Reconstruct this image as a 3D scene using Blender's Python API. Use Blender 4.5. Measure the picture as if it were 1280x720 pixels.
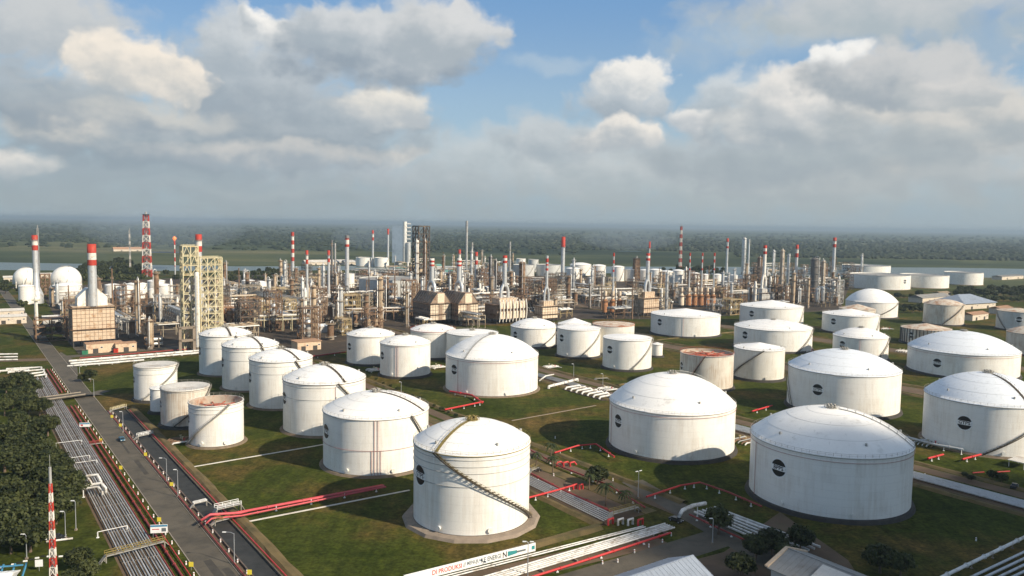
import bpy, math, random
from math import sin, cos, pi, radians, hypot, atan2, sqrt, asin, tan
from mathutils import Vector, Matrix
random.seed(7)
sc = bpy.context.scene
for _o in list(bpy.data.objects): bpy.data.objects.remove(_o)
COL = sc.collection

# ------------------------------------------------------------------ camera
FPX, PITCH, ROLL, HC = 990.0, radians(4.62), radians(0.85), 90.0
FW = Vector((0, cos(PITCH), -sin(PITCH)))
_u0 = Vector((0, sin(PITCH), cos(PITCH))); _r0 = Vector((1, 0, 0))
RT = cos(ROLL) * _r0 + sin(ROLL) * _u0
UP = -sin(ROLL) * _r0 + cos(ROLL) * _u0
cam = bpy.data.cameras.new('camera'); camo = bpy.data.objects.new('camera', cam); COL.objects.link(camo)
cam.sensor_width = 36.0; cam.lens = 36.0 * FPX / 1280.0
cam.clip_start = 1.0; cam.clip_end = 200000.0
camo.matrix_world = Matrix((( RT.x, UP.x, -FW.x, 0), (RT.y, UP.y, -FW.y, 0), (RT.z, UP.z, -FW.z, HC), (0, 0, 0, 1)))
sc.camera = camo
sc.render.resolution_x, sc.render.resolution_y = 1024, 576
sc.view_settings.view_transform = 'Standard'; sc.view_settings.look = 'None'
sc.view_settings.exposure = 0.45; sc.view_settings.gamma = 1.0; sc.view_settings.use_curve_mapping = False
sc.cycles.max_bounces = 6; sc.cycles.diffuse_bounces = 3; sc.cycles.glossy_bounces = 2
sc.cycles.transparent_max_bounces = 8; sc.cycles.volume_bounces = 0; sc.cycles.use_denoising = True
sc.cycles.caustics_reflective = False; sc.cycles.caustics_refractive = False
sc.cycles.use_adaptive_sampling = True; sc.cycles.adaptive_threshold = 0.02

# ------------------------------------------------------------------ survey helpers (plan positions in metres)
def at(px, py, z=0.0):
    d = FW * FPX + RT * (px - 640) - UP * (py - 360)
    t = (z - HC) / d.z
    return Vector((d.x * t, d.y * t, z))
def pj(p):
    v = Vector(p) - Vector((0, 0, HC)); w = v.dot(FW)
    return (640 + FPX * v.dot(RT) / w, 360 - FPX * v.dot(UP) / w)
def mpp(p): return hypot(p[0], p[1]) / FPX          # metres to one survey unit at that range
GA = Vector((-0.5807, 0.8141, 0)); GB = Vector((0.8141, 0.5807, 0)); GROT = atan2(GB.y, GB.x)
def gr(s, t, z=0.0): return Vector((GA.x * s + GB.x * t, GA.y * s + GB.y * t, z))
def st(p): return (p[0] * GA.x + p[1] * GA.y, p[0] * GB.x + p[1] * GB.y)
def hgt(px, yb, yt):
    p = at(px, yb); h = 5.0
    for _ in range(40): h += (pj((p.x, p.y, h))[1] - yt) * mpp(p) * 0.9
    return h

# ------------------------------------------------------------------ sun and sky
SUN_EL, SUN_AZ = radians(31.5), radians(-30.0)       # azimuth from +X
SUNV = Vector((cos(SUN_EL) * cos(SUN_AZ), cos(SUN_EL) * sin(SUN_AZ), sin(SUN_EL)))
sl = bpy.data.lights.new('sun', 'SUN'); sl.energy = 4.8; sl.angle = radians(0.55); sl.color = (1.0, 0.88, 0.70)
so = bpy.data.objects.new('sun', sl); COL.objects.link(so); so.location = SUNV * 3000
so.rotation_euler = SUNV.to_track_quat('Z', 'Y').to_euler()

wd = bpy.data.worlds.new('World'); sc.world = wd; wd.use_nodes = True
def build_world():
    nt = wd.node_tree; N = nt.nodes; L = nt.links; N.clear()
    out = N.new('ShaderNodeOutputWorld'); bg = N.new('ShaderNodeBackground'); L.new(bg.outputs[0], out.inputs[0])
    STR = 0.10; bg.inputs[1].default_value = STR
    tc = N.new('ShaderNodeTexCoord'); D = tc.outputs['Generated']
    sky = N.new('ShaderNodeTexSky'); sky.sky_type = 'NISHITA'; sky.sun_disc = False
    sky.sun_elevation = SUN_EL; sky.sun_rotation = radians(90) - SUN_AZ
    sky.altitude = 50; sky.air_density = 1.0; sky.dust_density = 1.2; sky.ozone_density = 1.2
    def math_(op, a, b=None, c=None, clamp=False):
        n = N.new('ShaderNodeMath'); n.operation = op; n.use_clamp = clamp
        for i, v in enumerate((a, b, c)):
            if v is None: continue
            if isinstance(v, (int, float)): n.inputs[i].default_value = v
            else: L.new(v, n.inputs[i])
        return n.outputs[0]
    def vm(op, a, b):
        n = N.new('ShaderNodeVectorMath'); n.operation = op
        for i, v in enumerate((a, b)):
            if v is None: continue
            if isinstance(v, tuple): n.inputs[i].default_value = v
            else: L.new(v, n.inputs[i])
        return n.outputs[1] if op == 'LENGTH' else n.outputs[0]
    def mr(v, a, b, c, d, mode='SMOOTHSTEP'):
        n = N.new('ShaderNodeMapRange'); n.interpolation_type = mode; n.clamp = True
        L.new(v, n.inputs[0])
        for i, x in enumerate((a, b, c, d)): n.inputs[i + 1].default_value = x
        return n.outputs[0]
    def mix(f, a, b):
        n = N.new('ShaderNodeMix'); n.data_type = 'RGBA'; n.clamp_factor = True
        if isinstance(f, (int, float)): n.inputs[0].default_value = f
        else: L.new(f, n.inputs[0])
        for i, v in ((6, a), (7, b)):
            if isinstance(v, tuple): n.inputs[i].default_value = (*v, 1)
            else: L.new(v, n.inputs[i])
        return n.outputs[2]
    def noise(vec, scale, detail, rough=0.55, col=False):
        n = N.new('ShaderNodeTexNoise'); n.inputs['Scale'].default_value = scale; n.inputs['Detail'].default_value = detail
        n.inputs['Roughness'].default_value = rough; L.new(vec, n.inputs['Vector'])
        return n.outputs['Color'] if col else n.outputs['Fac']
    sp = N.new('ShaderNodeSeparateXYZ'); L.new(D, sp.inputs[0])
    az = math_('ARCTAN2', sp.outputs[0], sp.outputs[1]); el = math_('ARCSINE', sp.outputs[2])
    cb = N.new('ShaderNodeCombineXYZ'); L.new(az, cb.inputs[0]); L.new(el, cb.inputs[1]); AE = cb.outputs[0]
    # turbulent displacement of the cloud outlines
    st_ = vm('MULTIPLY', AE, (1.0, 1.35, 1.0))
    w1 = vm('MULTIPLY', vm('SUBTRACT', noise(st_, 9.0, 3, 0.55, True), (0.5, 0.5, 0.5)), (0.11, 0.055, 0.0))
    w2 = vm('MULTIPLY', vm('SUBTRACT', noise(st_, 34.0, 5, 0.6, True), (0.5, 0.5, 0.5)), (0.024, 0.019, 0.0))
    P = vm('ADD', vm('ADD', AE, w1), w2)
    # billow: bumpy cauliflower texture
    vo = N.new('ShaderNodeTexVoronoi'); vo.feature = 'SMOOTH_F1'; vo.inputs['Scale'].default_value = 26.0
    vo.inputs['Smoothness'].default_value = 0.6; vo.inputs['Detail'].default_value = 2.5; L.new(P, vo.inputs['Vector'])
    bil = vo.outputs['Distance']
    fb = noise(vm('ADD', st_, (3.1, 1.7, 0.0)), 17.0, 6, 0.52)
    nz = math_('SUBTRACT', fb, 0.5)
    edge = math_('SUBTRACT', math_('ADD', math_('MULTIPLY', nz, 0.62), math_('MULTIPLY', math_('SUBTRACT', bil, 0.42), 0.45)), 0.02)
    # emboss from the sunward side
    fb2 = noise(vm('ADD', st_, (3.1 + 0.012, 1.7 + 0.014, 0.0)), 17.0, 4, 0.58)
    emb = math_('MULTIPLY', math_('SUBTRACT', fb, fb2), 1.6)
    lin = lambda r, g, b: tuple((((c / 255 + 0.055) / 1.055) ** 2.4) / STR / 1.366 for c in (r, g, b))
    # clear air: the Nishita sky, paled toward the horizon
    pale = mr(el, 0.02, 0.30, 0.9, 0.3)
    base = mix(pale, sky.outputs[0], lin(160, 188, 208))
    zen = mr(el, 0.08, 0.34, 0.0, 0.8)
    base = mix(zen, base, lin(106, 156, 208))
    base = mix(mr(el, 0.45, 0.9, 0.0, 1.0), base, lin(146, 155, 170))
    # scattered cloud over the rest of the sky
    g1 = noise(D, 3.2, 8, 0.6)
    gm = mr(g1, 0.5, 0.66, 0.0, 0.85)
    away = math_('MAXIMUM', mr(math_('ABSOLUTE', az, None), 0.72, 1.0, 0, 1), mr(el, 0.40, 0.55, 0, 1))
    colr = mix(math_('MULTIPLY', gm, math_('MULTIPLY', away, 0.6)), base, lin(176, 182, 190))
    W = (236, 231, 222); G1 = (205, 208, 209); G2 = (176, 185, 192); G3 = (160, 172, 181); LB = (190, 202, 212)
    blobs = [  # placed by direction; top tint, base tint, opacity, softness
        # far grey banks low over the plain
        (250, 235, 420, 40, (164, 176, 183), (152, 166, 174), .85, .5), (950, 232, 460, 44, (192, 198, 199), (174, 183, 186), .85, .5), (560, 225, 120, 16, (188, 195, 199), (166, 177, 184), .7, .4), (760, 214, 130, 18, (198, 203, 204), (172, 182, 188), .75, .4), (1010, 232, 150, 14, (194, 199, 200), (168, 178, 184), .7, .4), (1200, 222, 120, 18, (196, 199, 199), (170, 179, 185), .7, .4), (330, 240, 160, 14, (176, 186, 192), (156, 169, 178), .7, .45),
        (650, 200, 230, 46, (202, 208, 210), (178, 188, 193), .85, .45), (1130, 195, 250, 48, (198, 201, 201), (176, 184, 188), .9, .4),
        (900, 196, 150, 40, (186, 194, 198), (168, 178, 185), .85, .4), (130, 205, 210, 24, (164, 176, 184), (156, 170, 179), .8, .5),
        (12, 204, 60, 17, (230, 227, 221), (176, 186, 193), .9, .3), (487, 198, 40, 15, (228, 223, 214), (184, 193, 199), .9, .3), (420, 215, 120, 16, (182, 190, 196), (170, 180, 187), .7, .5),
        # thin upper veil
        (960, 48, 130, 32, (186, 202, 214), (170, 190, 208), .75, .5), (1100, 10, 230, 48, (202, 205, 206), (176, 187, 193), .95, .35), (1240, 62, 70, 24, (172, 188, 200), (166, 184, 199), .6, .5), (690, 80, 60, 12, (184, 201, 215), (176, 196, 213), .6, .5),
        # left group: grey shelf with sunlit rims
        (210, 168, 215, 40, (190, 196, 199), (150, 164, 174), .96, .30), (395, 150, 165, 60, (184, 192, 198), (154, 167, 177), .96, .32), (70, 158, 60, 26, (226, 220, 210), (158, 170, 179), .9, .3), (330, 192, 150, 15, (208, 207, 204), (168, 178, 186), .8, .4),
        (310, 95, 135, 60, (188, 196, 202), (160, 172, 182), .97, .30), (478, 134, 66, 38, (238, 233, 223), (186, 193, 198), .97, .22), (335, 34, 40, 22, (250, 247, 241), (212, 215, 216), .97, .18), (290, 50, 60, 36, (206, 211, 214), (170, 181, 190), .95, .3),
        (50, 26, 112, 54, (204, 207, 208), (176, 185, 192), .97, .28), (30, 112, 95, 36, (176, 186, 194), (146, 160, 171), .95, .32), (158, 88, 92, 46, (248, 238, 224), (190, 194, 195), .98, .20), (90, 130, 80, 22, (176, 185, 191), (156, 168, 178), .9, .35), (190, 148, 120, 18, (206, 206, 202), (158, 170, 180), .85, .4),
        (470, 52, 160, 66, (208, 212, 214), (152, 165, 177), .985, .22), (560, 34, 80, 52, (218, 219, 219), (172, 182, 190), .98, .20), (430, 30, 70, 40, (212, 215, 217), (170, 181, 190), .97, .25),
        # middle heap
        (690, 175, 90, 38, (200, 206, 209), (170, 181, 189), .9, .35), (770, 128, 80, 34, (196, 203, 208), (164, 176, 186), .97, .25), (790, 98, 58, 40, (244, 241, 235), (186, 195, 202), .98, .18), (772, 170, 70, 28, (242, 236, 227), (180, 188, 194), .96, .22),
        # right bank
        (1000, 150, 150, 60, (214, 215, 213), (166, 177, 186), .98, .26), (905, 115, 48, 28, (210, 216, 219), (176, 187, 195), .92, .28), (868, 146, 32, 18, (234, 232, 228), (186, 193, 199), .9, .25), (985, 125, 60, 40, (238, 234, 228), (190, 196, 200), .96, .22),
        (1210, 145, 140, 56, (218, 215, 209), (172, 180, 185), .97, .28), (1044, 80, 40, 26, (250, 248, 243), (206, 210, 212), .96, .16), (1120, 96, 120, 42, (206, 207, 207), (164, 174, 182), .98, .22), (1190, 110, 60, 26, (214, 213, 211), (180, 187, 191), .95, .25), (1110, 216, 28, 16, (206, 203, 198), (182, 189, 192), .8, .4),
        (1000, 205, 190, 20, (174, 184, 189), (164, 175, 182), .8, .5), (1130, 172, 150, 18, (180, 188, 192), (168, 178, 184), .7, .5),
    ]
    for (px, py, rx, ry, ct, cbm, op, soft) in blobs:
        d = FW * FPX + RT * (px - 640) - UP * (py - 360); d.normalize()
        a0, e0 = atan2(d.x, d.y), asin(d.z)
        q = vm('MULTIPLY', vm('SUBTRACT', P, (a0, e0, 0.0)), (FPX / rx, FPX / ry, 0.0))
        m = math_('ADD', vm('LENGTH', q, None), edge)
        al = mr(m, 1.0 + soft, 1.0 - soft, 0.0, op)
        sq = N.new('ShaderNodeSeparateXYZ'); L.new(q, sq.inputs[0])
        t = math_('ADD', math_('ADD', sq.outputs[1], math_('MULTIPLY', sq.outputs[0], 0.25)), math_('ADD', emb, math_('MULTIPLY', nz, 0.95)))
        tone = mr(t, -0.85, 0.75, 0.0, 1.0)
        colr = mix(al, colr, mix(tone, lin(*cbm), lin(*ct)))
    hz = mr(el, 0.0, 0.07, 0.7, 0.0)
    colr = mix(hz, colr, lin(168, 178, 181))
    below = mr(el, -0.03, 0.0, 1.0, 0.0)
    colr = mix(below, colr, lin(110, 120, 118))
    L.new(colr, bg.inputs[0])
build_world()
wd.cycles.sampling_method = 'MANUAL'; wd.cycles.sample_map_resolution = 512

# ------------------------------------------------------------------ materials
MATS = {}
def nodes_of(m):
    m.use_nodes = True; nt = m.node_tree; return nt, nt.nodes, nt.links, nt.nodes['Principled BSDF']
def mat(name, base, rough=0.7, metal=0.0, var=0.18, scale=0.6, tint=None, tfac=0.5, tscale=0.25, stretch=(1, 1, 1), spec=0.3, bump=0.0, world=False):
    """paint / metal with an uneven tone; tint = second colour in patches (rust, dirt)"""
    m = bpy.data.materials.new(name); nt, N, L, B = nodes_of(m)
    B.inputs['Roughness'].default_value = rough; B.inputs['Metallic'].default_value = metal
    B.inputs['Specular IOR Level'].default_value = spec
    if world:
        g = N.new('ShaderNodeNewGeometry'); V = g.outputs['Position']
    else:
        tc = N.new('ShaderNodeTexCoord'); V = tc.outputs['Object']
    mp = N.new('ShaderNodeMapping'); mp.inputs['Scale'].default_value = stretch; L.new(V, mp.inputs[0])
    oi = N.new('ShaderNodeObjectInfo'); ad = N.new('ShaderNodeVectorMath'); ad.operation = 'MULTIPLY_ADD'
    cbx = N.new('ShaderNodeCombineXYZ'); L.new(oi.outputs['Random'], cbx.inputs[0]); L.new(oi.outputs['Random'], cbx.inputs[1])
    L.new(cbx.outputs[0], ad.inputs[0]); ad.inputs[1].default_value = (37, 53, 0) if not world else (0, 0, 0); L.new(mp.outputs[0], ad.inputs[2])
    n = N.new('ShaderNodeTexNoise'); n.inputs['Scale'].default_value = scale; n.inputs['Detail'].default_value = 6; n.inputs['Roughness'].default_value = .62
    L.new(ad.outputs[0], n.inputs['Vector'])
    r = N.new('ShaderNodeMapRange'); r.inputs[1].default_value = .3; r.inputs[2].default_value = .7
    r.inputs[3].default_value = 1 - var; r.inputs[4].default_value = 1 + var; L.new(n.outputs[0], r.inputs[0])
    col = N.new('ShaderNodeRGB'); col.outputs[0].default_value = (*base, 1); C = col.outputs[0]
    if tint:
        n2 = N.new('ShaderNodeTexNoise'); n2.inputs['Scale'].default_value = tscale; n2.inputs['Detail'].default_value = 7; n2.inputs['Roughness'].default_value = .65
        L.new(ad.outputs[0], n2.inputs['Vector'])
        r2 = N.new('ShaderNodeMapRange'); r2.inputs[1].default_value = .62 - .25 * tfac; r2.inputs[2].default_value = .72 - .12 * tfac; L.new(n2.outputs[0], r2.inputs[0])
        mx = N.new('ShaderNodeMix'); mx.data_type = 'RGBA'; L.new(r2.outputs[0], mx.inputs[0]); L.new(C, mx.inputs[6]); mx.inputs[7].default_value = (*tint, 1)
        C = mx.outputs[2]
    sc_ = N.new('ShaderNodeVectorMath'); sc_.operation = 'SCALE'; L.new(C, sc_.inputs[0]); L.new(r.outputs[0], sc_.inputs['Scale'])
    L.new(sc_.outputs[0], B.inputs['Base Color'])
    if bump:
        b = N.new('ShaderNodeBump'); b.inputs['Strength'].default_value = bump; b.inputs['Distance'].default_value = .1
        L.new(n.outputs[0], b.inputs['Height']); L.new(b.outputs[0], B.inputs['Normal'])
    MATS[name] = m; return m

def tank_paint(name, base, dirt, dfac=0.3, rough=0.45, seams=True):
    m = bpy.data.materials.new(name); nt, N, L, B = nodes_of(m); B.inputs['Roughness'].default_value = rough
    B.inputs['Specular IOR Level'].default_value = .35
    tc = N.new('ShaderNodeTexCoord'); sp = N.new('ShaderNodeSeparateXYZ'); L.new(tc.outputs['Object'], sp.inputs[0])
    oi = N.new('ShaderNodeObjectInfo')
    def mth(op, a, b=None):
        n = N.new('ShaderNodeMath'); n.operation = op
        for i, v in enumerate((a, b)):
            if v is None: continue
            if isinstance(v, (int, float)): n.inputs[i].default_value = v
            else: L.new(v, n.inputs[i])
        return n.outputs[0]
    ang = mth('ARCTAN2', sp.outputs[1], sp.outputs[0])
    # vertical streaks: fast around, slow in height
    cb = N.new('ShaderNodeCombineXYZ'); L.new(mth('MULTIPLY', ang, 26.0), cb.inputs[0]); L.new(mth('MULTIPLY', sp.outputs[2], 0.10), cb.inputs[1]); L.new(mth('MULTIPLY', oi.outputs['Random'], 50.0), cb.inputs[2])
    n = N.new('ShaderNodeTexNoise'); n.inputs['Scale'].default_value = 1.0; n.inputs['Detail'].default_value = 5; L.new(cb.outputs[0], n.inputs['Vector'])
    n2 = N.new('ShaderNodeTexNoise'); n2.inputs['Scale'].default_value = .14; n2.inputs['Detail'].default_value = 6; L.new(tc.outputs['Object'], n2.inputs['Vector'])
    f = mth('MULTIPLY', n.outputs[0], n2.outputs[0])
    mr = N.new('ShaderNodeMapRange'); mr.inputs[1].default_value = .2; mr.inputs[2].default_value = .46; mr.inputs[3].default_value = 0; mr.inputs[4].default_value = dfac; L.new(f, mr.inputs[0])
    mx = N.new('ShaderNodeMix'); mx.data_type = 'RGBA'; L.new(mr.outputs[0], mx.inputs[0]); mx.inputs[6].default_value = (*base, 1); mx.inputs[7].default_value = (*dirt, 1)
    C = mx.outputs[2]
    if seams:
        fr = mth('FRACT', mth('MULTIPLY', sp.outputs[2], 1 / 2.44)); s1 = mth('LESS_THAN', fr, .045)
        row = mth('FLOOR', mth('MULTIPLY', sp.outputs[2], 1 / 2.44))
        fa = mth('FRACT', mth('ADD', mth('MULTIPLY', ang, 3.2), mth('MULTIPLY', row, .37))); s2 = mth('LESS_THAN', fa, .018)
        sv = mth('SUBTRACT', 1.0, mth('MAXIMUM', mth('MULTIPLY', s1, .11), mth('MULTIPLY', s2, .05)))
        # each plate row a shade different
        wn = N.new('ShaderNodeTexWhiteNoise'); wn.noise_dimensions = '2D'
        cb2 = N.new('ShaderNodeCombineXYZ'); L.new(row, cb2.inputs[0]); L.new(mth('FLOOR', mth('ADD', mth('MULTIPLY', ang, 3.2), mth('MULTIPLY', row, .37))), cb2.inputs[1]); L.new(cb2.outputs[0], wn.inputs['Vector'])
        sv = mth('MULTIPLY', sv, mth('ADD', mth('MULTIPLY', wn.outputs[0], .03), .975))
        k = N.new('ShaderNodeVectorMath'); k.operation = 'SCALE'; L.new(C, k.inputs[0]); L.new(sv, k.inputs['Scale']); C = k.outputs[0]
    L.new(C, B.inputs['Base Color']); MATS[name] = m; return m

tank_paint('tank_white', (.84, .815, .755), (.50, .42, .32), .42)
tank_paint('tank_cream', (.74, .71, .64), (.45, .38, .28), .45)
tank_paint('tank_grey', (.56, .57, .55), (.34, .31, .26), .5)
tank_paint('tank_rusty', (.68, .63, .54), (.34, .20, .10), .75)
mat('roof_white', (.86, .84, .80), .5, var=.05, scale=.12, tint=(.66, .64, .60), tfac=.12, tscale=.18)
mat('roof_bluish', (.74, .77, .80), .5, var=.06, scale=.5, tint=(.60, .63, .66), tfac=.35, tscale=.5)
mat('roof_rust', (.62, .55, .45), .8, var=.15, scale=.2, tint=(.32, .15, .07), tfac=.65, tscale=.2)
mat('rust_inside', (.44, .37, .30), .9, var=.25, scale=.3, tint=(.26, .12, .07), tfac=.5, tscale=.3)
mat('rust_red', (.42, .10, .06), .8, var=.2)
mat('asphalt_patch', (.060, .053, .043), .8, var=.25, scale=.4, world=True)
mat('concrete', (.25, .20, .155), .9, var=.18, scale=.4, tint=(.22, .18, .14), tfac=.5)
mat('ring_earth', (.17, .13, .09), .95, var=.25, scale=.5)
mat('bund_dark', (.05, .045, .04), .9, var=.2)
mat('emblem_black', (.012, .012, .012), .5, var=.1)
mat('paint_white', (.80, .80, .78), .5, var=.06)
mat('line_red', (.42, .20, .18), .6, var=.15)
mat('pipe_red', (.50, .04, .04), .45, var=.12, scale=1.2)
mat('pipe_dark_red', (.27, .045, .04), .55, var=.2, scale=1.0)
mat('pipe_pink', (.52, .085, .10), .5, var=.15, scale=.5, tint=(.34, .10, .09), tfac=.3, tscale=.4)
mat('stair_dark', (.075, .06, .042), .7, var=.2)
mat('stair_grey', (.34, .32, .28), .7, var=.2)
mat('stair_yellow', (.26, .20, .06), .6, var=.2, tint=(.12, .09, .04), tfac=.5, tscale=.6)
mat('rail_grey', (.42, .41, .38), .6, metal=.2, var=.15)
mat('galv', (.46, .48, .50), .42, metal=.55, var=.15, scale=.8)
mat('pipe_grey', (.34, .345, .34), .5, metal=.1, var=.2, scale=.25, tint=(.20, .19, .17), tfac=.4, tscale=.2)
mat('pipe_white', (.66, .65, .62), .5, var=.15, scale=.5, tint=(.36, .31, .25), tfac=.45, tscale=.35)
mat('pipe_steel', (.50, .51, .51), .45, metal=.12, var=.15, scale=.3, tint=(.30, .28, .25), tfac=.35, tscale=.3)
mat('stack_silver', (.58, .59, .59), .42, metal=.45, var=.10, scale=.3, tint=(.40, .36, .30), tfac=.25, tscale=.2)
mat('stack_dark', (.16, .16, .16), .6, metal=.2, var=.2, tint=(.30, .20, .12), tfac=.3)
mat('band_red', (.42, .045, .03), .6, var=.15, tint=(.30, .10, .05), tfac=.3, tscale=.4)
mat('band_white', (.66, .62, .56), .6, var=.1, tint=(.45, .38, .30), tfac=.25, tscale=.4)
mat('cream_panel', (.60, .47, .34), .75, var=.12, scale=.3, tint=(.40, .24, .13), tfac=.4, tscale=.25)
mat('brown_panel', (.32, .235, .17), .8, var=.2, scale=.3, tint=(.16, .08, .05), tfac=.5, tscale=.3)
mat('pale_panel', (.70, .58, .44), .7, var=.1, scale=.3, tint=(.45, .30, .18), tfac=.3, tscale=.3)
mat('grey_panel', (.48, .47, .45), .7, var=.12, scale=.3, tint=(.30, .27, .22), tfac=.4, tscale=.3)
mat('steel_rust', (.17, .105, .065), .8, var=.3, scale=.25, tint=(.32, .20, .12), tfac=.5, tscale=.2)
mat('steel_ochre', (.40, .31, .16), .7, var=.2, scale=.3, tint=(.24, .15, .08), tfac=.5, tscale=.25)
mat('steel_beige', (.36, .31, .23), .75, var=.25, scale=.25, tint=(.26, .16, .09), tfac=.5, tscale=.2)
mat('steel_dark', (.07, .065, .06), .7, var=.3, scale=.3, tint=(.2, .13, .08), tfac=.4, tscale=.2)
mat('steel_grey', (.36, .36, .35), .65, metal=.2, var=.2, scale=.3, tint=(.25, .2, .15), tfac=.4, tscale=.2)
mat('steel_yellow', (.58, .52, .34), .65, var=.15, scale=.3, tint=(.40, .28, .12), tfac=.35, tscale=.3)
mat('orange_rust', (.40, .19, .09), .8, var=.25, scale=.4, tint=(.22, .11, .06), tfac=.5, tscale=.3)
mat('insul_beige', (.46, .36, .25), .65, var=.15, scale=.3, tint=(.34, .22, .12), tfac=.4, tscale=.25)
mat('insul_silver', (.60, .60, .58), .4, metal=.4, var=.12, scale=.3, tint=(.34, .28, .22), tfac=.35, tscale=.25)
mat('insul_white', (.76, .73, .67), .55, var=.1, scale=.3, tint=(.42, .34, .25), tfac=.3, tscale=.3)
mat('insul_dark', (.13, .12, .11), .6, var=.25, scale=.3)
mat('asphalt', (.105, .090, .068), .85, var=.20, scale=.05, tint=(.072, .064, .050), tfac=.6, tscale=.16, bump=.1, world=True, stretch=(1, 1, 1))
mat('paving', (.050, .037, .026), .9, var=.25, scale=.03, tint=(.11, .08, .05), tfac=.35, tscale=.06, world=True)
mat('path_brown', (.125, .085, .055), .95, var=.25, scale=.1, tint=(.11, .085, .05), tfac=.5, tscale=.15, world=True)
mat('verge_dry', (.135, .098, .042), .95, var=.3, scale=.15, tint=(.065, .062, .024), tfac=.5, tscale=.12, world=True)
mat('kerb', (.30, .26, .21), .9, var=.2)
mat('channel_floor', (.035, .035, .032), .7, var=.35, scale=.3, world=True)
mat('channel_side', (.13, .10, .08), .9, var=.25)
mat('building_wall', (.60, .52, .42), .85, var=.1, tint=(.40, .33, .26), tfac=.3)
mat('building_pink', (.62, .47, .33), .85, var=.12, tint=(.45, .28, .18), tfac=.3)
mat('roof_blue', (.30, .34, .40), .5, metal=.15, var=.08, scale=.5, tint=(.22, .24, .27), tfac=.3, tscale=.15)
mat('roof_grey', (.30, .29, .27), .65, var=.12, scale=.4, tint=(.20, .18, .16), tfac=.4, tscale=.2)
mat('roof_pale', (.60, .57, .52), .6, var=.12, scale=.4, tint=(.36, .30, .24), tfac=.35, tscale=.2)
mat('roof_tan', (.36, .28, .19), .8, var=.2, scale=.2, tint=(.24, .17, .11), tfac=.4, tscale=.1)
mat('roof_teal', (.14, .30, .26), .6, var=.12, scale=.4)
mat('roof_orange', (.40, .24, .15), .8, var=.2, scale=.4)
mat('glass_dark', (.02, .025, .03), .15, var=.05, spec=.5)
mat('door_dark', (.06, .055, .05), .6)
mat('blue_paint', (.06, .22, .36), .5, var=.1)
mat('yellow_sign', (.72, .60, .06), .5, var=.05)
mat('green_paint', (.05, .22, .12), .6)
mat('red_box', (.5, .05, .03), .6)
mat('rubber', (.02, .02, .02), .8)
mat('car_blue', (.03, .10, .16), .3, spec=.5, var=.03)
mat('car_dark', (.03, .032, .035), .3, spec=.5, var=.03)
mat('letter_red', (.50, .07, .06), .6, var=.03)
mat('letter_grey', (.12, .14, .15), .6, var=.03)
mat('letter_teal', (.04, .25, .26), .6, var=.03)
mat('bark', (.14, .10, .07), .9, var=.2)
mat('glass_tower', (.20, .26, .33), .5, var=.15, tint=(.13, .17, .22), tfac=.4, tscale=.1)

def leaf(name, c1, c2, sc_=0.25):
    m = bpy.data.materials.new(name); nt, N, L, B = nodes_of(m); B.inputs['Roughness'].default_value = .6
    B.inputs['Specular IOR Level'].default_value = .2
    g = N.new('ShaderNodeNewGeometry'); n = N.new('ShaderNodeTexNoise'); n.inputs['Scale'].default_value = sc_; n.inputs['Detail'].default_value = 5
    L.new(g.outputs['Position'], n.inputs['Vector'])
    ri = N.new('ShaderNodeMath'); ri.operation = 'ADD'; L.new(n.outputs[0], ri.inputs[0])
    r0 = N.new('ShaderNodeMapRange'); L.new(g.outputs['Random Per Island'], r0.inputs[0]); r0.inputs[3].default_value = -.16; r0.inputs[4].default_value = .16; L.new(r0.outputs[0], ri.inputs[1])
    rp = N.new('ShaderNodeValToRGB'); rp.color_ramp.elements[0].position = .32; rp.color_ramp.elements[1].position = .68
    rp.color_ramp.elements[0].color = (*c1, 1); rp.color_ramp.elements[1].color = (*c2, 1); L.new(ri.outputs[0], rp.inputs[0])
    L.new(rp.outputs[0], B.inputs['Base Color'])
    tr = N.new('ShaderNodeBsdfTranslucent'); L.new(rp.outputs[0], tr.inputs[0])
    ms = N.new('ShaderNodeMixShader'); ms.inputs[0].default_value = .25; L.new(B.outputs[0], ms.inputs[1]); L.new(tr.outputs[0], ms.inputs[2])
    L.new(ms.outputs[0], N['Material Output'].inputs[0]); MATS[name] = m
leaf('leaf_dark', (.014, .022, .008), (.075, .085, .028))
leaf('leaf_mid', (.030, .042, .014), (.090, .100, .034))
leaf('leaf_far', (.022, .032, .018), (.055, .070, .036), .02)
leaf('leaf_palm', (.030, .045, .018), (.080, .095, .035))

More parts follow.
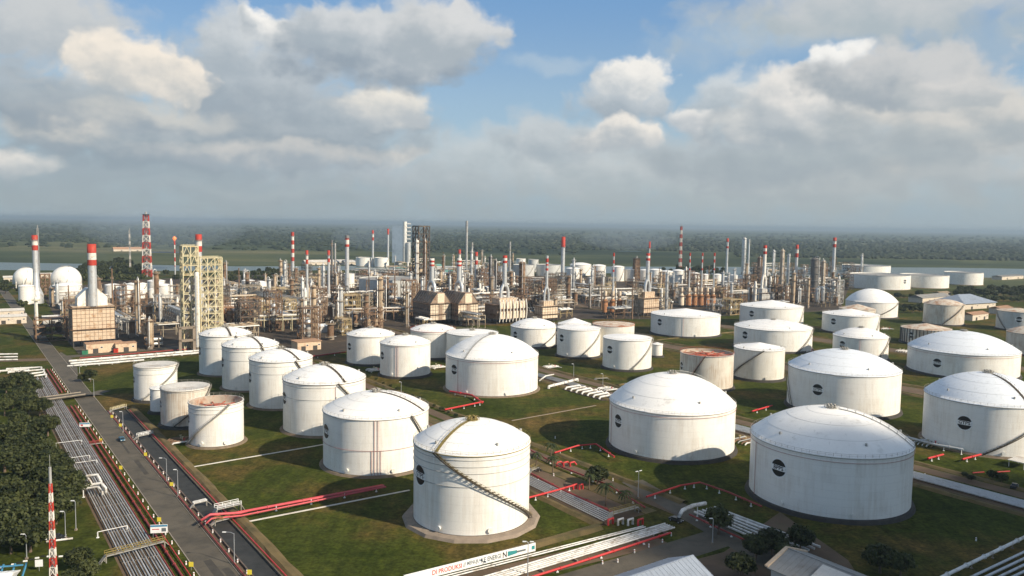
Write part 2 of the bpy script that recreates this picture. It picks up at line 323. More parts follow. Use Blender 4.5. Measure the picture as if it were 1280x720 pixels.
def ground_mat():
    m = bpy.data.materials.new('ground_grass'); nt, N, L, B = nodes_of(m); B.inputs['Roughness'].default_value = .95; B.inputs['Specular IOR Level'].default_value = .05
    g = N.new('ShaderNodeNewGeometry'); P = g.outputs['Position']
    def noise(scale, det=6, off=0, stretch=None):
        v = P
        if stretch:
            mp = N.new('ShaderNodeMapping'); mp.inputs['Scale'].default_value = stretch; mp.inputs['Rotation'].default_value = (0, 0, -GROT); L.new(P, mp.inputs[0]); v = mp.outputs[0]
        n = N.new('ShaderNodeTexNoise'); n.inputs['Scale'].default_value = scale; n.inputs['Detail'].default_value = det; n.inputs['Roughness'].default_value = .6
        L.new(v, n.inputs['Vector']); return n.outputs[0]
    def ramp(v, els):
        r = N.new('ShaderNodeValToRGB'); cr = r.color_ramp
        while len(cr.elements) < len(els): cr.elements.new(.5)
        for e, (p, c) in zip(cr.elements, els): e.position = p; e.color = (*c, 1)
        L.new(v, r.inputs[0]); return r.outputs[0]
    def mix(f, a, b, mode='MIX'):
        n = N.new('ShaderNodeMix'); n.data_type = 'RGBA'; n.blend_type = mode
        if isinstance(f, float): n.inputs[0].default_value = f
        else: L.new(f, n.inputs[0])
        L.new(a, n.inputs[6]); L.new(b, n.inputs[7]); return n.outputs[2]
    def mr(v, a, b, c=0., d=1.):
        r = N.new('ShaderNodeMapRange'); L.new(v, r.inputs[0])
        for i, x in enumerate((a, b, c, d)): r.inputs[i + 1].default_value = x
        return r.outputs[0]
    near = ramp(noise(.022, 8), [(.32, (.027, .041, .007)), (.49, (.048, .060, .012)), (.57, (.076, .064, .019)), (.68, (.118, .082, .031))])
    fine = ramp(noise(.9, 6), [(.28, (.50, .50, .50)), (.72, (1.5, 1.45, 1.35))])
    near = mix(1.0, near, fine, 'MULTIPLY')
    tuft = ramp(noise(.28, 8), [(.34, (.68, .70, .66)), (.5, (1., 1., 1.)), (.66, (1.38, 1.28, 1.12))])
    near = mix(1.0, near, tuft, 'MULTIPLY')
    mow = ramp(noise(.22, 4, 0, (1.0, .12, 1)), [(.35, (.8, .82, .8)), (.65, (1.18, 1.15, 1.1))])
    near = mix(1.0, near, mow, 'MULTIPLY')
    far = ramp(noise(.0011, 9, 0, (.6, 1.4, 1)), [(.36, (.024, .036, .024)), (.46, (.040, .055, .032)), (.54, (.070, .084, .042)), (.64, (.13, .125, .072))])
    vo = N.new('ShaderNodeTexVoronoi'); vo.inputs['Scale'].default_value = .0032; L.new(P, vo.inputs['Vector'])
    fields = ramp(mr(vo.outputs['Color'], 0, 1), [(0., (.7, .8, .7)), (.5, (1., 1., 1.)), (1., (1.5, 1.35, 1.1))])
    far = mix(.7, far, mix(1.0, far, fields, 'MULTIPLY'))
    sp = N.new('ShaderNodeVectorMath'); sp.operation = 'LENGTH'; L.new(P, sp.inputs[0])
    f = mr(sp.outputs['Value'], 1250, 1700)
    L.new(mix(f, near, far), B.inputs['Base Color'])
    MATS['ground'] = m
ground_mat()
def water_mat():
    m = bpy.data.materials.new('river_water'); nt, N, L, B = nodes_of(m)
    B.inputs['Base Color'].default_value = (.10, .13, .12, 1); B.inputs['Roughness'].default_value = .35; B.inputs['Specular IOR Level'].default_value = .5
    g = N.new('ShaderNodeNewGeometry'); n = N.new('ShaderNodeTexNoise'); n.inputs['Scale'].default_value = .3; n.inputs['Detail'].default_value = 5; L.new(g.outputs['Position'], n.inputs['Vector'])
    b = N.new('ShaderNodeBump'); b.inputs['Strength'].default_value = .25; b.inputs['Distance'].default_value = .3; L.new(n.outputs[0], b.inputs['Height']); L.new(b.outputs[0], B.inputs['Normal'])
    MATS['water'] = m
water_mat()

# ------------------------------------------------------------------ mesh builder
class MB:
    def __init__(s): s.v = []; s.f = []; s.sm = []
    def add(s, vs, fs, smooth=False):
        o = len(s.v); s.v += [tuple(p) for p in vs]; s.f += [tuple(i + o for i in f) for f in fs]; s.sm += [smooth] * len(fs); return s
    def box(s, c, d, rot=0.0):
        x, y, z = d[0] / 2, d[1] / 2, d[2] / 2; cr, sr = cos(rot), sin(rot); vs = []
        for sz in (-z, z):
            for sx, sy in ((-x, -y), (x, -y), (x, y), (-x, y)): vs.append((c[0] + sx * cr - sy * sr, c[1] + sx * sr + sy * cr, c[2] + sz))
        return s.add(vs, [(3, 2, 1, 0), (4, 5, 6, 7), (0, 1, 5, 4), (1, 2, 6, 5), (2, 3, 7, 6), (3, 0, 4, 7)])
    def beam(s, p, q, w, h=None):
        p, q = Vector(p), Vector(q); h = h or w; d = (q - p)
        if d.length < 1e-6: return s
        d.normalize(); u = d.cross(Vector((0, 0, 1)));  u = u.normalized() if u.length > .01 else Vector((1, 0, 0)); v = u.cross(d)
        vs = []
        for a in (p, q):
            for su, sv in ((-1, -1), (1, -1), (1, 1), (-1, 1)): vs.append(a + u * su * w / 2 + v * sv * h / 2)
        return s.add(vs, [(3, 2, 1, 0), (4, 5, 6, 7), (0, 1, 5, 4), (1, 2, 6, 5), (2, 3, 7, 6), (3, 0, 4, 7)])
    def tube(s, pts, r, n=8, caps=True, radii=None):
        pts = [Vector(p) for p in pts]; vs = []; fs = []; k = len(pts); pu = None
        for i, p in enumerate(pts):
            d = (pts[min(i + 1, k - 1)] - pts[max(i - 1, 0)]).normalized()
            if pu is None: u = d.cross(Vector((0, 0, 1))); u = u.normalized() if u.length > .05 else Vector((1, 0, 0))
            else: u = (pu - d * pu.dot(d)); u = u.normalized() if u.length > 1e-4 else Vector((1, 0, 0))
            pu = u; v = d.cross(u); rr = radii[i] if radii else r
            for j in range(n): a = 2 * pi * j / n; vs.append(p + (u * cos(a) + v * sin(a)) * rr)
        for i in range(k - 1):
            for j in range(n): fs.append((i * n + j, i * n + (j + 1) % n, (i + 1) * n + (j + 1) % n, (i + 1) * n + j))
        s.add(vs, fs, True)
        if caps: s.add(vs[:n], [tuple(range(n - 1, -1, -1))]); s.add(vs[-n:], [tuple(range(n))])
        return s
    def cyl(s, p, q, r, r2=None, n=16): return s.tube([p, q], r, n, True, [r, r if r2 is None else r2])
    def lathe(s, prof, n=32, c=(0, 0), smooth=True, cap_top=False, cap_bot=False, a0=0.0):
        vs = []; fs = []; k = len(prof)
        for r, z in prof:
            for j in range(n): a = a0 + 2 * pi * j / n; vs.append((c[0] + r * cos(a), c[1] + r * sin(a), z))
        for i in range(k - 1):
            for j in range(n): fs.append((i * n + j, i * n + (j + 1) % n, (i + 1) * n + (j + 1) % n, (i + 1) * n + j))
        s.add(vs, fs, smooth)
        if cap_top: s.add(vs[-n:], [tuple(range(n))])
        if cap_bot: s.add(vs[:n], [tuple(range(n - 1, -1, -1))])
        return s
    def ring(s, r, z, tr, n=48, m=5, c=(0, 0)):
        vs = []; fs = []
        for i in range(n):
            a = 2 * pi * i / n
            for j in range(m): b = 2 * pi * j / m; rr = r + tr * cos(b); vs.append((c[0] + rr * cos(a), c[1] + rr * sin(a), z + tr * sin(b)))
        for i in range(n):
            for j in range(m): fs.append((i * m + j, ((i + 1) % n) * m + j, ((i + 1) % n) * m + (j + 1) % m, i * m + (j + 1) % m))
        return s.add(vs, fs, True)
    def prism(s, pts, z0, z1):
        n = len(pts); vs = [(p[0], p[1], z0) for p in pts] + [(p[0], p[1], z1) for p in pts]
        return s.add(vs, [tuple(range(n - 1, -1, -1)), tuple(range(n, 2 * n))] + [(i, (i + 1) % n, n + (i + 1) % n, n + i) for i in range(n)])
    def sphere(s, c, r, n=16, m=10, sz=1.0):
        pr = [(max(1e-3, r * sin(pi * i / m)), c[2] - r * sz * cos(pi * i / m)) for i in range(m + 1)]
        return s.lathe(pr, n, (c[0], c[1]))
    def sheet(s, pts, z): n = len(pts); return s.add([(p[0], p[1], z) for p in pts], [tuple(range(n))])
    def build(s, name, m, parent=None, loc=None, rot=None):
        me = bpy.data.meshes.new(name); me.from_pydata(s.v, [], s.f); me.polygons.foreach_set('use_smooth', s.sm)
        if m: me.materials.append(MATS[m] if isinstance(m, str) else m)
        me.update(); o = bpy.data.objects.new(name, me); COL.objects.link(o)
        if parent: o.parent = parent
        if loc is not None: o.location = loc
        if rot is not None: o.rotation_euler = (0, 0, rot)
        return o
def tag(o, label=None, cat=None, group=None, kind=None):
    if label: o['label'] = label
    if cat: o['category'] = cat
    if group: o['group'] = group
    if kind: o['kind'] = kind
    return o
def thing(name, label, cat, loc=(0, 0, 0), rot=0.0, group=None):
    o = bpy.data.objects.new(name, None); COL.objects.link(o); o.location = loc; o.rotation_euler = (0, 0, rot); o.empty_display_size = .5
    return tag(o, label, cat, group)
KIDS = {}
def children(o):
    return [c for c in bpy.data.objects if c.parent is o] if o.name not in KIDS else KIDS[o.name]
def freeze(o):
    """remember an original's parts so that copies do not search the scene again"""
    ks = [c for c in bpy.data.objects if c.parent is o]; KIDS[o.name] = ks
    for k in ks: freeze(k)
    return o
def copy_tree(o, loc=None, rot=None, scale=None, parent=None):
    c = o.copy(); COL.objects.link(c)
    if parent: c.parent = parent
    if loc is not None: c.location = loc
    if rot is not None: c.rotation_euler = (0, 0, rot)
    if scale is not None: c.scale = scale if isinstance(scale, tuple) else (scale,) * 3
    for ch in KIDS.get(o.name, ()): copy_tree(ch, parent=c)
    return c
def struct(name, mb, m): return tag(mb.build(name, m), kind='structure')
def strip(p, q, w0, w1, z, up=None):
    """sheet between two plan points, from w0 to w1 metres to the side"""
    d = Vector((q[0] - p[0], q[1] - p[1], 0)).normalized(); nrm = Vector((d.y, -d.x, 0))
    p, q = Vector((p[0], p[1], 0)), Vector((q[0], q[1], 0))
    return [p + nrm * w0, p + nrm * w1, q + nrm * w1, q + nrm * w0]
def arc(p0, p1, p2, n=5):
    p0, p1, p2 = Vector(p0), Vector(p1), Vector(p2)
    return [(1 - t) ** 2 * p0 + 2 * t * (1 - t) * p1 + t * t * p2 for t in [i / n for i in range(n + 1)]]

# ================================================================== SETTING
struct('ground', MB().sheet([(-42000, -42000), (42000, -42000), (42000, 42000), (-42000, 42000)], 0.0), 'ground')

# river: a wide band across the far side of the plant
_rv = [(-60, 337), (120, 338.5), (300, 338.5), (520, 337), (700, 341), (900, 343), (1060, 346), (1180, 346), (1340, 349)]
_rf = [(-60, 327), (120, 330), (300, 333), (520, 332), (700, 333), (900, 333.5), (1060, 334), (1180, 334.5), (1340, 337)]
pts = [at(*p) for p in _rv] + [at(*p) for p in reversed(_rf)]
rw = MB()
for i in range(len(_rv) - 1): rw.sheet([at(*_rv[i]), at(*_rv[i + 1]), at(*_rf[i + 1]), at(*_rf[i])], .03)
struct('river', rw, 'water')

# paved process yard (two-tone earth and concrete) behind the tank farm
yard = [(55, 372), (92, 436), (255, 441), (300, 424), (400, 446), (560, 409), (640, 404), (720, 399), (810, 399), (905, 395), (1050, 388), (1062, 358), (905, 348), (640, 345), (480, 340), (280, 345), (120, 352)]
struct('process_yard', MB().sheet([at(*p) for p in yard], .004), 'paving')
# main road, its side streets and the corridor tracks
def road(name, p, q, w0, w1, m='asphalt', z=.012): return struct(name, MB().sheet(strip(p, q, w0, w1, z), z), m)
R0, R1 = gr(60, 53.4), gr(1180, 53.4)
road('main_road', R0, R1, -4.1, 4.1, z=.016)
struct('road_kerb', MB().box((gr(620, 49.1) + Vector((0, 0, .06))), (1120, .25, .14), GROT + pi / 2).box((gr(620, 57.7) + Vector((0, 0, .06))), (1120, .25, .14), GROT + pi / 2), 'kerb')
p, q = at(104, 496), at(10, 509); d = q - p; _n = Vector((d.y, -d.x, 0)).normalized(); _m = (p + q) / 2; _a = atan2(d.y, d.x)
road('side_road', at(132, 488), p, -3.2, 3.2, z=.032)
struct('side_road_bridge', MB().box((_m.x, _m.y, 1.5), (d.length, 6.6, .5), _a), 'asphalt')
_rp = MB(); _p2 = p - d.normalized() * 9; _rp.add([tuple(_p2 - _n * 3.3 + Vector((0, 0, .03))), tuple(_p2 + _n * 3.3 + Vector((0, 0, .03))), tuple(p + _n * 3.3 + Vector((0, 0, 1.75))), tuple(p - _n * 3.3 + Vector((0, 0, 1.75)))], [(0, 1, 2, 3)]); struct('side_road_ramp', _rp, 'asphalt')
_kb = MB()
for sg in (-1, 1): _kb.box((_m.x + _n.x * 3.2 * sg, _m.y + _n.y * 3.2 * sg, 1.95), (d.length, .3, .4), _a)
struct('side_road_kerb', _kb, 'kerb')
p, q = at(70, 449), at(-40, 452); road('pipeway_crossing', p, q, -5, 5, 'path_brown', .012)
p, q = at(62, 447), at(470, 424); road('process_street', at(62, 448), at(330, 424), -5, 5, z=.020)
struct('paved_apron', MB().sheet([at(98, 442), at(66, 405), at(100, 427), at(180, 438), at(170, 441)], .008), 'asphalt')
struct('junction_apron', MB().sheet([at(64, 452), at(76, 440), at(96, 452), at(98, 474), at(104, 486), at(90, 486)], .024), 'asphalt')
_rg = random.Random(8)
for i in range(14):
    s_, t_ = _rg.uniform(90, 560), 53.4 + _rg.uniform(-2.6, 1.6); L_, W_ = _rg.uniform(5, 26), _rg.uniform(.8, 2.2); c_ = [gr(s_ + L_ * a_ + _rg.uniform(-.6, .6), t_ + W_ * b_ + _rg.uniform(-.15, .15)) for a_, b_ in ((0, 0), (.5, .02), (1, 0), (1, 1), (.55, 1.05), (0, 1))]
    struct('road_patch', MB().sheet(c_, .021 + i * .0004), 'asphalt_patch')
# footpath and drain channel beside the road
road('footpath', gr(60, 58.8), gr(405, 58.8), -.95, .95, 'path_brown', .010)
chan = MB(); chan.sheet(strip(gr(60, 63), gr(405, 63), -2.9, 2.9, .006), .006); struct('drain_channel', chan, 'channel_floor')
cw = MB()
for tt in (60.0, 66.0): cw.box(gr(232, tt, .28), (345, .35, .56), GROT + pi / 2)
struct('channel_kerb', cw, 'channel_side')
road('pipeway_bed', gr(70, 38.5), gr(512, 38.5), -5.2, 5.2, 'path_brown', .004)
# second corridor (pipes, palms, track) and the third one behind it
road('corridor_bed', gr(172, 166), gr(560, 166), -9, 9, 'path_brown', .004)
road('palm_track', gr(150, 185.5), gr(560, 185.5), -3.0, 3.0, 'path_brown', .008)
road('corridor_verge', gr(172, 178), gr(560, 178), -2.5, 2.5, 'verge_dry', .006)
road('back_corridor_bed', gr(60, 285), gr(640, 285), -6, 6, 'path_brown', .004)
road('back_track', gr(60, 297), gr(640, 297), -3.5, 3.5, 'path_brown', .008)
road('rear_track', gr(100, 440), gr(600, 440), -8, 8, 'path_brown', .006)
road('outer_track', gr(150, 575), gr(700, 575), -8, 8, 'path_brown', .006)
# front service street across the picture bottom
f0, f1 = at(620, 756), at(905, 668); road('front_street', f0, f1, -4.5, 6.5, z=.018)
road('cross_street', at(800, 600), at(1010, 720), -1, 7.5, z=.022)
p, q = at(560, 735), at(822, 672); road('front_pipe_bed', p, q, -5, 5, 'path_brown', .005)
struct('yard_ground', MB().sheet([at(640, 760), at(905, 690), at(975, 640), at(1060, 700), at(1100, 760)], .003), 'path_brown')

# earth berms between the tank bays (low ridges, dry grass)
def berm(s0, t0, s1, t1, w=3.8, h=.7):
    p, q = gr(s0, t0), gr(s1, t1); d = (q - p).normalized(); n = Vector((d.y, -d.x, 0)); b = MB(); vs = []; fs = []
    prof = [(-w / 2, -.05), (-w * .18, h), (w * .18, h), (w / 2, -.05)]; k = max(3, int((q - p).length / 6)); rng = random.Random(s0 * 7 + t0)
    for i in range(k + 1):
        c = p + (q - p) * (i / k)
        for o, z in prof: vs.append(c + n * (o + rng.uniform(-.25, .25)) + Vector((0, 0, z + (rng.uniform(-.15, .15) if z > 0 else 0))))
    for i in range(k):
        for j in range(3): fs.append((i * 4 + j, i * 4 + j + 1, (i + 1) * 4 + j + 1, (i + 1) * 4 + j))
    b.add(vs, fs, False); return struct('earth_berm', b, 'verge_dry')
berm(60, 68.8, 405, 68.8, 4.4, .8); berm(172, 157, 560, 157); berm(172, 193, 560, 193); berm(90, 276, 640, 276); berm(90, 303, 640, 303)
berm(60, 426, 600, 426); berm(60, 452, 600, 452); berm(120, 562, 660, 562); berm(172, 71, 172, 156, 5, .7)
berm(325, 306, 325, 425, 3.5, .5); berm(440, 455, 440, 560, 3.5, .5)

# air: one box of thin haze over the whole plain
hz = bpy.data.materials.new('haze_air'); hz.use_nodes = True; _n = hz.node_tree.nodes; _n.remove(_n['Principled BSDF'])
_v = _n.new('ShaderNodeVolumePrincipled'); _v.inputs['Color'].default_value = (.44, .56, .66, 1); _v.inputs['Density'].default_value = 0.000085; _v.inputs['Anisotropy'].default_value = .1
hz.node_tree.links.new(_v.outputs[0], _n['Material Output'].inputs['Volume'])
MATS['haze'] = hz
tag(MB().box((0, 0, 59.5), (86000, 86000, 121)).build('haze', 'haze'), 'thin pale blue haze lying over the plain', 'haze', kind='stuff')

# ================================================================== STORAGE TANKS
_fcache = {}
def text_mesh(txt, size=1.0, depth=0.0):
    """the outline of a word, centred, as vertices and faces"""
    key = (txt, size)
    if key in _fcache: return _fcache[key]
    c = bpy.data.curves.new('lettering', 'FONT'); c.body = txt; c.size = size; c.align_x = 'CENTER'; c.align_y = 'CENTER'; c.resolution_u = 2; c.offset = .022 * size
    o = bpy.data.objects.new('lettering', c); COL.objects.link(o); dg = bpy.context.evaluated_depsgraph_get()
    me = bpy.data.meshes.new_from_object(o.evaluated_get(dg)); r = ([tuple(v.co) for v in me.vertices], [tuple(p.vertices) for p in me.polygons])
    bpy.data.objects.remove(o); bpy.data.curves.remove(c); bpy.data.meshes.remove(me); _fcache[key] = r; return r

def storage_tank(name, label, pos, r, h, dome, kind='dome', paint='tank_white', roof='roof_white', found='ring', emblem=None, ez=.62, er=2.6,
                 stair=None, stair_m='stair_dark', rail='stair_grey', fire=(), ribs=(), rise=(), hub=True, walk=None, group='storage tanks of the tank farm', detail=2, drop=1.0, hub_m='stair_grey', word='GTPS', walk_m=None):
    t = thing(name, label, 'storage tank', (pos[0], pos[1], 0), 0, group)
    base = atan2(-pos[1], -pos[0])                       # azimuth that faces the survey point
    A = lambda f: base + asin(max(-1, min(1, f)))        # f: -1 one edge ... +1 the other edge of the visible wall
    P = lambda a, z, rr: Vector((rr * cos(a), rr * sin(a), z))
    n = 96 if detail > 1 else (64 if detail else 40)
    if found == 'octagon': MB().lathe([(r + 3.6, -.02), (r + 3.0, .85), (r + .1, .95)], 14, smooth=False, a0=base + .22).build('foundation', 'concrete', t)
    elif found == 'dark': MB().lathe([(r + 1.4, -.02), (r + .9, 1.1), (r + .1, 1.2)], n, smooth=False).build('foundation', 'bund_dark', t)
    else: MB().lathe([(r + 1.5, -.02), (r + .9, .6), (r + .1, .65)], n, smooth=False).build('foundation', 'ring_earth', t)
    z0 = .9 if found == 'octagon' else (1.15 if found == 'dark' else .6)
    sh = MB().lathe([(r, z0 - .3), (r, h)], n)
    if kind == 'open': sh.lathe([(r, h), (r - .25, h)], n)
    sh.build('shell', paint, t)
    if kind == 'open': MB().lathe([(r - .25, h), (r - .25, h - 6)], n).build('inner_wall', 'rust_inside' if drop > 1.3 else paint, t)
    if detail: MB().lathe([(r + .06, z0 - .25), (r + .12, z0 + .12), (r + .02, z0 + .14)], n).build('bottom_chime', 'bund_dark', t)
    # roof
    rb = MB()
    if kind in ('dome', 'cone'):
        eav = .18; k = 14 if kind == 'dome' else 3
        if kind == 'dome':
            R = (r * r + dome * dome) / (2 * dome); th = asin(min(1, r / R))
            prof = [(R * sin(th * (1 - i / k)) if i < k else .01, h + .12 + R * cos(th * (1 - i / k)) - R * cos(th)) for i in range(k + 1)]
        else: prof = [(r * (1 - i / k) if i < k else .01, h + .12 + dome * (i / k)) for i in range(k + 1)]
        rb.lathe([(r + eav, h - .18), (r + eav, h + .12)] + prof, n)
        ztop = h + dome
    elif kind == 'dish':
        rb.lathe([(r + .15, h - .2), (r + .15, h + .1), (r * .93, h + .25), (r * .55, h + .1 - drop * .4), (.01, h - drop * .5)], n); ztop = h
    else:
        rb.lathe([(r - .3, h - drop), (r * .85, h - drop - .25), (.01, h - drop + .1)], n); ztop = h
    rf = rb.build('roof', roof, t)
    zr = lambda rr: (h + .12 + (sqrt(max(0, ((r * r + dome * dome) / (2 * dome)) ** 2 - rr * rr)) - ((r * r + dome * dome) / (2 * dome)) + dome) if kind == 'dome' else h + .12 + dome * (1 - rr / r))
    if kind in ('dome',) and detail > 1:                  # lap seams of the roof plates
        sm = MB()
        for q in (.3, .55, .8): sm.ring(r * q, zr(r * q) + .01, .035, n, 4)
        for i in range(24):
            a = base + 2 * pi * i / 24; sm.tube([P(a, zr(r * x) + .01, r * x) for x in (.3, .5, .7, .85, .995)], .03, 4, False)
        sm.build('roof_seam', 'rail_grey', rf)
    if kind == 'open' and detail > 1:
        sp = MB()
        for i in range(12): a = 2 * pi * i / 12; sp.beam(P(a, h - drop + .3, r * .12), P(a, h - drop + .4, r * .93), .3, .4)
        sp.ring(r * .5, h - drop + .4, .2, 36, 4); sp.cyl((0, 0, h - drop), (0, 0, h - drop + 1.2), 1.0); sp.build('pontoon_rib', 'rust_red', rf)
    MB().ring(r + .2, h - .25, .13, n, 5).build('wind_girder', rail if kind != 'open' else 'steel_grey', t)
    if detail:                                            # handrail round the rim
        rl = MB(); m = int(2 * pi * r / (2.3 if detail > 1 else 4))
        for i in range(m): a = 2 * pi * i / m; rl.beam(P(a, h, r + .12), P(a, h + 1.1, r + .12), .06)
        rl.ring(r + .12, h + 1.1, .035, n, 4); rl.ring(r + .12, h + .6, .028, n, 4); rl.build('rim_railing', rail, t)
    for z in ribs: MB().ring(r + .06, z * h, .10, n, 4).build('wall_stiffener', 'rail_grey', t)
    if emblem is not None:
        a0 = A(emblem); ze = ez * h
        def curve(u, v, d): return P(a0 + u / r, ze + v, r + d)      # bent onto the wall
        def disc(name, rad, d, m, par):
            vs = [curve(0, 0, d)]; fs = []; K = 36; rings = 4
            for j in range(1, rings + 1):
                for i in range(K): vs.append(curve(rad * j / rings * cos(2 * pi * i / K), rad * j / rings * sin(2 * pi * i / K), d))
            for i in range(K): fs.append((0, 1 + i, 1 + (i + 1) % K))
            for j in range(rings - 1):
                for i in range(K): fs.append((1 + j * K + i, 1 + (j + 1) * K + i, 1 + (j + 1) * K + (i + 1) % K, 1 + j * K + (i + 1) % K))
            return MB().add(vs, fs).build(name, m, par)
        e = disc('emblem', er * 1.14, .06, 'paint_white', t); disc('black_disc', er, .09, 'emblem_black', e)
        hb = er * .30; vs = []; fs = []; K = 12
        for i in range(K + 1): u = -er * .985 + 2 * er * .985 * i / K; vs += [curve(u, -hb, .12), curve(u, hb, .12)]
        for i in range(K): fs.append((2 * i, 2 * i + 2, 2 * i + 3, 2 * i + 1))
        MB().add(vs, fs).build('white_band', 'paint_white', e)
        if detail > 1 or r > 14:
            tv, tf = text_mesh(word, er * .66); MB().add([curve(x * 1.05, y, .15) for x, y, z in tv], tf).build('lettering', 'emblem_black', e)
    if stair:
        a0, a1 = A(stair[0]), A(stair[1]);
        if len(stair) > 2: a0 += stair[2]
        k = 28; s_ = MB(); w = .9
        for i in range(k):
            x0, x1 = i / k, (i + 1) / k; aa, ab = a0 + (a1 - a0) * x0, a0 + (a1 - a0) * x1; za, zb = h + .1 - (h - z0) * x0, h + .1 - (h - z0) * x1
            for rr in (r + .22, r + .22 + w): s_.beam(P(aa, za, rr), P(ab, zb, rr), .10, .34)
            s_.add([P(aa, za, r + .2), P(aa, za, r + w + .2), P(ab, za, r + w + .2), P(ab, za, r + .2)], [(0, 1, 2, 3)])
        sto = s_.build('spiral_stair', stair_m, t)
        hr = MB()
        for off in (1.05, .55):
            hr.tube([P(a0 + (a1 - a0) * i / k, h + .1 + off - (h - z0) * i / k, r + w + .2) for i in range(k + 1)], .045, 4)
        for i in range(0, k + 1, 2): a = a0 + (a1 - a0) * i / k; z = h + .1 - (h - z0) * i / k; hr.beam(P(a, z, r + w + .2), P(a, z + 1.05, r + w + .2), .06)
        hr.build('handrail', rail, sto)
    if detail > 1:
        for f in (-.52, .30):                         # manholes and nozzles low on the wall
            a = A(f); q = P(a, z0 + 1.5, r - .1); w_ = MB().cyl(q, P(a, z0 + 1.5, r + .55), .55, n=12); w_.cyl(P(a, z0 + 1.5, r + .55), P(a, z0 + 1.5, r + .68), .75, n=12); w_.build('manhole', paint, t)
        if dome > 2:
            for i in range(5):
                a = base + i * 2 * pi / 5 + .5; rr_ = r * .86; MB().cyl(P(a, zr(rr_) - .1, rr_), P(a, zr(rr_) + .75, rr_), .38, n=8).build('roof_vent', 'rail_grey', rf)
    for z in fire: MB().ring(r + .25, z * h, .075, n, 5).build('foam_main', 'line_red', t)
    for f, z_0, z_1 in rise:
        rr = r + .28; MB().tube([P(A(f), z_0 * h, rr), P(A(f), z_1 * h, rr)], .09, 6).build('foam_riser', 'line_red', t)
    if hub and kind in ('dome', 'cone') and detail > 1:
        hb = MB(); hb.cyl((0, 0, ztop - .2), (0, 0, ztop + .35), 1.7, n=20)
        for i in range(6):
            a = i * pi / 3 + .3; hb.cyl((1.2 * cos(a), 1.2 * sin(a), ztop + .2), (1.2 * cos(a), 1.2 * sin(a), ztop + 1.0), .28, n=8)
            hb.sphere((1.2 * cos(a), 1.2 * sin(a), ztop + 1.15), .42, 8, 6, .6)
        hb.ring(2.2, ztop + 1.0, .06, 20, 4); hb.ring(2.2, ztop + .5, .05, 20, 4)
        for i in range(10): a = i * pi / 5; hb.beam((2.2 * cos(a), 2.2 * sin(a), ztop - .2), (2.2 * cos(a), 2.2 * sin(a), ztop + 1.0), .07)
        hb.build('roof_vent_cluster', hub_m, rf)
    if walk is not None and kind in ('dome', 'cone'):
        for f in walk:
            a = base + f; wk = MB(); k = 9; tang = Vector((-sin(a), cos(a), 0))
            for sgn in (-.55, .55):
                wk.tube([P(a, zr(r * (1 - i / k * .9)) + 1.0, r * (1 - i / k * .9)) + tang * sgn for i in range(k + 1)], .05, 4)
                for i in range(k + 1): q = P(a, zr(r * (1 - i / k * .9)), r * (1 - i / k * .9)) + tang * sgn; wk.beam(q, q + Vector((0, 0, 1.0)), .06)
            vs = []; fs = []
            for i in range(k + 1): q = P(a, zr(r * (1 - i / k * .9)) + .14, r * (1 - i / k * .9)); vs += [q - tang * .55, q + tang * .55]
            for i in range(k): fs.append((2 * i, 2 * i + 1, 2 * i + 3, 2 * i + 2))
            wk.add(vs, fs); wk.build('roof_walkway', walk_m or stair_m, rf)
    return t

def T(lbl, x, y, r, h, d, **kw): return storage_tank('storage_tank', lbl, (x, y), r, h, d, **kw)
YEL = dict(stair_m='stair_dark', walk_m='stair_yellow', rail='stair_yellow', hub_m='stair_yellow')
T('white domed tank with yellow stair on a stone octagon base by the banner', -11.5, 237.6, 17.7, 24.3, 5.9, found='octagon', emblem=-.86, ez=.66, er=2.9, stair=(-.60, .985), ribs=(.94, .86, .78, .62), walk=(-.62,), **YEL)
T('white domed tank with red foam lines forming a panel above the long pink pipe', -50.3, 292.8, 19.5, 20.7, 5.8, emblem=-.92, ez=.68, stair=(.62, .99), stair_m='stair_dark', fire=(.46,), rise=((-.03, .02, .98), (.03, .02, .98), (.08, .02, .46), (-.08, .02, .46)), walk=(1.1,))
T('white domed tank behind the red panelled one, dark walkway over its roof', -81.3, 341.7, 17.6, 22.3, 5.2, emblem=-.95, ez=.66, stair=(.30, .985), ribs=(.93, .70), walk=(.5,), rail='stair_dark', rise=((.25, .55, .95),))
T('tall white domed tank third in the close row of six, roof walkway facing the road', -113.1, 385.5, 15.0, 23.1, 4.1, emblem=-.97, ez=.62, stair=(.42, .985), ribs=(.9, .74), walk=(.6,), rail='stair_dark')
T('tall white domed tank between two like it, second from the yellow steel tower', -141.0, 424.5, 14.7, 23.3, 3.8, emblem=-.97, ez=.62, stair=(.35, .985), ribs=(.9, .7), walk=(.4,), rail='stair_dark')
T('tall white domed tank at the foot of the yellow steel tower', -168.9, 464.0, 14.7, 23.2, 3.6, emblem=-.97, ez=.6, stair=(.35, .985), ribs=(.9, .7), walk=(.2,), rail='stair_dark')
T('white flat topped tank with long stair, standing alone beside the bare brown plot', -177.7, 391.4, 10.0, 17.4, .4, kind='dish', emblem=-.98, ez=.62, er=1.6, stair=(.97, -.6), stair_m='stair_grey', ribs=(.93, .8), found='dark', roof='roof_pale')
T('small white tank squeezed between two taller rusty topped ones by the drain', -162.9, 364.2, 4.8, 11.6, .9, kind='cone', found='dark', detail=1, er=.9, emblem=-.97)
T('stained cream tank with sunken grey roof and dark stair by the drain channel', -143.1, 343.6, 10.1, 16.7, .3, kind='dish', paint='tank_rusty', roof='roof_pale', emblem=-.98, ez=.6, er=1.6, stair=(.97, -.45), found='dark', drop=2.2, ribs=(.94,))
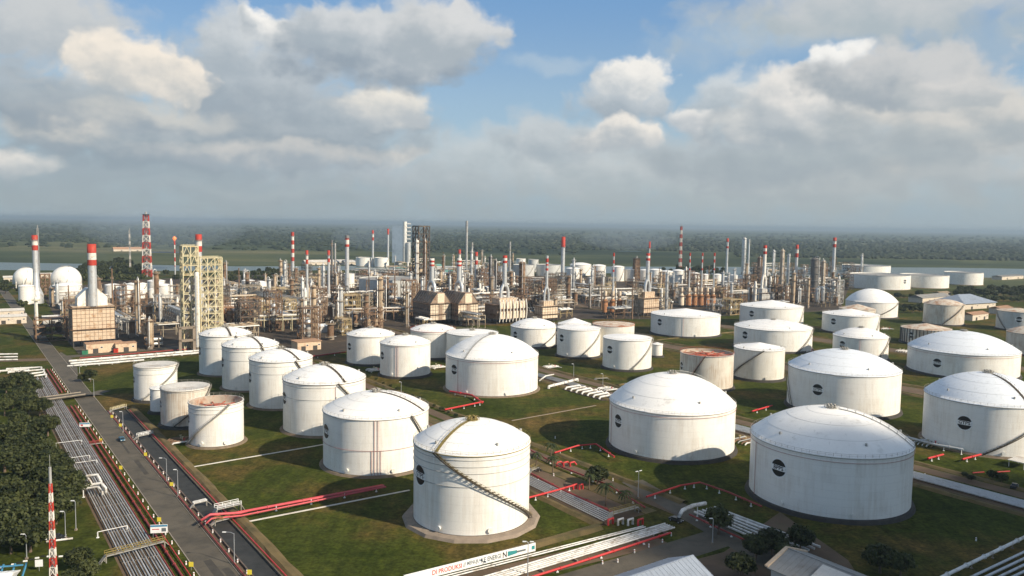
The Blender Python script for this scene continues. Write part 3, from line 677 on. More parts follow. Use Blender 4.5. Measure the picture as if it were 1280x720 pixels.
T('white open topped tank with a rusty brown inside near the road', -119.2, 316.1, 10.5, 17.0, 0, kind='open', roof='rust_inside', emblem=-.985, ez=.62, er=1.6, stair=(.45, -.97), stair_m='stair_grey', ribs=(.9, .8), drop=3.0, found='ring')
T('white tank with stained rim in front of the speckled beige column', -90.2, 504.2, 15.1, 18.6, 3.5, emblem=-.88, ez=.62, er=2.3, ribs=(.95,), rail='stair_grey', found='dark')
T('white domed tank with two thin pipes up its middle, beside the dark grassy berm', -62.7, 465.1, 14.8, 19.5, 3.9, emblem=-.9, ez=.64, er=2.3, rise=((-.28, .02, .98), (-.36, .02, .98)), ribs=(.94,), found='dark')
T('white tank with a rust band under its rim in front of the twin brown heaters', -52.9, 530.8, 15.1, 18.6, 3.4, ribs=(.93, .9), rail='rust_red', found='dark', stair=(.6, .98))
T('low white tank half hidden behind the big domed tank with the red riser', -25.5, 514.1, 16.8, 19.0, 1.3, kind='cone', found='dark')
T('big white domed tank with one thin red riser, alone on the green lawn', -10.4, 430.6, 25.3, 19.3, 10.2, emblem=-.79, ez=.66, er=2.6, fire=(.93,), rise=((-.70, .02, .93),), walk=(-.6,), rail='rail_grey', stair_m='rail_grey')
T('white cone roofed tank with a faint stair in front of the many burner heater', 17.1, 586.9, 17.6, 14.6, 5.5, kind='dome', emblem=-.79, ez=.62, er=2.4, stair=(.985, .25), stair_m='stair_grey', found='dark')
T('white cone roofed tank peeping over the flat white one, below the small cream heater', 46.8, 584.2, 12.2, 17.0, 4.2, kind='cone', stair=(.6, -.1), stair_m='stair_grey', found='dark', detail=1)
T('flat white tank on a black plinth with a stair at its shaded side', 46.6, 542.4, 14.9, 19.5, 1.3, kind='cone', emblem=-.78, ez=.68, er=2.4, stair=(.985, .05), stair_m='stair_grey', found='dark', hub=False)
T('cream tank with a rust stained top and a black vertical stripe', 72.3, 557.4, 14.7, 20.6, 1.5, kind='cone', paint='tank_cream', roof='roof_rust', found='dark', rail='rust_red', hub=False)
T('flat white tank on a black plinth in front of the stained cream one', 73.8, 498.8, 15.4, 19.4, 1.8, kind='cone', emblem=-.70, ez=.66, er=2.4, stair=(.985, .15), stair_m='stair_grey', found='dark', hub=False)
T('tiny white tank with a black stripe on the lawn', 100.9, 542.4, 3.8, 8.9, 1.1, kind='cone', found='dark', detail=1, hub=False)
T('wide low white tank with a shallow pointed roof before the six orange heaters', 146.6, 663.8, 28.7, 16.9, 4.4, kind='cone', emblem=-.72, ez=.66, er=2.7, found='dark', rise=((-.05, .03, .98),), hub=False)
T('cream tank with vertical seams and a rust red open roof frame', 110.5, 442.3, 14.7, 19.5, 0, kind='open', paint='tank_rusty', roof='roof_rust', rail='rust_red', emblem=-.93, ez=.62, er=2.2, stair=(-.05, -.72), stair_m='stair_dark', drop=1.6, found='dark')
T('big white domed tank whose round shadow lies across the green lawn', 66.3, 320.2, 25.3, 18.9, 11.1, emblem=-.82, ez=.66, er=2.6, fire=(.93,), rise=((-.93, .02, .93),), walk=(2.2,), stair_m='rail_grey', found='dark')
T('low wide white tank with a pointed roof and dark edge stair before the grey heater', 241.6, 733.0, 28.3, 18.0, 5.2, kind='cone', emblem=-.6, ez=.66, er=2.7, found='dark', stair=(.985, .8), hub=False)
T('wide white tank with a shallow domed roof behind the black striped cream tank', 197.0, 592.4, 28.1, 16.2, 4.7, emblem=-.69, ez=.68, er=2.7, found='dark', stair=(.985, .62))
T('cream tank with one thick black vertical stripe and a dark stair', 149.1, 471.5, 14.7, 18.4, 2.9, kind='cone', paint='tank_cream', stair=(.18, -.97), found='dark', hub=False)
T('wide low white emblem tank with pointed roof before the high rounded dome', 298.4, 693.0, 23.4, 15.8, 4.3, kind='cone', emblem=-.58, ez=.64, er=2.6, found='dark', stair=(.985, .85), hub=False)
T('white tank with a high rounded dome and dark diagonal stair below the riverside tanks', 373.0, 817.7, 25.0, 16.2, 12.5, stair=(.98, .1), found='dark', detail=1)
T('old low stained tank tucked in front of the high rounded dome', 338.8, 772.9, 16.6, 12.4, 4.5, kind='cone', paint='tank_rusty', roof='roof_rust', found='dark', detail=1)
T('white domed tank with one thin pipe up its middle and an emblem', 244.5, 550.0, 18.0, 15.9, 5.3, emblem=-.63, ez=.66, er=2.4, rise=((-.02, .03, .98),), stair=(.985, .55), found='dark')
ribt = T('weathered grey tank with dark vertical ribs all round', 331.6, 629.1, 18.2, 12.2, 3.6, kind='cone', paint='tank_rusty', roof='roof_rust', emblem=-.56, ez=.6, er=2.2, found='dark', detail=1, hub=False)
rbm = MB()
for i in range(44): a = 2 * pi * i / 44; rbm.beam((18.35 * cos(a), 18.35 * sin(a), .8), (18.35 * cos(a), 18.35 * sin(a), 12.2), .55)
rbm.build('wall_rib', 'steel_dark', ribt)
T('cream rust stained tank with a diagonal stair near the blue hipped roof', 416.1, 759.0, 17.6, 19.7, 4.3, paint='tank_rusty', roof='roof_rust', stair=(.9, -.05), found='dark', detail=1)
T('big white domed tank with a dark stair on its shaded edge and a lettered emblem', 168.0, 395.4, 26.5, 20.7, 8.7, roof='roof_bluish', emblem=-.42, ez=.60, er=2.7, stair=(-.995, -.86), found='dark')
T('widest white domed tank with an emblem, standing beyond the bluish roofed one', 288.4, 501.2, 31.6, 15.5, 10.6, roof='roof_bluish', emblem=-.42, ez=.55, er=2.7, fire=(.9,), found='dark')
T('big white tank with bluish dome and a long dark stair crossing its shaded wall', 201.8, 331.3, 23.4, 20.6, 9.6, roof='roof_bluish', emblem=-.30, ez=.60, er=2.75, stair=(.97, 0), stair_m='stair_dark', found='ring', walk=(.7,), rise=())
T('largest white domed tank, a red ring on its dome and railing round its rim', 107.6, 261.5, 25.4, 20.5, 9.6, emblem=-.58, ez=.66, er=2.75, fire=(.92,), rise=((-.88, .02, .92),), found='dark', walk=(1.4,), stair_m='rail_grey', word='BPPS')
T('pale grey tank with an emblem beside the orange roofed sheds', 466.5, 725.5, 17.4, 17.4, 2.5, kind='cone', paint='tank_grey', roof='roof_rust', emblem=.05, ez=.62, er=2.6, stair=(-.97, -.5), found='dark', detail=1, hub=False)
T('brown topped tank in front of the pale grey one with an emblem', 383.2, 579.4, 15.8, 16.2, 4.3, paint='tank_rusty', roof='roof_rust', found='dark', detail=1)

# far floating-roof tanks by the river
for lbl, x, y, r, h in (('wide flat white tank behind the rest by the river, dark rim', 705.2, 1577.9, 44.5, 18.7), ('widest flat white tank of the riverside group, an emblem on its sunny side', 565.8, 1217.4, 43.1, 21.5),
                        ('flat white tank between the widest one and the last one by the river', 653.6, 1254.3, 35.0, 19.8), ('last flat white tank of the riverside group, next to the dark wood', 760.4, 1332.8, 29.3, 20.5)):
    storage_tank('storage_tank', lbl, (x, y), r, h, 0, kind='open', found='ring', detail=1, drop=1.2, roof='roof_grey', rail='rail_grey', group='flat tanks by the river', emblem=.8 if r == 43.1 else None, ez=.6, er=3)

# far white tanks: plan position from (edge, edge, top, base)
def far_tank(lbl, xl, xr, yt, yb, kind='dome', paint='tank_white', group='small white tanks behind the process area', dome=.18):
    p = at((xl + xr) / 2, yb); k = mpp(p); r = (xr - xl) / 2 * k; h = (yb - yt) * k * (.86 if kind == 'dome' else .98); pp = p + Vector((p.x, p.y, 0)).normalized() * r
    return storage_tank('storage_tank', lbl, (pp.x, pp.y), r, h, r * dome, kind=kind, paint=paint, roof='roof_white' if kind == 'dome' else 'roof_grey', found='ring', detail=0, hub=False, group=group, drop=1, stair=(.95, .3) if r > 9 else None, stair_m='stair_grey')

# ================================================================== PROCESS AREA
def ladder_cage(b, x, y, z0, z1, a):
    ux, uy = cos(a), sin(a)
    for sgn in (-.35, .35): b.beam((x - uy * sgn, y + ux * sgn, z0), (x - uy * sgn, y + ux * sgn, z1), .10)
    for z in range(int(z0) + 1, int(z1), 2): b.beam((x - uy * .35, y + ux * .35, z), (x + uy * .35, y - ux * .35, z), .08)
def platform(parent, r, z, m, n=16, a0=0, a1=2 * pi, w=1.5):
    b = MB(); k = n; vs = []; fs = []
    for i in range(k + 1):
        a = a0 + (a1 - a0) * i / k
        for rr, zz in ((r + .05, z), (r + w, z), (r + w, z - .22), (r + .05, z - .22)): vs.append((rr * cos(a), rr * sin(a), zz))
    for i in range(k):
        for j in range(4): fs.append((i * 4 + j, i * 4 + (j + 1) % 4, (i + 1) * 4 + (j + 1) % 4, (i + 1) * 4 + j))
    b.add(vs, fs)
    rr = r + w - .06; pt = [(rr * cos(a0 + (a1 - a0) * i / k), rr * sin(a0 + (a1 - a0) * i / k)) for i in range(k + 1)]
    for i, (x, y) in enumerate(pt):
        b.beam((x, y, z), (x, y, z + 1.1), .09)
        if i < k:
            for zz in (.55, 1.1): b.beam((x, y, z + zz), (*pt[i + 1], z + zz), .08)
    return b.build('platform', m, parent)

def column(name, label, pos, r, h, m='insul_beige', pm='steel_yellow', nplat=5, skirt=None, group=None, bands=(), cat='column', pipe=True, taper=None, rot=0):
    t = thing(name, label, cat, (pos[0], pos[1], 0), rot, group)
    r2 = taper or r
    MB().lathe([(r * 1.12, 0), (r * 1.02, 3)], 20, cap_bot=False).build('skirt', skirt or 'concrete', t)
    MB().lathe([(r, 3), (r + (r2 - r) * .5, h * .5), (r2, h - r2 * .6), (r2 * .85, h - r2 * .25), (r2 * .5, h - .05), (.01, h)], 20).build('shell', m, t)
    for i in range(nplat):
        z = h * (.16 + .80 * i / max(1, nplat - 1)) if nplat > 1 else h * .9
        a = random.uniform(0, 6); platform(t, r if z < h * .5 else max(r2, r * .9), z, pm, 12, a, a + (2 * pi if i == nplat - 1 else 4.2))
    b = MB(); ladder_cage(b, (r + .5) * cos(-1), (r + .5) * sin(-1), 0, h * .96, -1); b.build('ladder', pm, t)
    if pipe:
        b = MB(); a = random.uniform(-2.4, -.6); x, y = (r + .9) * cos(a), (r + .9) * sin(a)
        b.tube([(0, 0, h - .3), (0, 0, h + 1.2), (x * .5, y * .5, h + 1.9), (x, y, h + 1.0), (x, y, 2), (x * 2, y * 2, 1.4)], .32, 8); b.build('overhead_pipe', 'insul_silver', t)
    return t

def stack(label, pos, h, r, name='chimney_stack', m='stack_silver', bands=None, base='none', base_h=10, group='red and white chimneys', flare=1.0, rot=0, z0=0.0, cat='chimney', duct='stack_silver', plat=True):
    """shaft with painted bands at the top; base: none / cone / legs (ducts gathering into the shaft)"""
    t = thing(name, label, cat, (pos[0], pos[1], z0), rot, group); H = h - z0
    zb = base_h if base != 'none' else 0
    prof = [(r * 1.25 * flare, zb), (r * 1.05, zb + (H - zb) * .35), (r, H)]
    if base == 'cone': prof = [(r * 2.6, 0), (r * 2.5, base_h * .5), (r * 1.2, base_h)] + prof[1:]
    MB().lathe(prof, 20, cap_top=True).build('shaft', m, t)
    for (f0, f1, bm) in bands or ():
        z_0, z_1 = H * f0, H * f1 + (.12 if f1 >= 1 else 0); MB().lathe([(r * 1.10, z_0), (r * 1.08, z_1)] + ([(r * .8, z_1)] if f1 >= 1 else []), 20).build('painted_band', bm, t)
    if base == 'legs':
        for sgn in (-1, 1):
            w = base_h * .42 * sgn
            MB().tube(arc((w, 0, -1), (w, 0, base_h * .6), (0, 0, base_h * 1.15), 6), r * .8, 12).build('breeching_duct', duct, t)
    if plat:
        f = (bands[-1][0] if bands else .9); platform(t, r * 1.1, H * f - .2, 'steel_grey', 10, w=.9)
    return t
RWR = lambda a=.80: ((a, a + (1 - a) / 3, 'band_red'), (a + (1 - a) / 3, a + 2 * (1 - a) / 3, 'band_white'), (a + 2 * (1 - a) / 3, 1, 'band_red'))
def bands_all(n, a=.2): return tuple((a + (1 - a) * i / n, a + (1 - a) * (i + 1) / n, 'band_red' if (n - i) % 2 else 'band_white') for i in range(n))

def lattice_tower(label, pos, h, w0, w1, n=9, name='lattice_tower', cat='tower', colors=('band_red', 'band_white'), rot=.3, bw=.5, top=True):
    t = thing(name, label, cat, (pos[0], pos[1], 0), rot)
    for i in range(n):
        z0, z1 = h * i / n, h * (i + 1) / n; a, c = w0 + (w1 - w0) * i / n, w0 + (w1 - w0) * (i + 1) / n; b = MB()
        for k in range(4):
            s = ((-1, -1), (1, -1), (1, 1), (-1, 1)); p, q = s[k], s[(k + 1) % 4]
            P0, P1 = (p[0] * a / 2, p[1] * a / 2, z0), (p[0] * c / 2, p[1] * c / 2, z1); Q0, Q1 = (q[0] * a / 2, q[1] * a / 2, z0), (q[0] * c / 2, q[1] * c / 2, z1)
            b.beam(P0, P1, bw * 1.5); b.beam(P0, Q1, bw); b.beam(Q0, P1, bw); b.beam(P1, Q1, bw * 1.3)
        b.build('tower_section', colors[i % 2 == (n % 2)], t)
    MB().cyl((0, 0, 0), (0, 0, h + 4), w1 * .16 + .25, n=8).build('riser_pipe', 'steel_grey', t)
    if top: b = MB().box((0, 0, h + .2), (w1 * 1.7, w1 * 1.7, .4)); b.build('top_platform', 'steel_dark', t)
    return t

def frame_tower(label, pos, wx, wy, h, levels, m='steel_yellow', rot=GROT, name='steel_structure', cat='steel structure', nx=2, ny=2, vessels=True, group=None, floor_m='steel_dark', brace=True, bw=.7, vm='insul_beige', solid_base=0):
    t = thing(name, label, cat, (pos[0], pos[1], 0), rot, group)
    xs = [-wx / 2 + wx * i / nx for i in range(nx + 1)]; ys = [-wy / 2 + wy * i / ny for i in range(ny + 1)]
    b = MB()
    for x in xs:
        for y in ys:
            if x in (xs[0], xs[-1]) or y in (ys[0], ys[-1]): b.beam((x, y, 0), (x, y, h), bw)
    for z in (.3, h):
        for y in (ys[0], ys[-1]): b.beam((xs[0] - bw / 2, y, z), (xs[-1] + bw / 2, y, z), bw * .9)
        for x in (xs[0], xs[-1]): b.beam((x, ys[0], z), (x, ys[-1], z), bw * .9)
    b.build('main_frame', m, t)
    for l in range(1, levels + 1):
        z = h * l / levels - (.02 if l == levels else 0); bb = MB()
        for y in (ys[0], ys[-1]): bb.beam((xs[0], y, z), (xs[-1], y, z), bw * .8)
        for x in (xs[0], xs[-1]): bb.beam((x, ys[0], z), (x, ys[-1], z), bw * .8)
        for x, y, x2, y2 in ((xs[0], ys[0], xs[-1], ys[0]), (xs[-1], ys[0], xs[-1], ys[-1]), (xs[0], ys[-1], xs[-1], ys[-1]), (xs[0], ys[0], xs[0], ys[-1])):
            bb.beam((x, y, z + 1.1), (x2, y2, z + 1.1), .16); bb.beam((x, y, z + .55), (x2, y2, z + .55), .14)
        bb.build('floor_beam', m, t)
        if l % 2 or random.random() < .4:
            MB().box((random.uniform(-.1, .1) * wx, 0, z + .02), (wx * random.uniform(.6, .96), wy * .9, .18)).build('floor_grating', floor_m, t)
    if brace:
        bb = MB()
        for l in range(levels):
            z0, z1 = h * l / levels, h * (l + 1) / levels
            for i in range(nx):
                if (i + l) % 2 == 0:
                    bb.beam((xs[i], ys[0], z0), ((xs[i] + xs[i + 1]) / 2, ys[0], z1), bw * .6); bb.beam((xs[i + 1], ys[0], z0), ((xs[i] + xs[i + 1]) / 2, ys[0], z1), bw * .6)
                else: bb.beam((xs[i], ys[0], z0), (xs[i + 1], ys[0], z1), bw * .6)
            for i in range(ny): bb.beam((xs[-1], ys[i], z0), (xs[-1], ys[i + 1], z1), bw * .6); bb.beam((xs[0], ys[i + 1], z0), (xs[0], ys[i], z1), bw * .6)
        bb.build('diagonal_brace', m, t)
    if vessels:
        for k in range(max(1, int(wx / 7))):
            x = -wx / 2 + wx * (k + .5) / max(1, int(wx / 7)); rr = min(wx, wy) * random.uniform(.14, .22); z = h * random.choice((.0, .2, .33)); hh = h * random.uniform(.3, .6)
            MB().lathe([(rr * .3, z), (rr, z + rr * .7), (rr, z + hh), (rr * .6, z + hh + rr * .6), (.05, z + hh + rr * .75)], 14, (x, random.uniform(-.15, .15) * wy)).build('vessel', vm, t)
    return t

def heater_box(label, pos, wx, wy, h, m='cream_panel', side=None, rot=0, stack_h=30, stack_r=1.6, hood='gable', legs=2.5, bands=RWR(), group=None, conv=None, stack_m='stack_silver', ydir=0):
    """fired heater: panelled firebox on short legs, convection section or hood, chimney"""
    t = thing('fired_heater', label, 'fired heater', (pos[0], pos[1], 0), rot, group)
    b = MB()
    for i in range(5):
        for sy in (-1, 1): b.beam((-wx / 2 + wx * i / 4 * .98 + .2, sy * wy * .45, 0), (-wx / 2 + wx * i / 4 * .98 + .2, sy * wy * .45, legs), .6)
    b.build('support_leg', 'steel_dark', t)
    MB().box((0, 0, legs + h / 2), (wx, wy, h)).build('firebox', m, t)
    rb = MB()                                             # buckstays and girts standing proud of the panels
    nv = max(3, int(wx / 2.6)); nh = max(3, int(h / 2.6))
    for sy in (-1, 1):
        for i in range(nv + 1): rb.box((-wx / 2 + wx * i / nv, sy * (wy / 2 + .1), legs + h / 2), (.18, .2, h))
        for i in range(nh + 1): rb.box((0, sy * (wy / 2 + .13), legs + h * i / nh), (wx + .5, .26, .16))
    nv2 = max(2, int(wy / 2.6))
    for sx in (-1, 1):
        for i in range(nv2 + 1): rb.box((sx * (wx / 2 + .1), -wy / 2 + wy * i / nv2, legs + h / 2), (.2, .18, h))
        for i in range(nh + 1): rb.box((sx * (wx / 2 + .13), 0, legs + h * i / nh), (.26, wy + .5, .16))
    rb.build('buckstay', ('steel_dark' if side else 'brown_panel') if m != 'grey_panel' else 'steel_grey', t)
    if side:
        for sy in (-1, 1): MB().box((0, sy * (wy / 2 + .05), legs + h / 2), (wx * .995, .06, h * .99)).build('side_panel', side, t)
    for zz in (.33, .97):
        w = MB(); z = legs + h * zz
        for sy in (-1, 1): w.box((0, sy * (wy / 2 + .9), z), (wx + 3.4, 1.3, .15)); w.beam((-wx / 2 - 1.5, sy * (wy / 2 + 1.5), z + 1.1), (wx / 2 + 1.5, sy * (wy / 2 + 1.5), z + 1.1), .1)
        for sx in (-1, 1): w.box((sx * (wx / 2 + .9), 0, z), (1.3, wy + .5, .15)); w.beam((sx * (wx / 2 + 1.5), -wy / 2 - 1.5, z + 1.1), (sx * (wx / 2 + 1.5), wy / 2 + 1.5, z + 1.1), .1)
        w.build('walkway', 'steel_rust', t)
    z = legs + h
    if hood == 'gable':
        hh = h * .52; MB().add([(-wx * .36, -wy * .3, z), (wx * .36, -wy * .3, z), (wx * .36, wy * .3, z), (-wx * .36, wy * .3, z), (-wx * .36, -wy * .3, z + hh * .48), (wx * .36, -wy * .3, z + hh * .48), (wx * .36, wy * .3, z + hh * .48), (-wx * .36, wy * .3, z + hh * .48), (-stack_r * 1.2, -wy * .3, z + hh), (stack_r * 1.2, -wy * .3, z + hh), (stack_r * 1.2, wy * .3, z + hh), (-stack_r * 1.2, wy * .3, z + hh)],
                 [(0, 1, 5, 4), (1, 2, 6, 5), (2, 3, 7, 6), (3, 0, 4, 7), (4, 5, 9, 8), (5, 6, 10, 9), (6, 7, 11, 10), (7, 4, 8, 11), (8, 9, 10, 11)]).build('flue_hood', 'insul_white', t); zs = z + hh * .35
    elif hood == 'block':
        MB().box((0, 0, z + h * .2), (wx * .66, wy * .6, h * .4)).build('convection_section', conv or m, t)
        r2 = MB()
        for i in range(6):
            for sy in (-1, 1): r2.box((-wx * .33 + wx * .66 * i / 5, sy * (wy * .3 + .1), z + h * .2), (.2, .2, h * .4))
        r2.build('convection_buckstay', 'brown_panel', t); zs = z + h * .4
    elif hood == 'ridge':                                 # long ribbed gable along the firebox
        hh = h * .62; rd = MB().add([(-wx / 2, -wy / 2, z), (wx / 2, -wy / 2, z), (wx / 2, wy / 2, z), (-wx / 2, wy / 2, z), (-wx / 2, 0 - wy * .16, z + hh), (wx / 2, 0 - wy * .16, z + hh), (wx / 2, wy * .16, z + hh), (-wx / 2, wy * .16, z + hh)],
                      [(0, 1, 5, 4), (1, 2, 6, 5), (2, 3, 7, 6), (3, 0, 4, 7), (4, 5, 6, 7)]); rd.build('arch_roof', side or m, t)
        rr = MB()
        for i in range(9):
            x = -wx / 2 + wx * i / 8
            for sy in (-1, 1): rr.beam((x, sy * (wy / 2 + .1), z), (x, sy * (wy * .16 + .1), z + hh + .1), .55)
        for k in range(10):
            for zz in (.25, .6): rr.box((-wx / 2 + wx * (k + .5) / 10, -wy / 2 - .18, legs + h * zz), (1.1, .3, 1.6)); rr.box((-wx / 2 + wx * (k + .5) / 10, wy / 2 + .18, legs + h * zz), (1.1, .3, 1.6))
        rr.build('arch_rib', 'steel_dark', t)
        for sx in (-1, 1): MB().box((sx * (wx / 2 + .25), 0, z + hh * .45), (.5, wy * .34, hh * .95)).build('end_box', 'pale_panel', t); MB().box((sx * (wx / 2 + .3), 0, legs + h * .5), (.25, wy * .16, h)).build('end_column', 'brown_panel', t)
        zs = z + hh
    else: zs = z
    if stack_h:
        H = stack_h; s0 = zs
        if hood in ('ridge', 'block'):
            bh = (H - s0) * .3; w = wx * .16 if hood == 'ridge' else wx * .14
            dx, dy = (1, 0) if not ydir else (0, 1)
            for sgn in (-1, 1): MB().tube([(w * sgn * dx, w * sgn * dy, s0 - 1.5)] + arc((w * sgn * dx, w * sgn * dy, s0 + bh * .35), (w * sgn * .9 * dx, w * sgn * .9 * dy, s0 + bh * .8), (0, 0, s0 + bh * 1.15), 5), stack_r * .85, 12).build('breeching_duct', stack_m, t)
            s0 += bh * .9
        fy = -wy * .3 - stack_r * .9 if hood == 'gable' else 0
        if hood == 'gable': s0 = z
        sh = MB().lathe([(stack_r * 1.15, s0), (stack_r, H)], 18, (0, fy), cap_top=True).build('flue_stack', stack_m, t)
        for (f0, f1, bm) in bands:
            za, zb = s0 + (H - s0) * f0, s0 + (H - s0) * f1 + (.1 if f1 >= 1 else 0); MB().lathe([(stack_r * 1.12, za), (stack_r * 1.10, zb)] + ([(stack_r * .8, zb)] if f1 >= 1 else []), 18, (0, fy)).build('painted_band', bm, sh)
    return t

def can_heater(label, pos, r, h, m='orange_rust', stack_h=0, top='pale_panel', group=None):
    t = thing('vertical_heater', label, 'fired heater', (pos[0], pos[1], 0), GROT, group)
    b = MB()
    for i in range(6): a = i * pi / 3; b.beam((r * .9 * cos(a), r * .9 * sin(a), 0), (r * .9 * cos(a), r * .9 * sin(a), 2.5), .4)
    b.build('support_leg', 'steel_dark', t)
    MB().lathe([(r, 2.4), (r, h), (r * .55, h + r * .6)], 18, cap_bot=True).build('firebox', m, t)
    MB().lathe([(r * .55, h + r * .6), (r * .55, h * 1.7)], 14, cap_top=True).build('convection_section', top, t)
    platform(t, r, h * .98, 'steel_rust', 12); platform(t, r * .55, h * 1.35, 'steel_rust', 10)
    if stack_h:
        s = MB().lathe([(r * .30, h * 1.7), (r * .25, stack_h)], 12, cap_top=True).build('flue_stack', 'stack_silver', t)
        for f0, f1, bm in RWR(.72)[:1] + RWR(.72)[2:] + ((.5, .56, 'band_red'),):
            za, zb = h * 1.7 + (stack_h - h * 1.7) * f0, h * 1.7 + (stack_h - h * 1.7) * f1; MB().lathe([(r * .33, za), (r * .31, zb)], 12).build('painted_band', bm, s)
    return t

# ---- landmarks: label phrases used by the smaller plant around them
LM = []
def lm(short, px, py): LM.append((short, px, py))
def P(px, py): return at(px, py)

# tall chimneys standing by themselves (x, base, top, width)
def chim(label, px, yb, yt, w, short=None, **kw):
    p = P(px, yb); o = stack(label, (p.x, p.y), hgt(px, yb, yt), w / 2 * mpp(p), **kw)
    if short: lm(short, px, yb)
    return o
chim('silver chimney with flared foot and red and white top, beside the white ball tanks', 46, 379, 294, 5.4, 'flared silver chimney', bands=RWR(.78), base='cone', base_h=18)
chim('chimney striped red and white down most of its length beyond the dark trees', 366, 342, 290, 3.4, 'striped chimney', bands=bands_all(9, .1))
chim('plain pale chimney with red and white top, standing in front of the small white sheds', 384, 383, 313, 3.0, 'pale chimney', bands=RWR(.76))
chim('pale chimney with a short red top above the long white roof', 411, 374, 313, 3.0, None, bands=((.76, .84, 'band_red'), (.9, 1, 'band_red')))
chim('stout silver chimney with dark red rings and white top bands', 434, 374, 294, 4.6, 'stout ringed chimney', bands=((.82, .86, 'band_red'), (.86, .93, 'band_white'), (.93, .96, 'band_red'), (.96, 1, 'stack_dark')))
chim('thin black chimney, one of a close pair beyond the pale chimney with short red top', 415, 356, 300, 2.4, 'black chimney pair', m='stack_dark', bands=(), group='pair of black chimneys')
chim('shorter grey chimney of the close dark pair', 419, 357, 304, 2.2, None, m='steel_grey', bands=(), group='pair of black chimneys')
chim('distant thin white chimney with red tip beside the glassy white tower', 466, 333, 288, 2.4, None, bands=RWR(.72))
chim('distant thin grey chimney with red tip close to the glassy white tower', 485, 333, 286, 2.4, None, bands=((.85, 1, 'band_red'),))
chim('far grey chimney without paint rising above the green roofs', 583, 331, 276, 3.0, 'bare grey chimney', m='steel_grey', bands=())
chim('short far grey pipe stack next to the bare grey chimney', 590, 331, 303, 2.4, None, m='steel_grey', bands=())
chim('far slim grey mast chimney behind the many burner heater', 637, 346, 302, 2.0, None, m='steel_grey', bands=())
chim('tall thick chimney with a long red top in the middle of the plant', 703, 360, 296, 4.6, 'long red topped chimney', bands=((.80, 1, 'band_red'),))
chim('slender grey chimney with red tip beyond the row of six heaters', 908, 342, 298, 2.6, None, bands=((.72, .78, 'band_red'), (.9, 1, 'band_red')))
chim('slim silver stack next to the fat grey far column', 935, 338, 299, 2.2, None, bands=())
chim('silver chimney with red and white cap and forked foot above the grey heater', 994, 366, 306, 3.2, 'forked chimney', bands=RWR(.74), base='legs', base_h=8)
chim('tallest chimney at the edge of the plant, red and white cap above ducts', 1041, 352, 297, 3.4, 'edge chimney', bands=RWR(.78))
chim('chimney with a dark red band over a round vessel in the far haze', 811, 344, 302, 2.0, None, bands=((.3, .5, 'band_red'), (.8, 1, 'band_red')))
chim('slender chimney with a red and white cap just behind the second brown heater', 574, 366, 312, 3.0, None, bands=RWR(.7))
chim('silver chimney with red cap and forked foot behind the far brown structure', 595, 361, 315, 3.4, 'far forked chimney', bands=RWR(.66), base='legs', base_h=10)

# lattice towers
p = P(184, 346); lattice_tower('tall red and white lattice flare tower above the dark trees', p, hgt(184, 346, 268), 13, 7, 9, bw=.6); lm('lattice flare tower', 184, 346)
p = P(850, 338); lattice_tower('distant red and white lattice mast with a pale top', p, hgt(850, 338, 283), 5, 3, 11, bw=.4)
p = P(219, 346); o = stack('slim red and white flare pipe with an orange flame at its tip', (p.x, p.y), hgt(219, 346, 301), .9, name='flare_stack', cat='flare', bands=bands_all(7, .2), group=None, plat=False)
fm = bpy.data.materials.new('flame'); fm.use_nodes = True; fm.node_tree.nodes['Principled BSDF'].inputs['Base Color'].default_value = (.8, .2, .06, 1)
fm.node_tree.nodes['Principled BSDF'].inputs['Emission Color'].default_value = (1, .25, .10, 1); fm.node_tree.nodes['Principled BSDF'].inputs['Emission Strength'].default_value = .75; MATS['flame'] = fm
hh = hgt(219, 346, 301); MB().lathe([(.6, hh), (2.6, hh + 2.4), (2.9, hh + 4.2), (1.7, hh + 6), (.05, hh + 7)], 10).build('flame', 'flame', o)
p = P(49, 352); lattice_tower('thin grey radio mast rising behind the flared silver chimney', p, hgt(49, 352, 285), 2.2, 1.6, 12, name='radio_mast', cat='mast', colors=('steel_grey', 'steel_grey'), bw=.28, top=False)
p = P(163, 342); lattice_tower('thin pale radio mast short of the lattice flare tower', p, hgt(163, 342, 288), 2.0, 1.4, 12, name='radio_mast', cat='mast', colors=('steel_grey', 'band_white'), bw=.28, top=False)
p = P(795, 352); lattice_tower('rusty lattice derrick between the thin chimney heaters and the tan heater', p, hgt(795, 352, 323), 9, 7, 6, name='lattice_tower', colors=('steel_rust', 'steel_rust'), bw=.9)

# yellow reactor structure: two bays of different height
p = P(238.5, 437); k = mpp(p); frame_tower('tall narrow yellow steel tower with a reactor inside, taller of the joined pair', p, 17 * k, 14 * k, hgt(238, 437, 308), 11, rot=GROT, nx=2, ny=2, bw=.6, vm='insul_beige'); lm('yellow steel towers', 250, 437)
p2 = P(263.5, 434); frame_tower('wider yellow steel tower with white braces, shorter of the joined pair', p2, 25 * k, 15 * k, hgt(262, 437, 323), 13, rot=GROT, nx=3, ny=2, bw=.6, vm='insul_white')
pc = P(247.5, 439); column('reactor_column', 'smooth pale pipe column running up the seam of the two yellow towers', pc, 1.5, hgt(247, 439, 340), 'insul_white', nplat=0, pipe=False)
p3 = P(234, 440); b3 = thing('concrete_frame', 'pale concrete portal frame under the taller yellow tower', 'frame', (p3.x, p3.y, 0), GROT); fb = MB()
for x in (-4.5, 4.5): fb.box((x, 0, 8.5), (1.8, 2.2, 17))
for z in (8, 16.6): fb.box((0, 0, z), (10.8, 2.2, 1.6))
fb.build('portal', 'concrete', b3)
p = P(250, 401); o = stack('chimney with a scorched red and white cap behind the yellow towers', (p.x, p.y), hgt(250, 401, 293), 2.5, bands=RWR(.80))

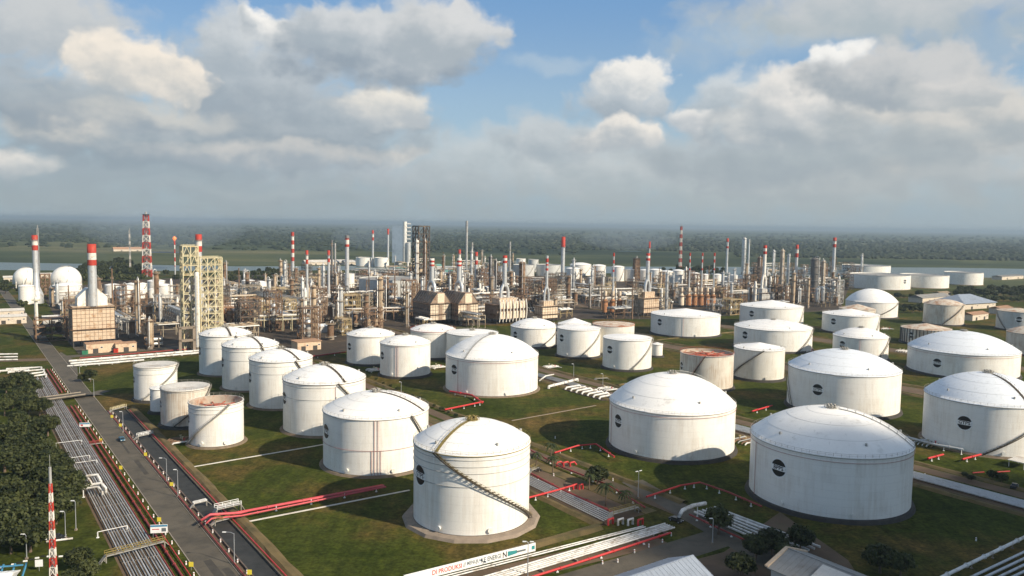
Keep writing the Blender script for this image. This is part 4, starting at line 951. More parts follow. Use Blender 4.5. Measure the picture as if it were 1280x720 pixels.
# hooded cream heater near the road, with its annex
p = P(110, 433) + Vector((0, 6, 0)); kk = mpp(p)
heater_box('big cream panelled heater with white hood and red and white chimney by the road', p, 41 * kk, 20, 37 * kk, 'cream_panel', rot=GROT, stack_h=hgt(110, 433, 305), stack_r=2.6, hood='gable', legs=5, bands=((.66, .75, 'band_red'), (.75, .86, 'band_white'), (.86, 1, 'band_red')), stack_m='stack_silver'); lm('hooded cream heater', 110, 430)
p = P(64, 425); frame_tower('dark rusty pipe structure with a cream box on top beside the hooded heater', p, 20, 16, 16, 3, 'steel_rust', name='pipe_structure', vm='insul_dark')
p = P(46, 412); column('vessel', 'white pointed vessel standing at the road corner of the plant', p, 1.6, 26, 'insul_white', nplat=1, pipe=False, cat='vessel', taper=1.1)
p = P(57, 372); frame_tower('brown box tower with grey ducts between the two white ball tanks', p, 9, 9, hgt(57, 372, 343), 6, 'steel_rust', name='steel_structure')
p = P(124, 398); column('regenerator', 'rust brown column with looping duct behind the hooded heater', p, 2.2, hgt(124, 398, 347), 'steel_rust', 'steel_beige', 4)

# ball tanks
def sphere_tank(label, px, yb, yt, w):
    p = P(px, yb); k = mpp(p); r = w / 2 * k; H = hgt(px, yb, yt) * .93; cz = H - r; p = p + Vector((p.x, p.y, 0)).normalized() * r
    t = thing('sphere_tank', label, 'ball tank', (p.x, p.y, 0), 0, 'white ball tanks')
    MB().sphere((0, 0, cz), r, 32, 20).build('ball', 'tank_white', t)
    for i in range(10):
        a = i * pi / 5; x, y = r * .97 * cos(a), r * .97 * sin(a); MB().cyl((x, y, 0), (x, y, cz), .55, n=8).build('leg', 'insul_white', t)
    b = MB()
    for i in range(10): a, c = i * pi / 5, (i + 1) * pi / 5; b.beam((r * .97 * cos(a), r * .97 * sin(a), 0), (r * .97 * cos(c), r * .97 * sin(c), cz * .7), .2)
    b.build('cross_brace', 'steel_grey', t); platform(t, r * .22, cz + r * .98, 'steel_grey', 12); b = MB(); b.tube([(r * 1.15 * cos(-1.2), r * 1.15 * sin(-1.2), 0), (r * 1.02 * cos(-1), r * 1.02 * sin(-1), cz), (r * .75 * cos(-.8), r * .75 * sin(-.8), cz + r * .7), (r * .2, 0, cz + r)], .4, 5); b.build('access_stair', 'stair_grey', t)
    return t
sphere_tank('white ball tank on legs hidden partly by the flared silver chimney', 33, 361, 333, 25); lm('ball tanks', 60, 360)
sphere_tank('white ball tank on legs in full view before the dark trees', 83, 360, 331.5, 31)
far_tank('white tank at the foot of the flared silver chimney', 26, 41, 358, 381, group='white tanks below the ball tanks'); far_tank('wide white tank right under the fully seen ball tank', 70, 99, 357, 376, group='white tanks below the ball tanks')
for i, a in enumerate([(133, 149, 356, 373), (149, 165, 358, 374), (160, 182, 355, 367), (167, 181, 362, 374), (186, 205, 351, 364), (197, 215, 356, 373), (187, 195, 361, 373)]):
    far_tank(['white tank closest to the hooded heater in the cluster below the dark trees', 'white tank between a closer one and a wider one below the dark trees', 'wide white tank at the back of the cluster below the dark trees', 'white tank tucked before the wide back one below the dark trees', 'white tank at the top end of the cluster towards the flare tower', 'big white tank at the end of the cluster by the yellow towers', 'slim white tank squeezed in the cluster before the yellow towers'][i], *a, group='cluster of white tanks below the dark trees')
for a, l in (((303, 318, 350, 364), 'small white tank beyond the yellow towers before the dark wood'), ((316, 333, 352, 365), 'small white tank paired with another before the dark wood')): far_tank(l, *a, group='pair of small white tanks')

# dark tall column structure and pale tower far behind
p = P(526, 378); k = mpp(p); frame_tower('tallest dark brown steel structure with columns inside, in the middle of the plant', p, 15 * k, 15 * k, hgt(526, 378, 283), 10, 'steel_dark', vm='insul_beige', bw=1.1, name='coker_structure'); lm('tallest dark structure', 526, 378)
for dx, lbl, m in ((-5, 'white pipe column on the front of the tallest dark structure', 'insul_white'), (5, 'rusty pipe column on the sunny side of the tallest dark structure', 'steel_rust')):
    q = P(526 + dx, 380); column('process_column', lbl, q, 1.9, hgt(526, 380, 300), m, 'steel_rust', 6)
p = P(503, 328); k = mpp(p); t = thing('glass_tower', 'far pale tower, half glassy blue slab and half white ribbed core', 'tower', (p.x, p.y, 0), .1)
MB().box((-6 * k, 0, hgt(503, 328, 283) / 2), (13 * k, 20, hgt(503, 328, 283))).build('glass_slab', 'glass_tower', t); H = hgt(503, 328, 277); MB().lathe([(2.4 * k, 0), (2.4 * k, H)], 20, (3 * k, -4), cap_top=True).build('white_core', 'insul_white', t)
b = MB(); [b.box((6 * k, 0, H * (.3 + .65 * i / 7)), (8 * k, 14, 2.2)) for i in range(8)]; b.build('balcony_slab', 'insul_white', t)
MB().cyl((7.5 * k, -8, 0), (7.5 * k, -8, hgt(503, 328, 303)), 3.6 * k * .8, n=18).build('side_silo', 'insul_silver', t); lm('glassy white tower', 503, 328)

# columns
def colm(label, px, yb, yt, w, m='insul_beige', pm='steel_beige', n=5, short=None, **kw):
    p = P(px, yb); o = column('process_column', label, p, w / 2 * mpp(p), hgt(px, yb, yt), m, pm, n, **kw)
    if short: lm(short, px, yb)
colm('silver column with a bright white lower section beside the beige roofed racks', 426, 415, 359, 6, 'insul_silver', 'steel_beige', 4, 'silver column', skirt='paint_white')
colm('speckled beige column with rust stains behind the white stained rim tank', 475, 412, 346, 6.5, 'insul_beige', 'steel_rust', 5, 'speckled beige column')
colm('slimmer brown column right behind the speckled beige one', 484, 398, 346, 3.4, 'steel_rust', 'steel_rust', 3)
colm('dark grey paired column beside the many burner heater, thicker one', 613, 376, 320, 5, 'insul_dark', 'steel_dark', 5, 'dark paired columns')
colm('dark grey paired column beside the many burner heater, thinner one', 619, 374, 325, 3.2, 'insul_dark', 'steel_dark', 3)
colm('rust brown thick vessel column with ducts, left of the cream small heater chimney', 652, 378, 327, 8, 'steel_rust', 'steel_beige', 6, 'rusty thick column')
colm('fat pale grey column on a frame far beyond the row of six heaters', 929, 342, 297, 5, 'insul_silver', 'steel_grey', 4, 'fat grey column')
colm('yellowish column with rings and a flat capped top, plant edge', 976, 368, 312, 5, 'insul_beige', 'steel_grey', 6, 'ringed yellowish column')
colm('thin grey column next to the ringed yellowish column', 984, 362, 318, 2.6, 'insul_silver', 'steel_grey', 3)
colm('thin silver column rising behind the grey heater cone', 966, 356, 313, 3, 'insul_silver', 'steel_grey', 3)
colm('dark grey twin column with a white goose neck on top', 1017, 367, 322, 9, 'insul_dark', 'steel_grey', 5, 'dark twin column')
colm('tan smooth column with domed head next to the dark twin column', 1028, 366, 326, 4.4, 'insul_beige', 'steel_grey', 3)
colm('rust orange lattice wrapped column between the fat grey one and the grey heater', 949, 352, 321, 6, 'steel_rust', 'steel_rust', 5)
colm('brown column with platforms beyond the long red topped chimney', 742, 372, 332, 4, 'steel_rust', 'steel_beige', 5, 'brown platform column')
colm('bare beige column standing over the dark yard past the cream small heater', 737, 386, 355, 3, 'insul_beige', 'steel_beige', 2)
colm('grey column among the racks far behind the row of six heaters', 903, 370, 340, 3, 'insul_silver', 'steel_grey', 3)

# heaters
for px, lbl in ((535, 'brown ridged heater with cream end walls and forked chimney by the tallest dark structure'), (569.5, 'brown ridged heater with cream end walls and forked chimney by the many burner heater')):
    p = P(px, 405) + Vector((2, 12, 0)); heater_box(lbl, p, 32, 21, 15, 'pale_panel', 'brown_panel', rot=GROT + pi / 2, stack_h=hgt(px + 4, 397, 321), stack_r=1.9, hood='ridge', legs=4, bands=((.68, .76, 'band_red'), (.76, .84, 'band_white'), (.84, .92, 'band_red'), (.92, 1, 'band_white')), group='twin brown ridged heaters')
lm('twin brown heaters', 553, 402)
p = P(630, 404) + Vector((0, 10, 0)); kk = mpp(p); heater_box('many burner heater with rows of cream boxes, ducts and a red and white chimney', p, 40 * kk, 20, 18 * kk, 'brown_panel', rot=GROT, stack_h=hgt(625, 404, 320), stack_r=1.8, hood='block', legs=4, conv='cream_panel', bands=RWR(.76)); lm('many burner heater', 630, 402)
t = thing('burner_bank', 'row of cream burner boxes on the front of the many burner heater', 'burner bank', (p.x + 12.5 * .58, p.y - 12.5 * .814, 0), GROT)
for r_ in range(2):
    for i in range(4): MB().box((-40 * kk / 2 + 40 * kk * (i + .5) / 4, 0, 8 + r_ * 9), (40 * kk / 6, 3, 6.5)).build('burner_box', 'pale_panel', t)
b = MB()
for i in range(9): b.tube(arc((-40 * kk / 2 + 40 * kk * i / 8, -1, 2), (-40 * kk / 2 + 40 * kk * i / 8 + 1, -3, 12), (-40 * kk / 2 + 40 * kk * i / 8, -1, 22), 5), .5, 6)
b.build('fuel_header', 'insul_white', t)
p = P(683, 402) + Vector((0, 8, 0)); kk = mpp(p); heater_box('small cream heater with forked foot and thin red banded chimney', p, 24 * kk, 12, 15 * kk, 'pale_panel', rot=GROT, stack_h=hgt(681, 402, 320), stack_r=1.2, hood='block', legs=3, bands=((.55, .62, 'band_red'), (.80, .92, 'band_red'), (.7, .75, 'band_red')), conv='cream_panel'); lm('small cream heater', 683, 400)
p = P(810, 396) + Vector((0, 9, 0)); kk = mpp(p); heater_box('tan panelled heater beside a stair tower, with red and white chimney', p, 26 * kk, 13, 18 * kk, 'cream_panel', rot=GROT, stack_h=hgt(808, 396, 317), stack_r=1.8, hood='block', legs=4, conv='cream_panel', bands=RWR(.74)); lm('tan heater', 810, 394)
p = P(797, 395); frame_tower('narrow steel stair tower attached to the tan heater', p, 5, 6, hgt(797, 395, 361), 6, 'steel_beige', name='stair_tower', cat='stair tower', vessels=False, nx=1, ny=1, bw=.45)
_ord = ('first', 'middle', 'last')
for i, px in enumerate((756, 765.5, 774)):
    p = P(px, 393); can_heater(('first of three orange can heaters, towards the brown platform column', 'middle of three orange can heaters, under the thin red banded chimney', 'last of three orange can heaters, towards the tan heater')[i], p, 2.9, 14, 'orange_rust', hgt(px, 393, 316) if i == 1 else 0, 'pale_panel', 'three orange can heaters')
lm('three orange heaters', 765, 392)
_n6 = ('end heater of the orange row of six, next to the tan heater, without chimney', 'orange heater under the first red banded chimney of the row of six', 'orange heater between the first two red banded chimneys of six', 'orange heater under the second red banded chimney of the row of six', 'orange heater between the last two red banded chimneys of six', 'end heater of the orange row of six, under its last red banded chimney')
for i, px in enumerate((851.5, 860.5, 868, 876, 883.5, 891)):
    p = P(px, 384); can_heater(_n6[i], p, 2.9, 13, 'orange_rust' if i else 'pale_panel', hgt(px, 384, 316) if i in (1, 3, 5) else 0, 'pale_panel', 'row of six orange can heaters')
lm('row of six heaters', 872, 384)
p = P(957, 382) + Vector((0, 10, 0)); kk = mpp(p); heater_box('grey drum topped heater with a beige base and a red and white chimney', p, 24 * kk, 14, 12 * kk, 'grey_panel', rot=GROT, stack_h=hgt(958, 382, 307), stack_r=1.8, hood='block', legs=3, conv='grey_panel', bands=RWR(.72), stack_m='insul_white'); lm('grey heater', 957, 380)
p = P(1043, 379); frame_tower('pale caged vessel structure at the foot of the edge chimney', p, 14, 14, hgt(1043, 379, 350), 4, 'steel_grey', name='steel_structure', vm='insul_white')
for px, yb, lbl in ((1021, 380, 'silver duct vessel in front of the dark twin column'), (1028, 379, 'second silver duct vessel before the dark twin column'), (999, 380, 'grey round vessel at the forked chimney foot'), (937, 379, 'white round vessel under the white bridging duct'), (943, 379, 'second round vessel under the white bridging duct')):
    colm(lbl, px, yb, yb - 20, 4, 'insul_silver', 'steel_grey', 1)
def pipe_thing(name, label, pts, r, m, cat='pipe', group=None, n=10, supports=(), sup_m='paint_white'):
    o = MB().tube(pts, r, n)
    c = pts[0]
    t = thing(name, label, cat, (c[0], c[1], 0), 0, group); b = MB().tube([Vector(q) - Vector((c[0], c[1], 0)) for q in pts], r, n)
    if r > .25 and name != 'duct':
        for a_, b_ in zip(pts[:-1], pts[1:]):            # bolted flanges along the run
            a_, b_ = Vector(a_) - Vector((c[0], c[1], 0)), Vector(b_) - Vector((c[0], c[1], 0)); L_ = (b_ - a_).length; k_ = int(L_ / 9)
            for i_ in range(k_): f_ = (i_ + .5) / k_; q0_ = a_.lerp(b_, f_); u_ = (b_ - a_).normalized() * .14; b.cyl(q0_ - u_, q0_ + u_, r * 1.5, n=n)
    b.build('pipe_run', m, t)
    for s in supports: q = Vector(s) - Vector((c[0], c[1], 0)); sb = MB().beam((q.x, q.y, 0), (q.x, q.y, q.z), .22); sb.box((q.x, q.y, .1), (.6, .6, .2)); sb.build('pipe_support', sup_m, t)
    return t
p, q = P(928, 378), P(943, 378); pipe_thing('duct', 'white bridging duct between the round vessels before the grey heater', [p + Vector((0, 0, 2)), p + Vector((0, 0, 13)), q + Vector((0, 0, 14)), q + Vector((0, 0, 2))], 1.2, 'insul_white', 'duct')
p, q = P(1022, 378), P(1040, 379); pipe_thing('duct', 'white crooked duct from the silver vessels to the edge chimney', [p + Vector((0, 0, 8)), p + Vector((0, 0, 19)), p.lerp(q, .5) + Vector((0, 0, 19)), q + Vector((0, 0, 15)), q + Vector((0, 0, 4))], 1.3, 'insul_white', 'duct')

# ------------------------------------------------------------------ buildings of the plant
def shed(name, label, pos, wx, wy, h, rise=2.0, wall='building_wall', roof='roof_grey', rot=GROT, cat='building', group=None, hip=False, doors=2, over=.6):
    t = thing(name, label, cat, (pos[0], pos[1], 0), rot, group)
    w = MB().box((0, 0, h / 2), (wx, wy, h))
    if rise and not hip:
        for sx in (-1, 1): w.add([(sx * wx / 2, -wy / 2, h), (sx * wx / 2, wy / 2, h), (sx * wx / 2, 0, h + rise)], [(0, 1, 2)])
    w.build('wall', wall, t); X, Y = wx / 2 + over, wy / 2 + over; r = MB(); z = h - .02 - (rise * over / (wy / 2) if rise else 0); th = .22; i_ = (wy / 2 if hip else 0)
    if rise:
        a = [(-X, -Y, z), (X, -Y, z), (X, Y, z), (-X, Y, z), (-X + i_, 0, h + rise + .15), (X - i_, 0, h + rise + .15)]
        r.add(a + [(v[0], v[1], v[2] + th) for v in a], [(6, 7, 11, 10), (8, 9, 10, 11), (0, 4, 5, 1), (2, 5, 4, 3), (0, 1, 7, 6), (1, 2, 8, 7), (2, 3, 9, 8), (3, 0, 6, 9), (7, 8, 11), (9, 6, 10), (1, 5, 2), (3, 4, 0)])
    else: r.box((0, 0, h + .15), (2 * X, 2 * Y, .3))
    ro = r.build('roof', roof, t)
    if rise and not hip:                                  # standing ribs of the sheeting and a ridge cap
        rb = MB(); k = int(2 * X / 1.4)
        for i in range(k + 1):
            x = -X + 2 * X * i / k
            for sy in (-1, 1): rb.beam((x, sy * Y, z + th + .02), (x, 0, h + rise + .15 + th + .02), .07)
        rb.beam((-X, 0, h + rise + .2 + th), (X, 0, h + rise + .2 + th), .45, .12); rb.build('roof_rib', roof, ro)
    for i in range(doors):
        x = -wx / 2 + wx * (i + .5) / doors; MB().box((x, -wy / 2 - .04, min(h * .42, 1.6)), (min(3.2, wx / doors * .4), .12, min(h * .8, 3.0))).build('door', 'door_dark', t)
        x2 = x + wx / doors * .33; f = MB().box((x2, -wy / 2 - .05, h * .6), (1.5, .12, 1.2)).build('window', 'paint_white', t); MB().box((x2, -wy / 2 - .12, h * .6), (1.2, .06, .9)).build('pane', 'glass_dark', f)
    return t
p = P(126, 445); shed('substation', 'peach walled flat building with an orange roof edge in front of the hooded heater', P(125, 441) + Vector((0, 5, 0)), 22, 9, 6.2, 0, 'building_pink', 'roof_orange', GROT, over=.3)
shed('substation', 'smaller peach walled annex at the end of the flat building by the road', P(152, 440) + Vector((0, 5, 0)), 13, 8, 5.6, 0, 'building_pink', 'roof_orange', GROT, doors=1, over=.3)
b = thing('waste_container', 'green waste container beside the peach walled flat building', 'container', P(106.5, 443), .1); MB().box((0, 0, 1.4), (3, 2.4, 2.8)).build('bin', 'green_paint', b); MB().box((0, 0, 2.9), (3.2, 2.6, .2)).build('lid', 'steel_dark', b)
b = thing('hose_cabinet', 'red cabinet between the two peach walled buildings', 'cabinet', P(145, 441), .1); MB().box((0, 0, 1.5), (2.4, 1.6, 3)).build('cabinet_body', 'red_box', b); MB().box((0, 0, 3.1), (2.6, 1.8, .2)).build('lid', 'steel_dark', b)
for px, yb, wx, lbl, kw in ((380, 438, 17, 'beige block house with dark doorways behind the row of six tall tanks', dict(wall='building_pink', roof='roof_orange', rise=0)),
    (375, 385, 34, 'long low shed with a pale roof behind the twin pale chimneys', dict(roof='roof_pale', rise=2)), (345, 384, 36, 'long low building with white sloping roofs beyond the yellow towers', dict(roof='roof_pale')),
    (392, 367, 30, 'grey blue walled hall behind the pale chimney', dict(wall='grey_panel', roof='roof_pale', rise=2)), (333, 367, 16, 'small pale roofed hut beside the paired white tanks', dict(roof='roof_pale', rise=1.5)),
    (500, 341, 24, 'green roofed hall left of the tallest dark structure', dict(wall='grey_panel', roof='roof_teal', rise=3)), (545, 336, 30, 'green roofed hall behind the first brown ridged heater', dict(wall='grey_panel', roof='roof_teal', rise=3)), (560, 344, 20, 'small green roofed hall behind the second brown ridged heater', dict(wall='grey_panel', roof='roof_teal', rise=2)),
    (470, 345, 36, 'long pale roofed store below the glassy white tower', dict(roof='roof_pale')), (405, 331, 90, 'very long cream roofed depot far behind the striped chimney', dict(roof='roof_pale', rise=4)), (445, 331, 60, 'long cream roofed depot near the glassy white tower', dict(roof='roof_pale', rise=4)),
    (160, 314, 80, 'long red roofed houses row far beyond the river', dict(roof='roof_orange', rise=5)), (60, 348, 40, 'grey roofed sheds behind the ball tanks', dict(roof='roof_pale')), (20, 352, 36, 'low pale roofed shed by the bend of the road', dict(roof='roof_pale')),
    (8, 405, 22, 'white roofed car shed at the road side opposite the plant', dict(roof='roof_pale', rise=1.2)), (8, 397, 20, 'longer white roofed shelter behind the car shed', dict(roof='roof_pale', rise=1.2)), (300, 366, 26, 'grey shed in front of the dark wood beyond the yellow towers', dict(roof='roof_grey')),
    (1165, 377, 70, 'wide flat grey roofed warehouse beside the blue hipped roof', dict(roof='roof_grey', rise=3)), (1190, 396, 30, 'small pale roofed workshop below the blue hipped roof', dict(roof='roof_pale')), (1222, 400, 34, 'orange roofed workshop next to the pale grey tank', dict(roof='roof_orange')), (1255, 392, 30, 'orange roofed long shed behind the pale grey tank', dict(roof='roof_orange')),
    (1180, 372, 26, 'cream walled hall in front of the riverside flat tanks', dict(roof='roof_tan')), (1262, 349, 90, 'far pale shed past the last riverside tank', dict(roof='roof_grey'))):
    shed('industrial_shed', lbl, P(px, yb) + Vector((0, 6, 0)), wx, 12 if wx < 60 else 18, 6, rot=GROT, **{**dict(rise=1.6), **kw})
p = P(1216, 386); shed('warehouse', 'large blue grey hipped roof hall beside the dark wood', p + Vector((0, 20, 0)), 62, 40, 7, 8, 'building_wall', 'roof_blue', .5, hip=True, over=1.5)
# wide low grey tank and other far tanks in the middle
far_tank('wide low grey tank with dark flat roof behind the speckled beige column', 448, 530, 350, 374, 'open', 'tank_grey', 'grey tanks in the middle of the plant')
far_tank('pale flat tank by the stout ringed chimney', 430, 443, 342, 360, 'open', 'tank_white', 'grey tanks in the middle of the plant')
far_tank('white flat tank below the glassy white tower, its twin alongside', 445, 466, 322, 333, 'open'); far_tank('white flat tank paired with another under the glassy white tower', 468, 486, 322, 334, 'open')
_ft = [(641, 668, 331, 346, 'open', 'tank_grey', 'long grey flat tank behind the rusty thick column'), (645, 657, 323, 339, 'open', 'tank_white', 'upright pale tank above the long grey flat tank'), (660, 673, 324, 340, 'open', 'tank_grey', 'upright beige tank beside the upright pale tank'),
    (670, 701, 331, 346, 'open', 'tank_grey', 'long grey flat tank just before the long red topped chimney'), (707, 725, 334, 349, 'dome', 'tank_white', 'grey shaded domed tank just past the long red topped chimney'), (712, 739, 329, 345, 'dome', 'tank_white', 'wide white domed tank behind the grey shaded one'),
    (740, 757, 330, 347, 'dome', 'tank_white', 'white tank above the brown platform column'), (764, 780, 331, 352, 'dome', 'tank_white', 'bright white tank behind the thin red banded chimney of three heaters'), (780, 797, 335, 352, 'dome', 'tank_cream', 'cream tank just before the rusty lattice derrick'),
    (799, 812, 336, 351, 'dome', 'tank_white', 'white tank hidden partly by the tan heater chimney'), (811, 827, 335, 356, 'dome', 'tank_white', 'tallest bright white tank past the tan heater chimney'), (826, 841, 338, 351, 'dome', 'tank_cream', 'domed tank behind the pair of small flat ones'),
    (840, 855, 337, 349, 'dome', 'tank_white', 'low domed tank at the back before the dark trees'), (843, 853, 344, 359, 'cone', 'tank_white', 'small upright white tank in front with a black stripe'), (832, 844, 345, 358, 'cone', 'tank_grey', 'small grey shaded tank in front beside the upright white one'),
    (862, 874, 340, 355, 'dome', 'tank_white', 'round topped tank behind the first chimney of the row of six'), (876, 886, 342, 355, 'dome', 'tank_white', 'round topped tank behind the middle chimney of the row of six'), (891, 901, 342, 355, 'dome', 'tank_white', 'round topped tank behind the last chimney of the row of six'), (903, 911, 345, 353, 'dome', 'tank_cream', 'low tank past the row of six chimneys'), (912, 922, 343, 354, 'dome', 'tank_white', 'white tank below the slender grey chimney with red tip'), (922, 931, 344, 356, 'dome', 'tank_white', 'white tank below the fat pale grey column')]
for xl, xr, yt, yb, kd, pm, l in _ft: far_tank(l, xl, xr, yt, yb, kd, pm)

# ------------------------------------------------------------------ smaller plant: prototypes
PROTO = []
def proto(o, desc, foot, h, wgt): PROTO.append((freeze(o), desc, foot, h, wgt)); return o
HID = (0, 0, 0)
def drum(name, r, l, m, z):
    t = thing(name, 'horizontal drum', 'drum', HID); b = MB(); n = 16
    prof = [(-l / 2 - r * .5, .05), (-l / 2 - r * .35, r * .6), (-l / 2, r), (l / 2, r), (l / 2 + r * .35, r * .6), (l / 2 + r * .5, .05)]; vs = []; fs = []
    for x, rr in prof:
        for j in range(n): a = 2 * pi * j / n; vs.append((x, rr * cos(a), z + rr * sin(a)))
    for i in range(len(prof) - 1):
        for j in range(n): fs.append((i * n + j, i * n + (j + 1) % n, (i + 1) * n + (j + 1) % n, (i + 1) * n + j))
    b.add(vs, fs, True).build('shell', m, t)
    for s in (-.3, .3): MB().box((s * l, 0, (z - r * .6) / 2), (.8, r * 1.6, z - r * .6)).build('saddle', 'concrete', t)
    MB().cyl((l * .2, 0, z + r * .8), (l * .2, 0, z + r + 1.2), .35, n=8).tube([(-l * .2, 0, z + r * .8), (-l * .2, 0, z + r + 1.5), (-l * .2 + 2, 0, z + r + 2), (-l * .2 + 3, 0, z)], .25, 6).build('nozzle_pipe', 'insul_silver', t)
    w = MB(); w.box((0, r + .9, z + r * .3), (l * .9, 1.2, .15)); [w.beam((x, r + 1.4, z + r * .3), (x, r + 1.4, z + r * .3 + 1.1), .1) for x in (-l * .4, 0, l * .4)]; w.beam((-l * .45, r + 1.4, z + r * .3 + 1.1), (l * .45, r + 1.4, z + r * .3 + 1.1), .09); w.build('walkway', 'steel_ochre', t)
    return t
proto(drum('horizontal_drum', 1.7, 9, 'insul_white', 5), 'white lying drum', 6, 8, 5)
proto(drum('horizontal_drum', 1.4, 8, 'insul_silver', 9), 'silver lying drum', 6, 11, 5)
proto(drum('horizontal_drum', 2.0, 11, 'insul_beige', 4), 'beige lying drum', 7, 7, 4)
def air_cooler(m, wx, wy, z, fm):
    t = thing('air_cooler', 'air cooler', 'air cooler', HID); b = MB()
    for x in (-.48, 0, .48):
        for y in (-.46, .46): b.beam((x * wx, y * wy, 0), (x * wx, y * wy, z), .5)
    for y in (-.46, .46): b.beam((-wx / 2, y * wy, z * .6), (wx / 2, y * wy, z * .6), .4)
    for x in (-.48, .48): b.beam((x * wx, -wy * .46, 0), (x * wx, wy * .46, z), .3)
    b.build('support_frame', fm, t); MB().box((0, 0, z + .6), (wx, wy, 1.2)).build('tube_bundle', m, t)
    k = max(2, int(wx / 6))
    for i in range(k): MB().lathe([(2.1, z + 1.2), (1.9, z + 2.0), (1.7, z + 2.0), (1.7, z + 1.3)], 14, (-wx / 2 + wx * (i + .5) / k, 0)).build('fan_ring', m, t)
    MB().tube([(-wx / 2, -wy * .55, z + .4), (wx / 2, -wy * .55, z + .4)], .4, 8).build('header_pipe', 'insul_silver', t)
    return t
proto(air_cooler('steel_grey', 22, 10, 9, 'steel_rust'), 'grey fan cooler', 12, 11, 6); proto(air_cooler('steel_beige', 26, 10, 11, 'steel_beige'), 'beige fan cooler', 13, 13, 6); proto(air_cooler('insul_white', 18, 9, 8, 'steel_ochre'), 'white fan cooler', 10, 10, 4)
def rack(l, w, z, m, pm, seed):
    rng = random.Random(seed); t = thing('pipe_rack', 'pipe rack', 'pipe rack', HID); b = MB(); k = max(3, int(l / 7))
    for i in range(k + 1):
        x = -l / 2 + l * i / k
        for y in (-w / 2, w / 2): b.beam((x, y, 0), (x, y, z + 3.2), .45)
        for zz in (z, z + 3): b.beam((x, -w / 2, zz), (x, w / 2, zz), .4)
    for y in (-w / 2, w / 2):
        for zz in (z, z + 3): b.beam((-l / 2, y, zz), (l / 2, y, zz), .3)
    b.build('rack_frame', m, t)
    for zz in (z, z + 3):
        for j in range(7):
            y = -w / 2 + w * (j + .7) / 7.6; r = rng.choice((.18, .25, .35, .45)); e0, e1 = rng.uniform(-.5, -.38) * l, rng.uniform(.36, .5) * l
            MB().tube([(e0, y, zz + .2 + r), (e1, y, zz + .2 + r)], r, 8).build('pipe', rng.choice(pm), t)
    return t
SIL = ('insul_silver', 'insul_white', 'insul_silver', 'insul_beige', 'insul_white', 'pipe_grey')
for i, (l, w, z, m) in enumerate(((46, 8, 7, 'steel_rust'), (34, 7, 6, 'steel_beige'), (56, 9, 9, 'steel_grey'), (40, 8, 6, 'steel_ochre'))): proto(rack(l, w, z, m, SIL, i), ('rusty', 'beige', 'grey', 'yellow')[i] + ' pipe rack', l * .42, z + 4, 7)
def mini_struct(wx, wy, h, lv, m, vm_, fl): return frame_tower('structure', HID, wx, wy, h, lv, m, 0, 'equipment_structure', 'equipment frame', 2, 2, True, None, fl, True, .42, vm_)
for i, a in enumerate(((14, 10, 18, 4, 'steel_rust', 'insul_beige', 'steel_rust'), (18, 12, 14, 3, 'steel_beige', 'insul_white', 'steel_dark'), (11, 9, 26, 5, 'steel_rust', 'insul_silver', 'steel_dark'), (20, 10, 11, 2, 'steel_grey', 'insul_beige', 'roof_tan'), (12, 12, 22, 5, 'steel_dark', 'insul_beige', 'steel_rust'), (16, 9, 12, 3, 'steel_ochre', 'insul_silver', 'roof_tan'))):
    proto(mini_struct(*a), ('rusty', 'beige', 'tall rusty', 'low grey', 'dark', 'yellow')[i] + ' equipment frame', a[0] * .55, a[2], 9)
def vess(r, h, m, pm): return column('upright_vessel', 'vessel', HID, r, h, m, pm, 2, cat='vessel')
for i, (r, h, m, pm) in enumerate(((1.6, 14, 'insul_white', 'steel_ochre'), (2.0, 18, 'insul_beige', 'steel_rust'), (1.4, 22, 'insul_silver', 'steel_grey'), (2.4, 12, 'steel_rust', 'steel_beige'))): proto(vess(r, h, m, pm), ('white', 'beige', 'slim silver', 'squat rusty')[i] + ' upright vessel', 4, h, 7)
proto(column('process_column', 'column', HID, 1.7, 32, 'insul_beige', 'steel_rust', 5), 'beige platform column', 4, 32, 6); proto(column('process_column', 'column', HID, 1.4, 38, 'insul_silver', 'steel_grey', 5), 'silver platform column', 4, 38, 5); proto(column('process_column', 'column', HID, 2.1, 28, 'steel_rust', 'steel_beige', 5), 'rust brown platform column', 4, 28, 5)
def exch():
    t = thing('exchanger_bank', 'bank', 'heat exchanger', HID)
    for k in range(3):
        for zz in (2, 4.4):
            b = MB(); n = 12; y = (k - 1) * 3.0; b.tube([(-4.5, y, zz), (4, y, zz)], .85, 12); b.tube([(4, y, zz), (4.8, y, zz)], 1.05, 12); b.build('tube_shell', ('insul_silver', 'insul_beige', 'steel_rust')[k], t)
    b = MB(); [b.box((x, 0, 2.6), (.5, 9, 5.2)) for x in (-3, 2.5)]; b.build('saddle_frame', 'concrete', t); return t
proto(exch(), 'stacked heat exchanger bank', 7, 6, 6)
def pumps():
    t = thing('pump_skid', 'pumps', 'pump skid', HID); MB().box((0, 0, .25), (10, 4, .5)).build('plinth', 'concrete', t)
    for i in range(3): x = -3.4 + i * 3.4; MB().tube([(x, -1.6, 1.2), (x, .3, 1.2)], .55, 10).tube([(x, .5, 1.2), (x, 1.2, 1.2)], .8, 10).build('pump', 'blue_paint' if i == 1 else 'insul_silver', t); MB().tube([(x, .9, 1.8), (x, .9, 3.6), (x, 3, 4)], .25, 6).build('discharge_pipe', 'insul_white', t)
    return t
proto(pumps(), 'pump skid', 6, 4, 5)
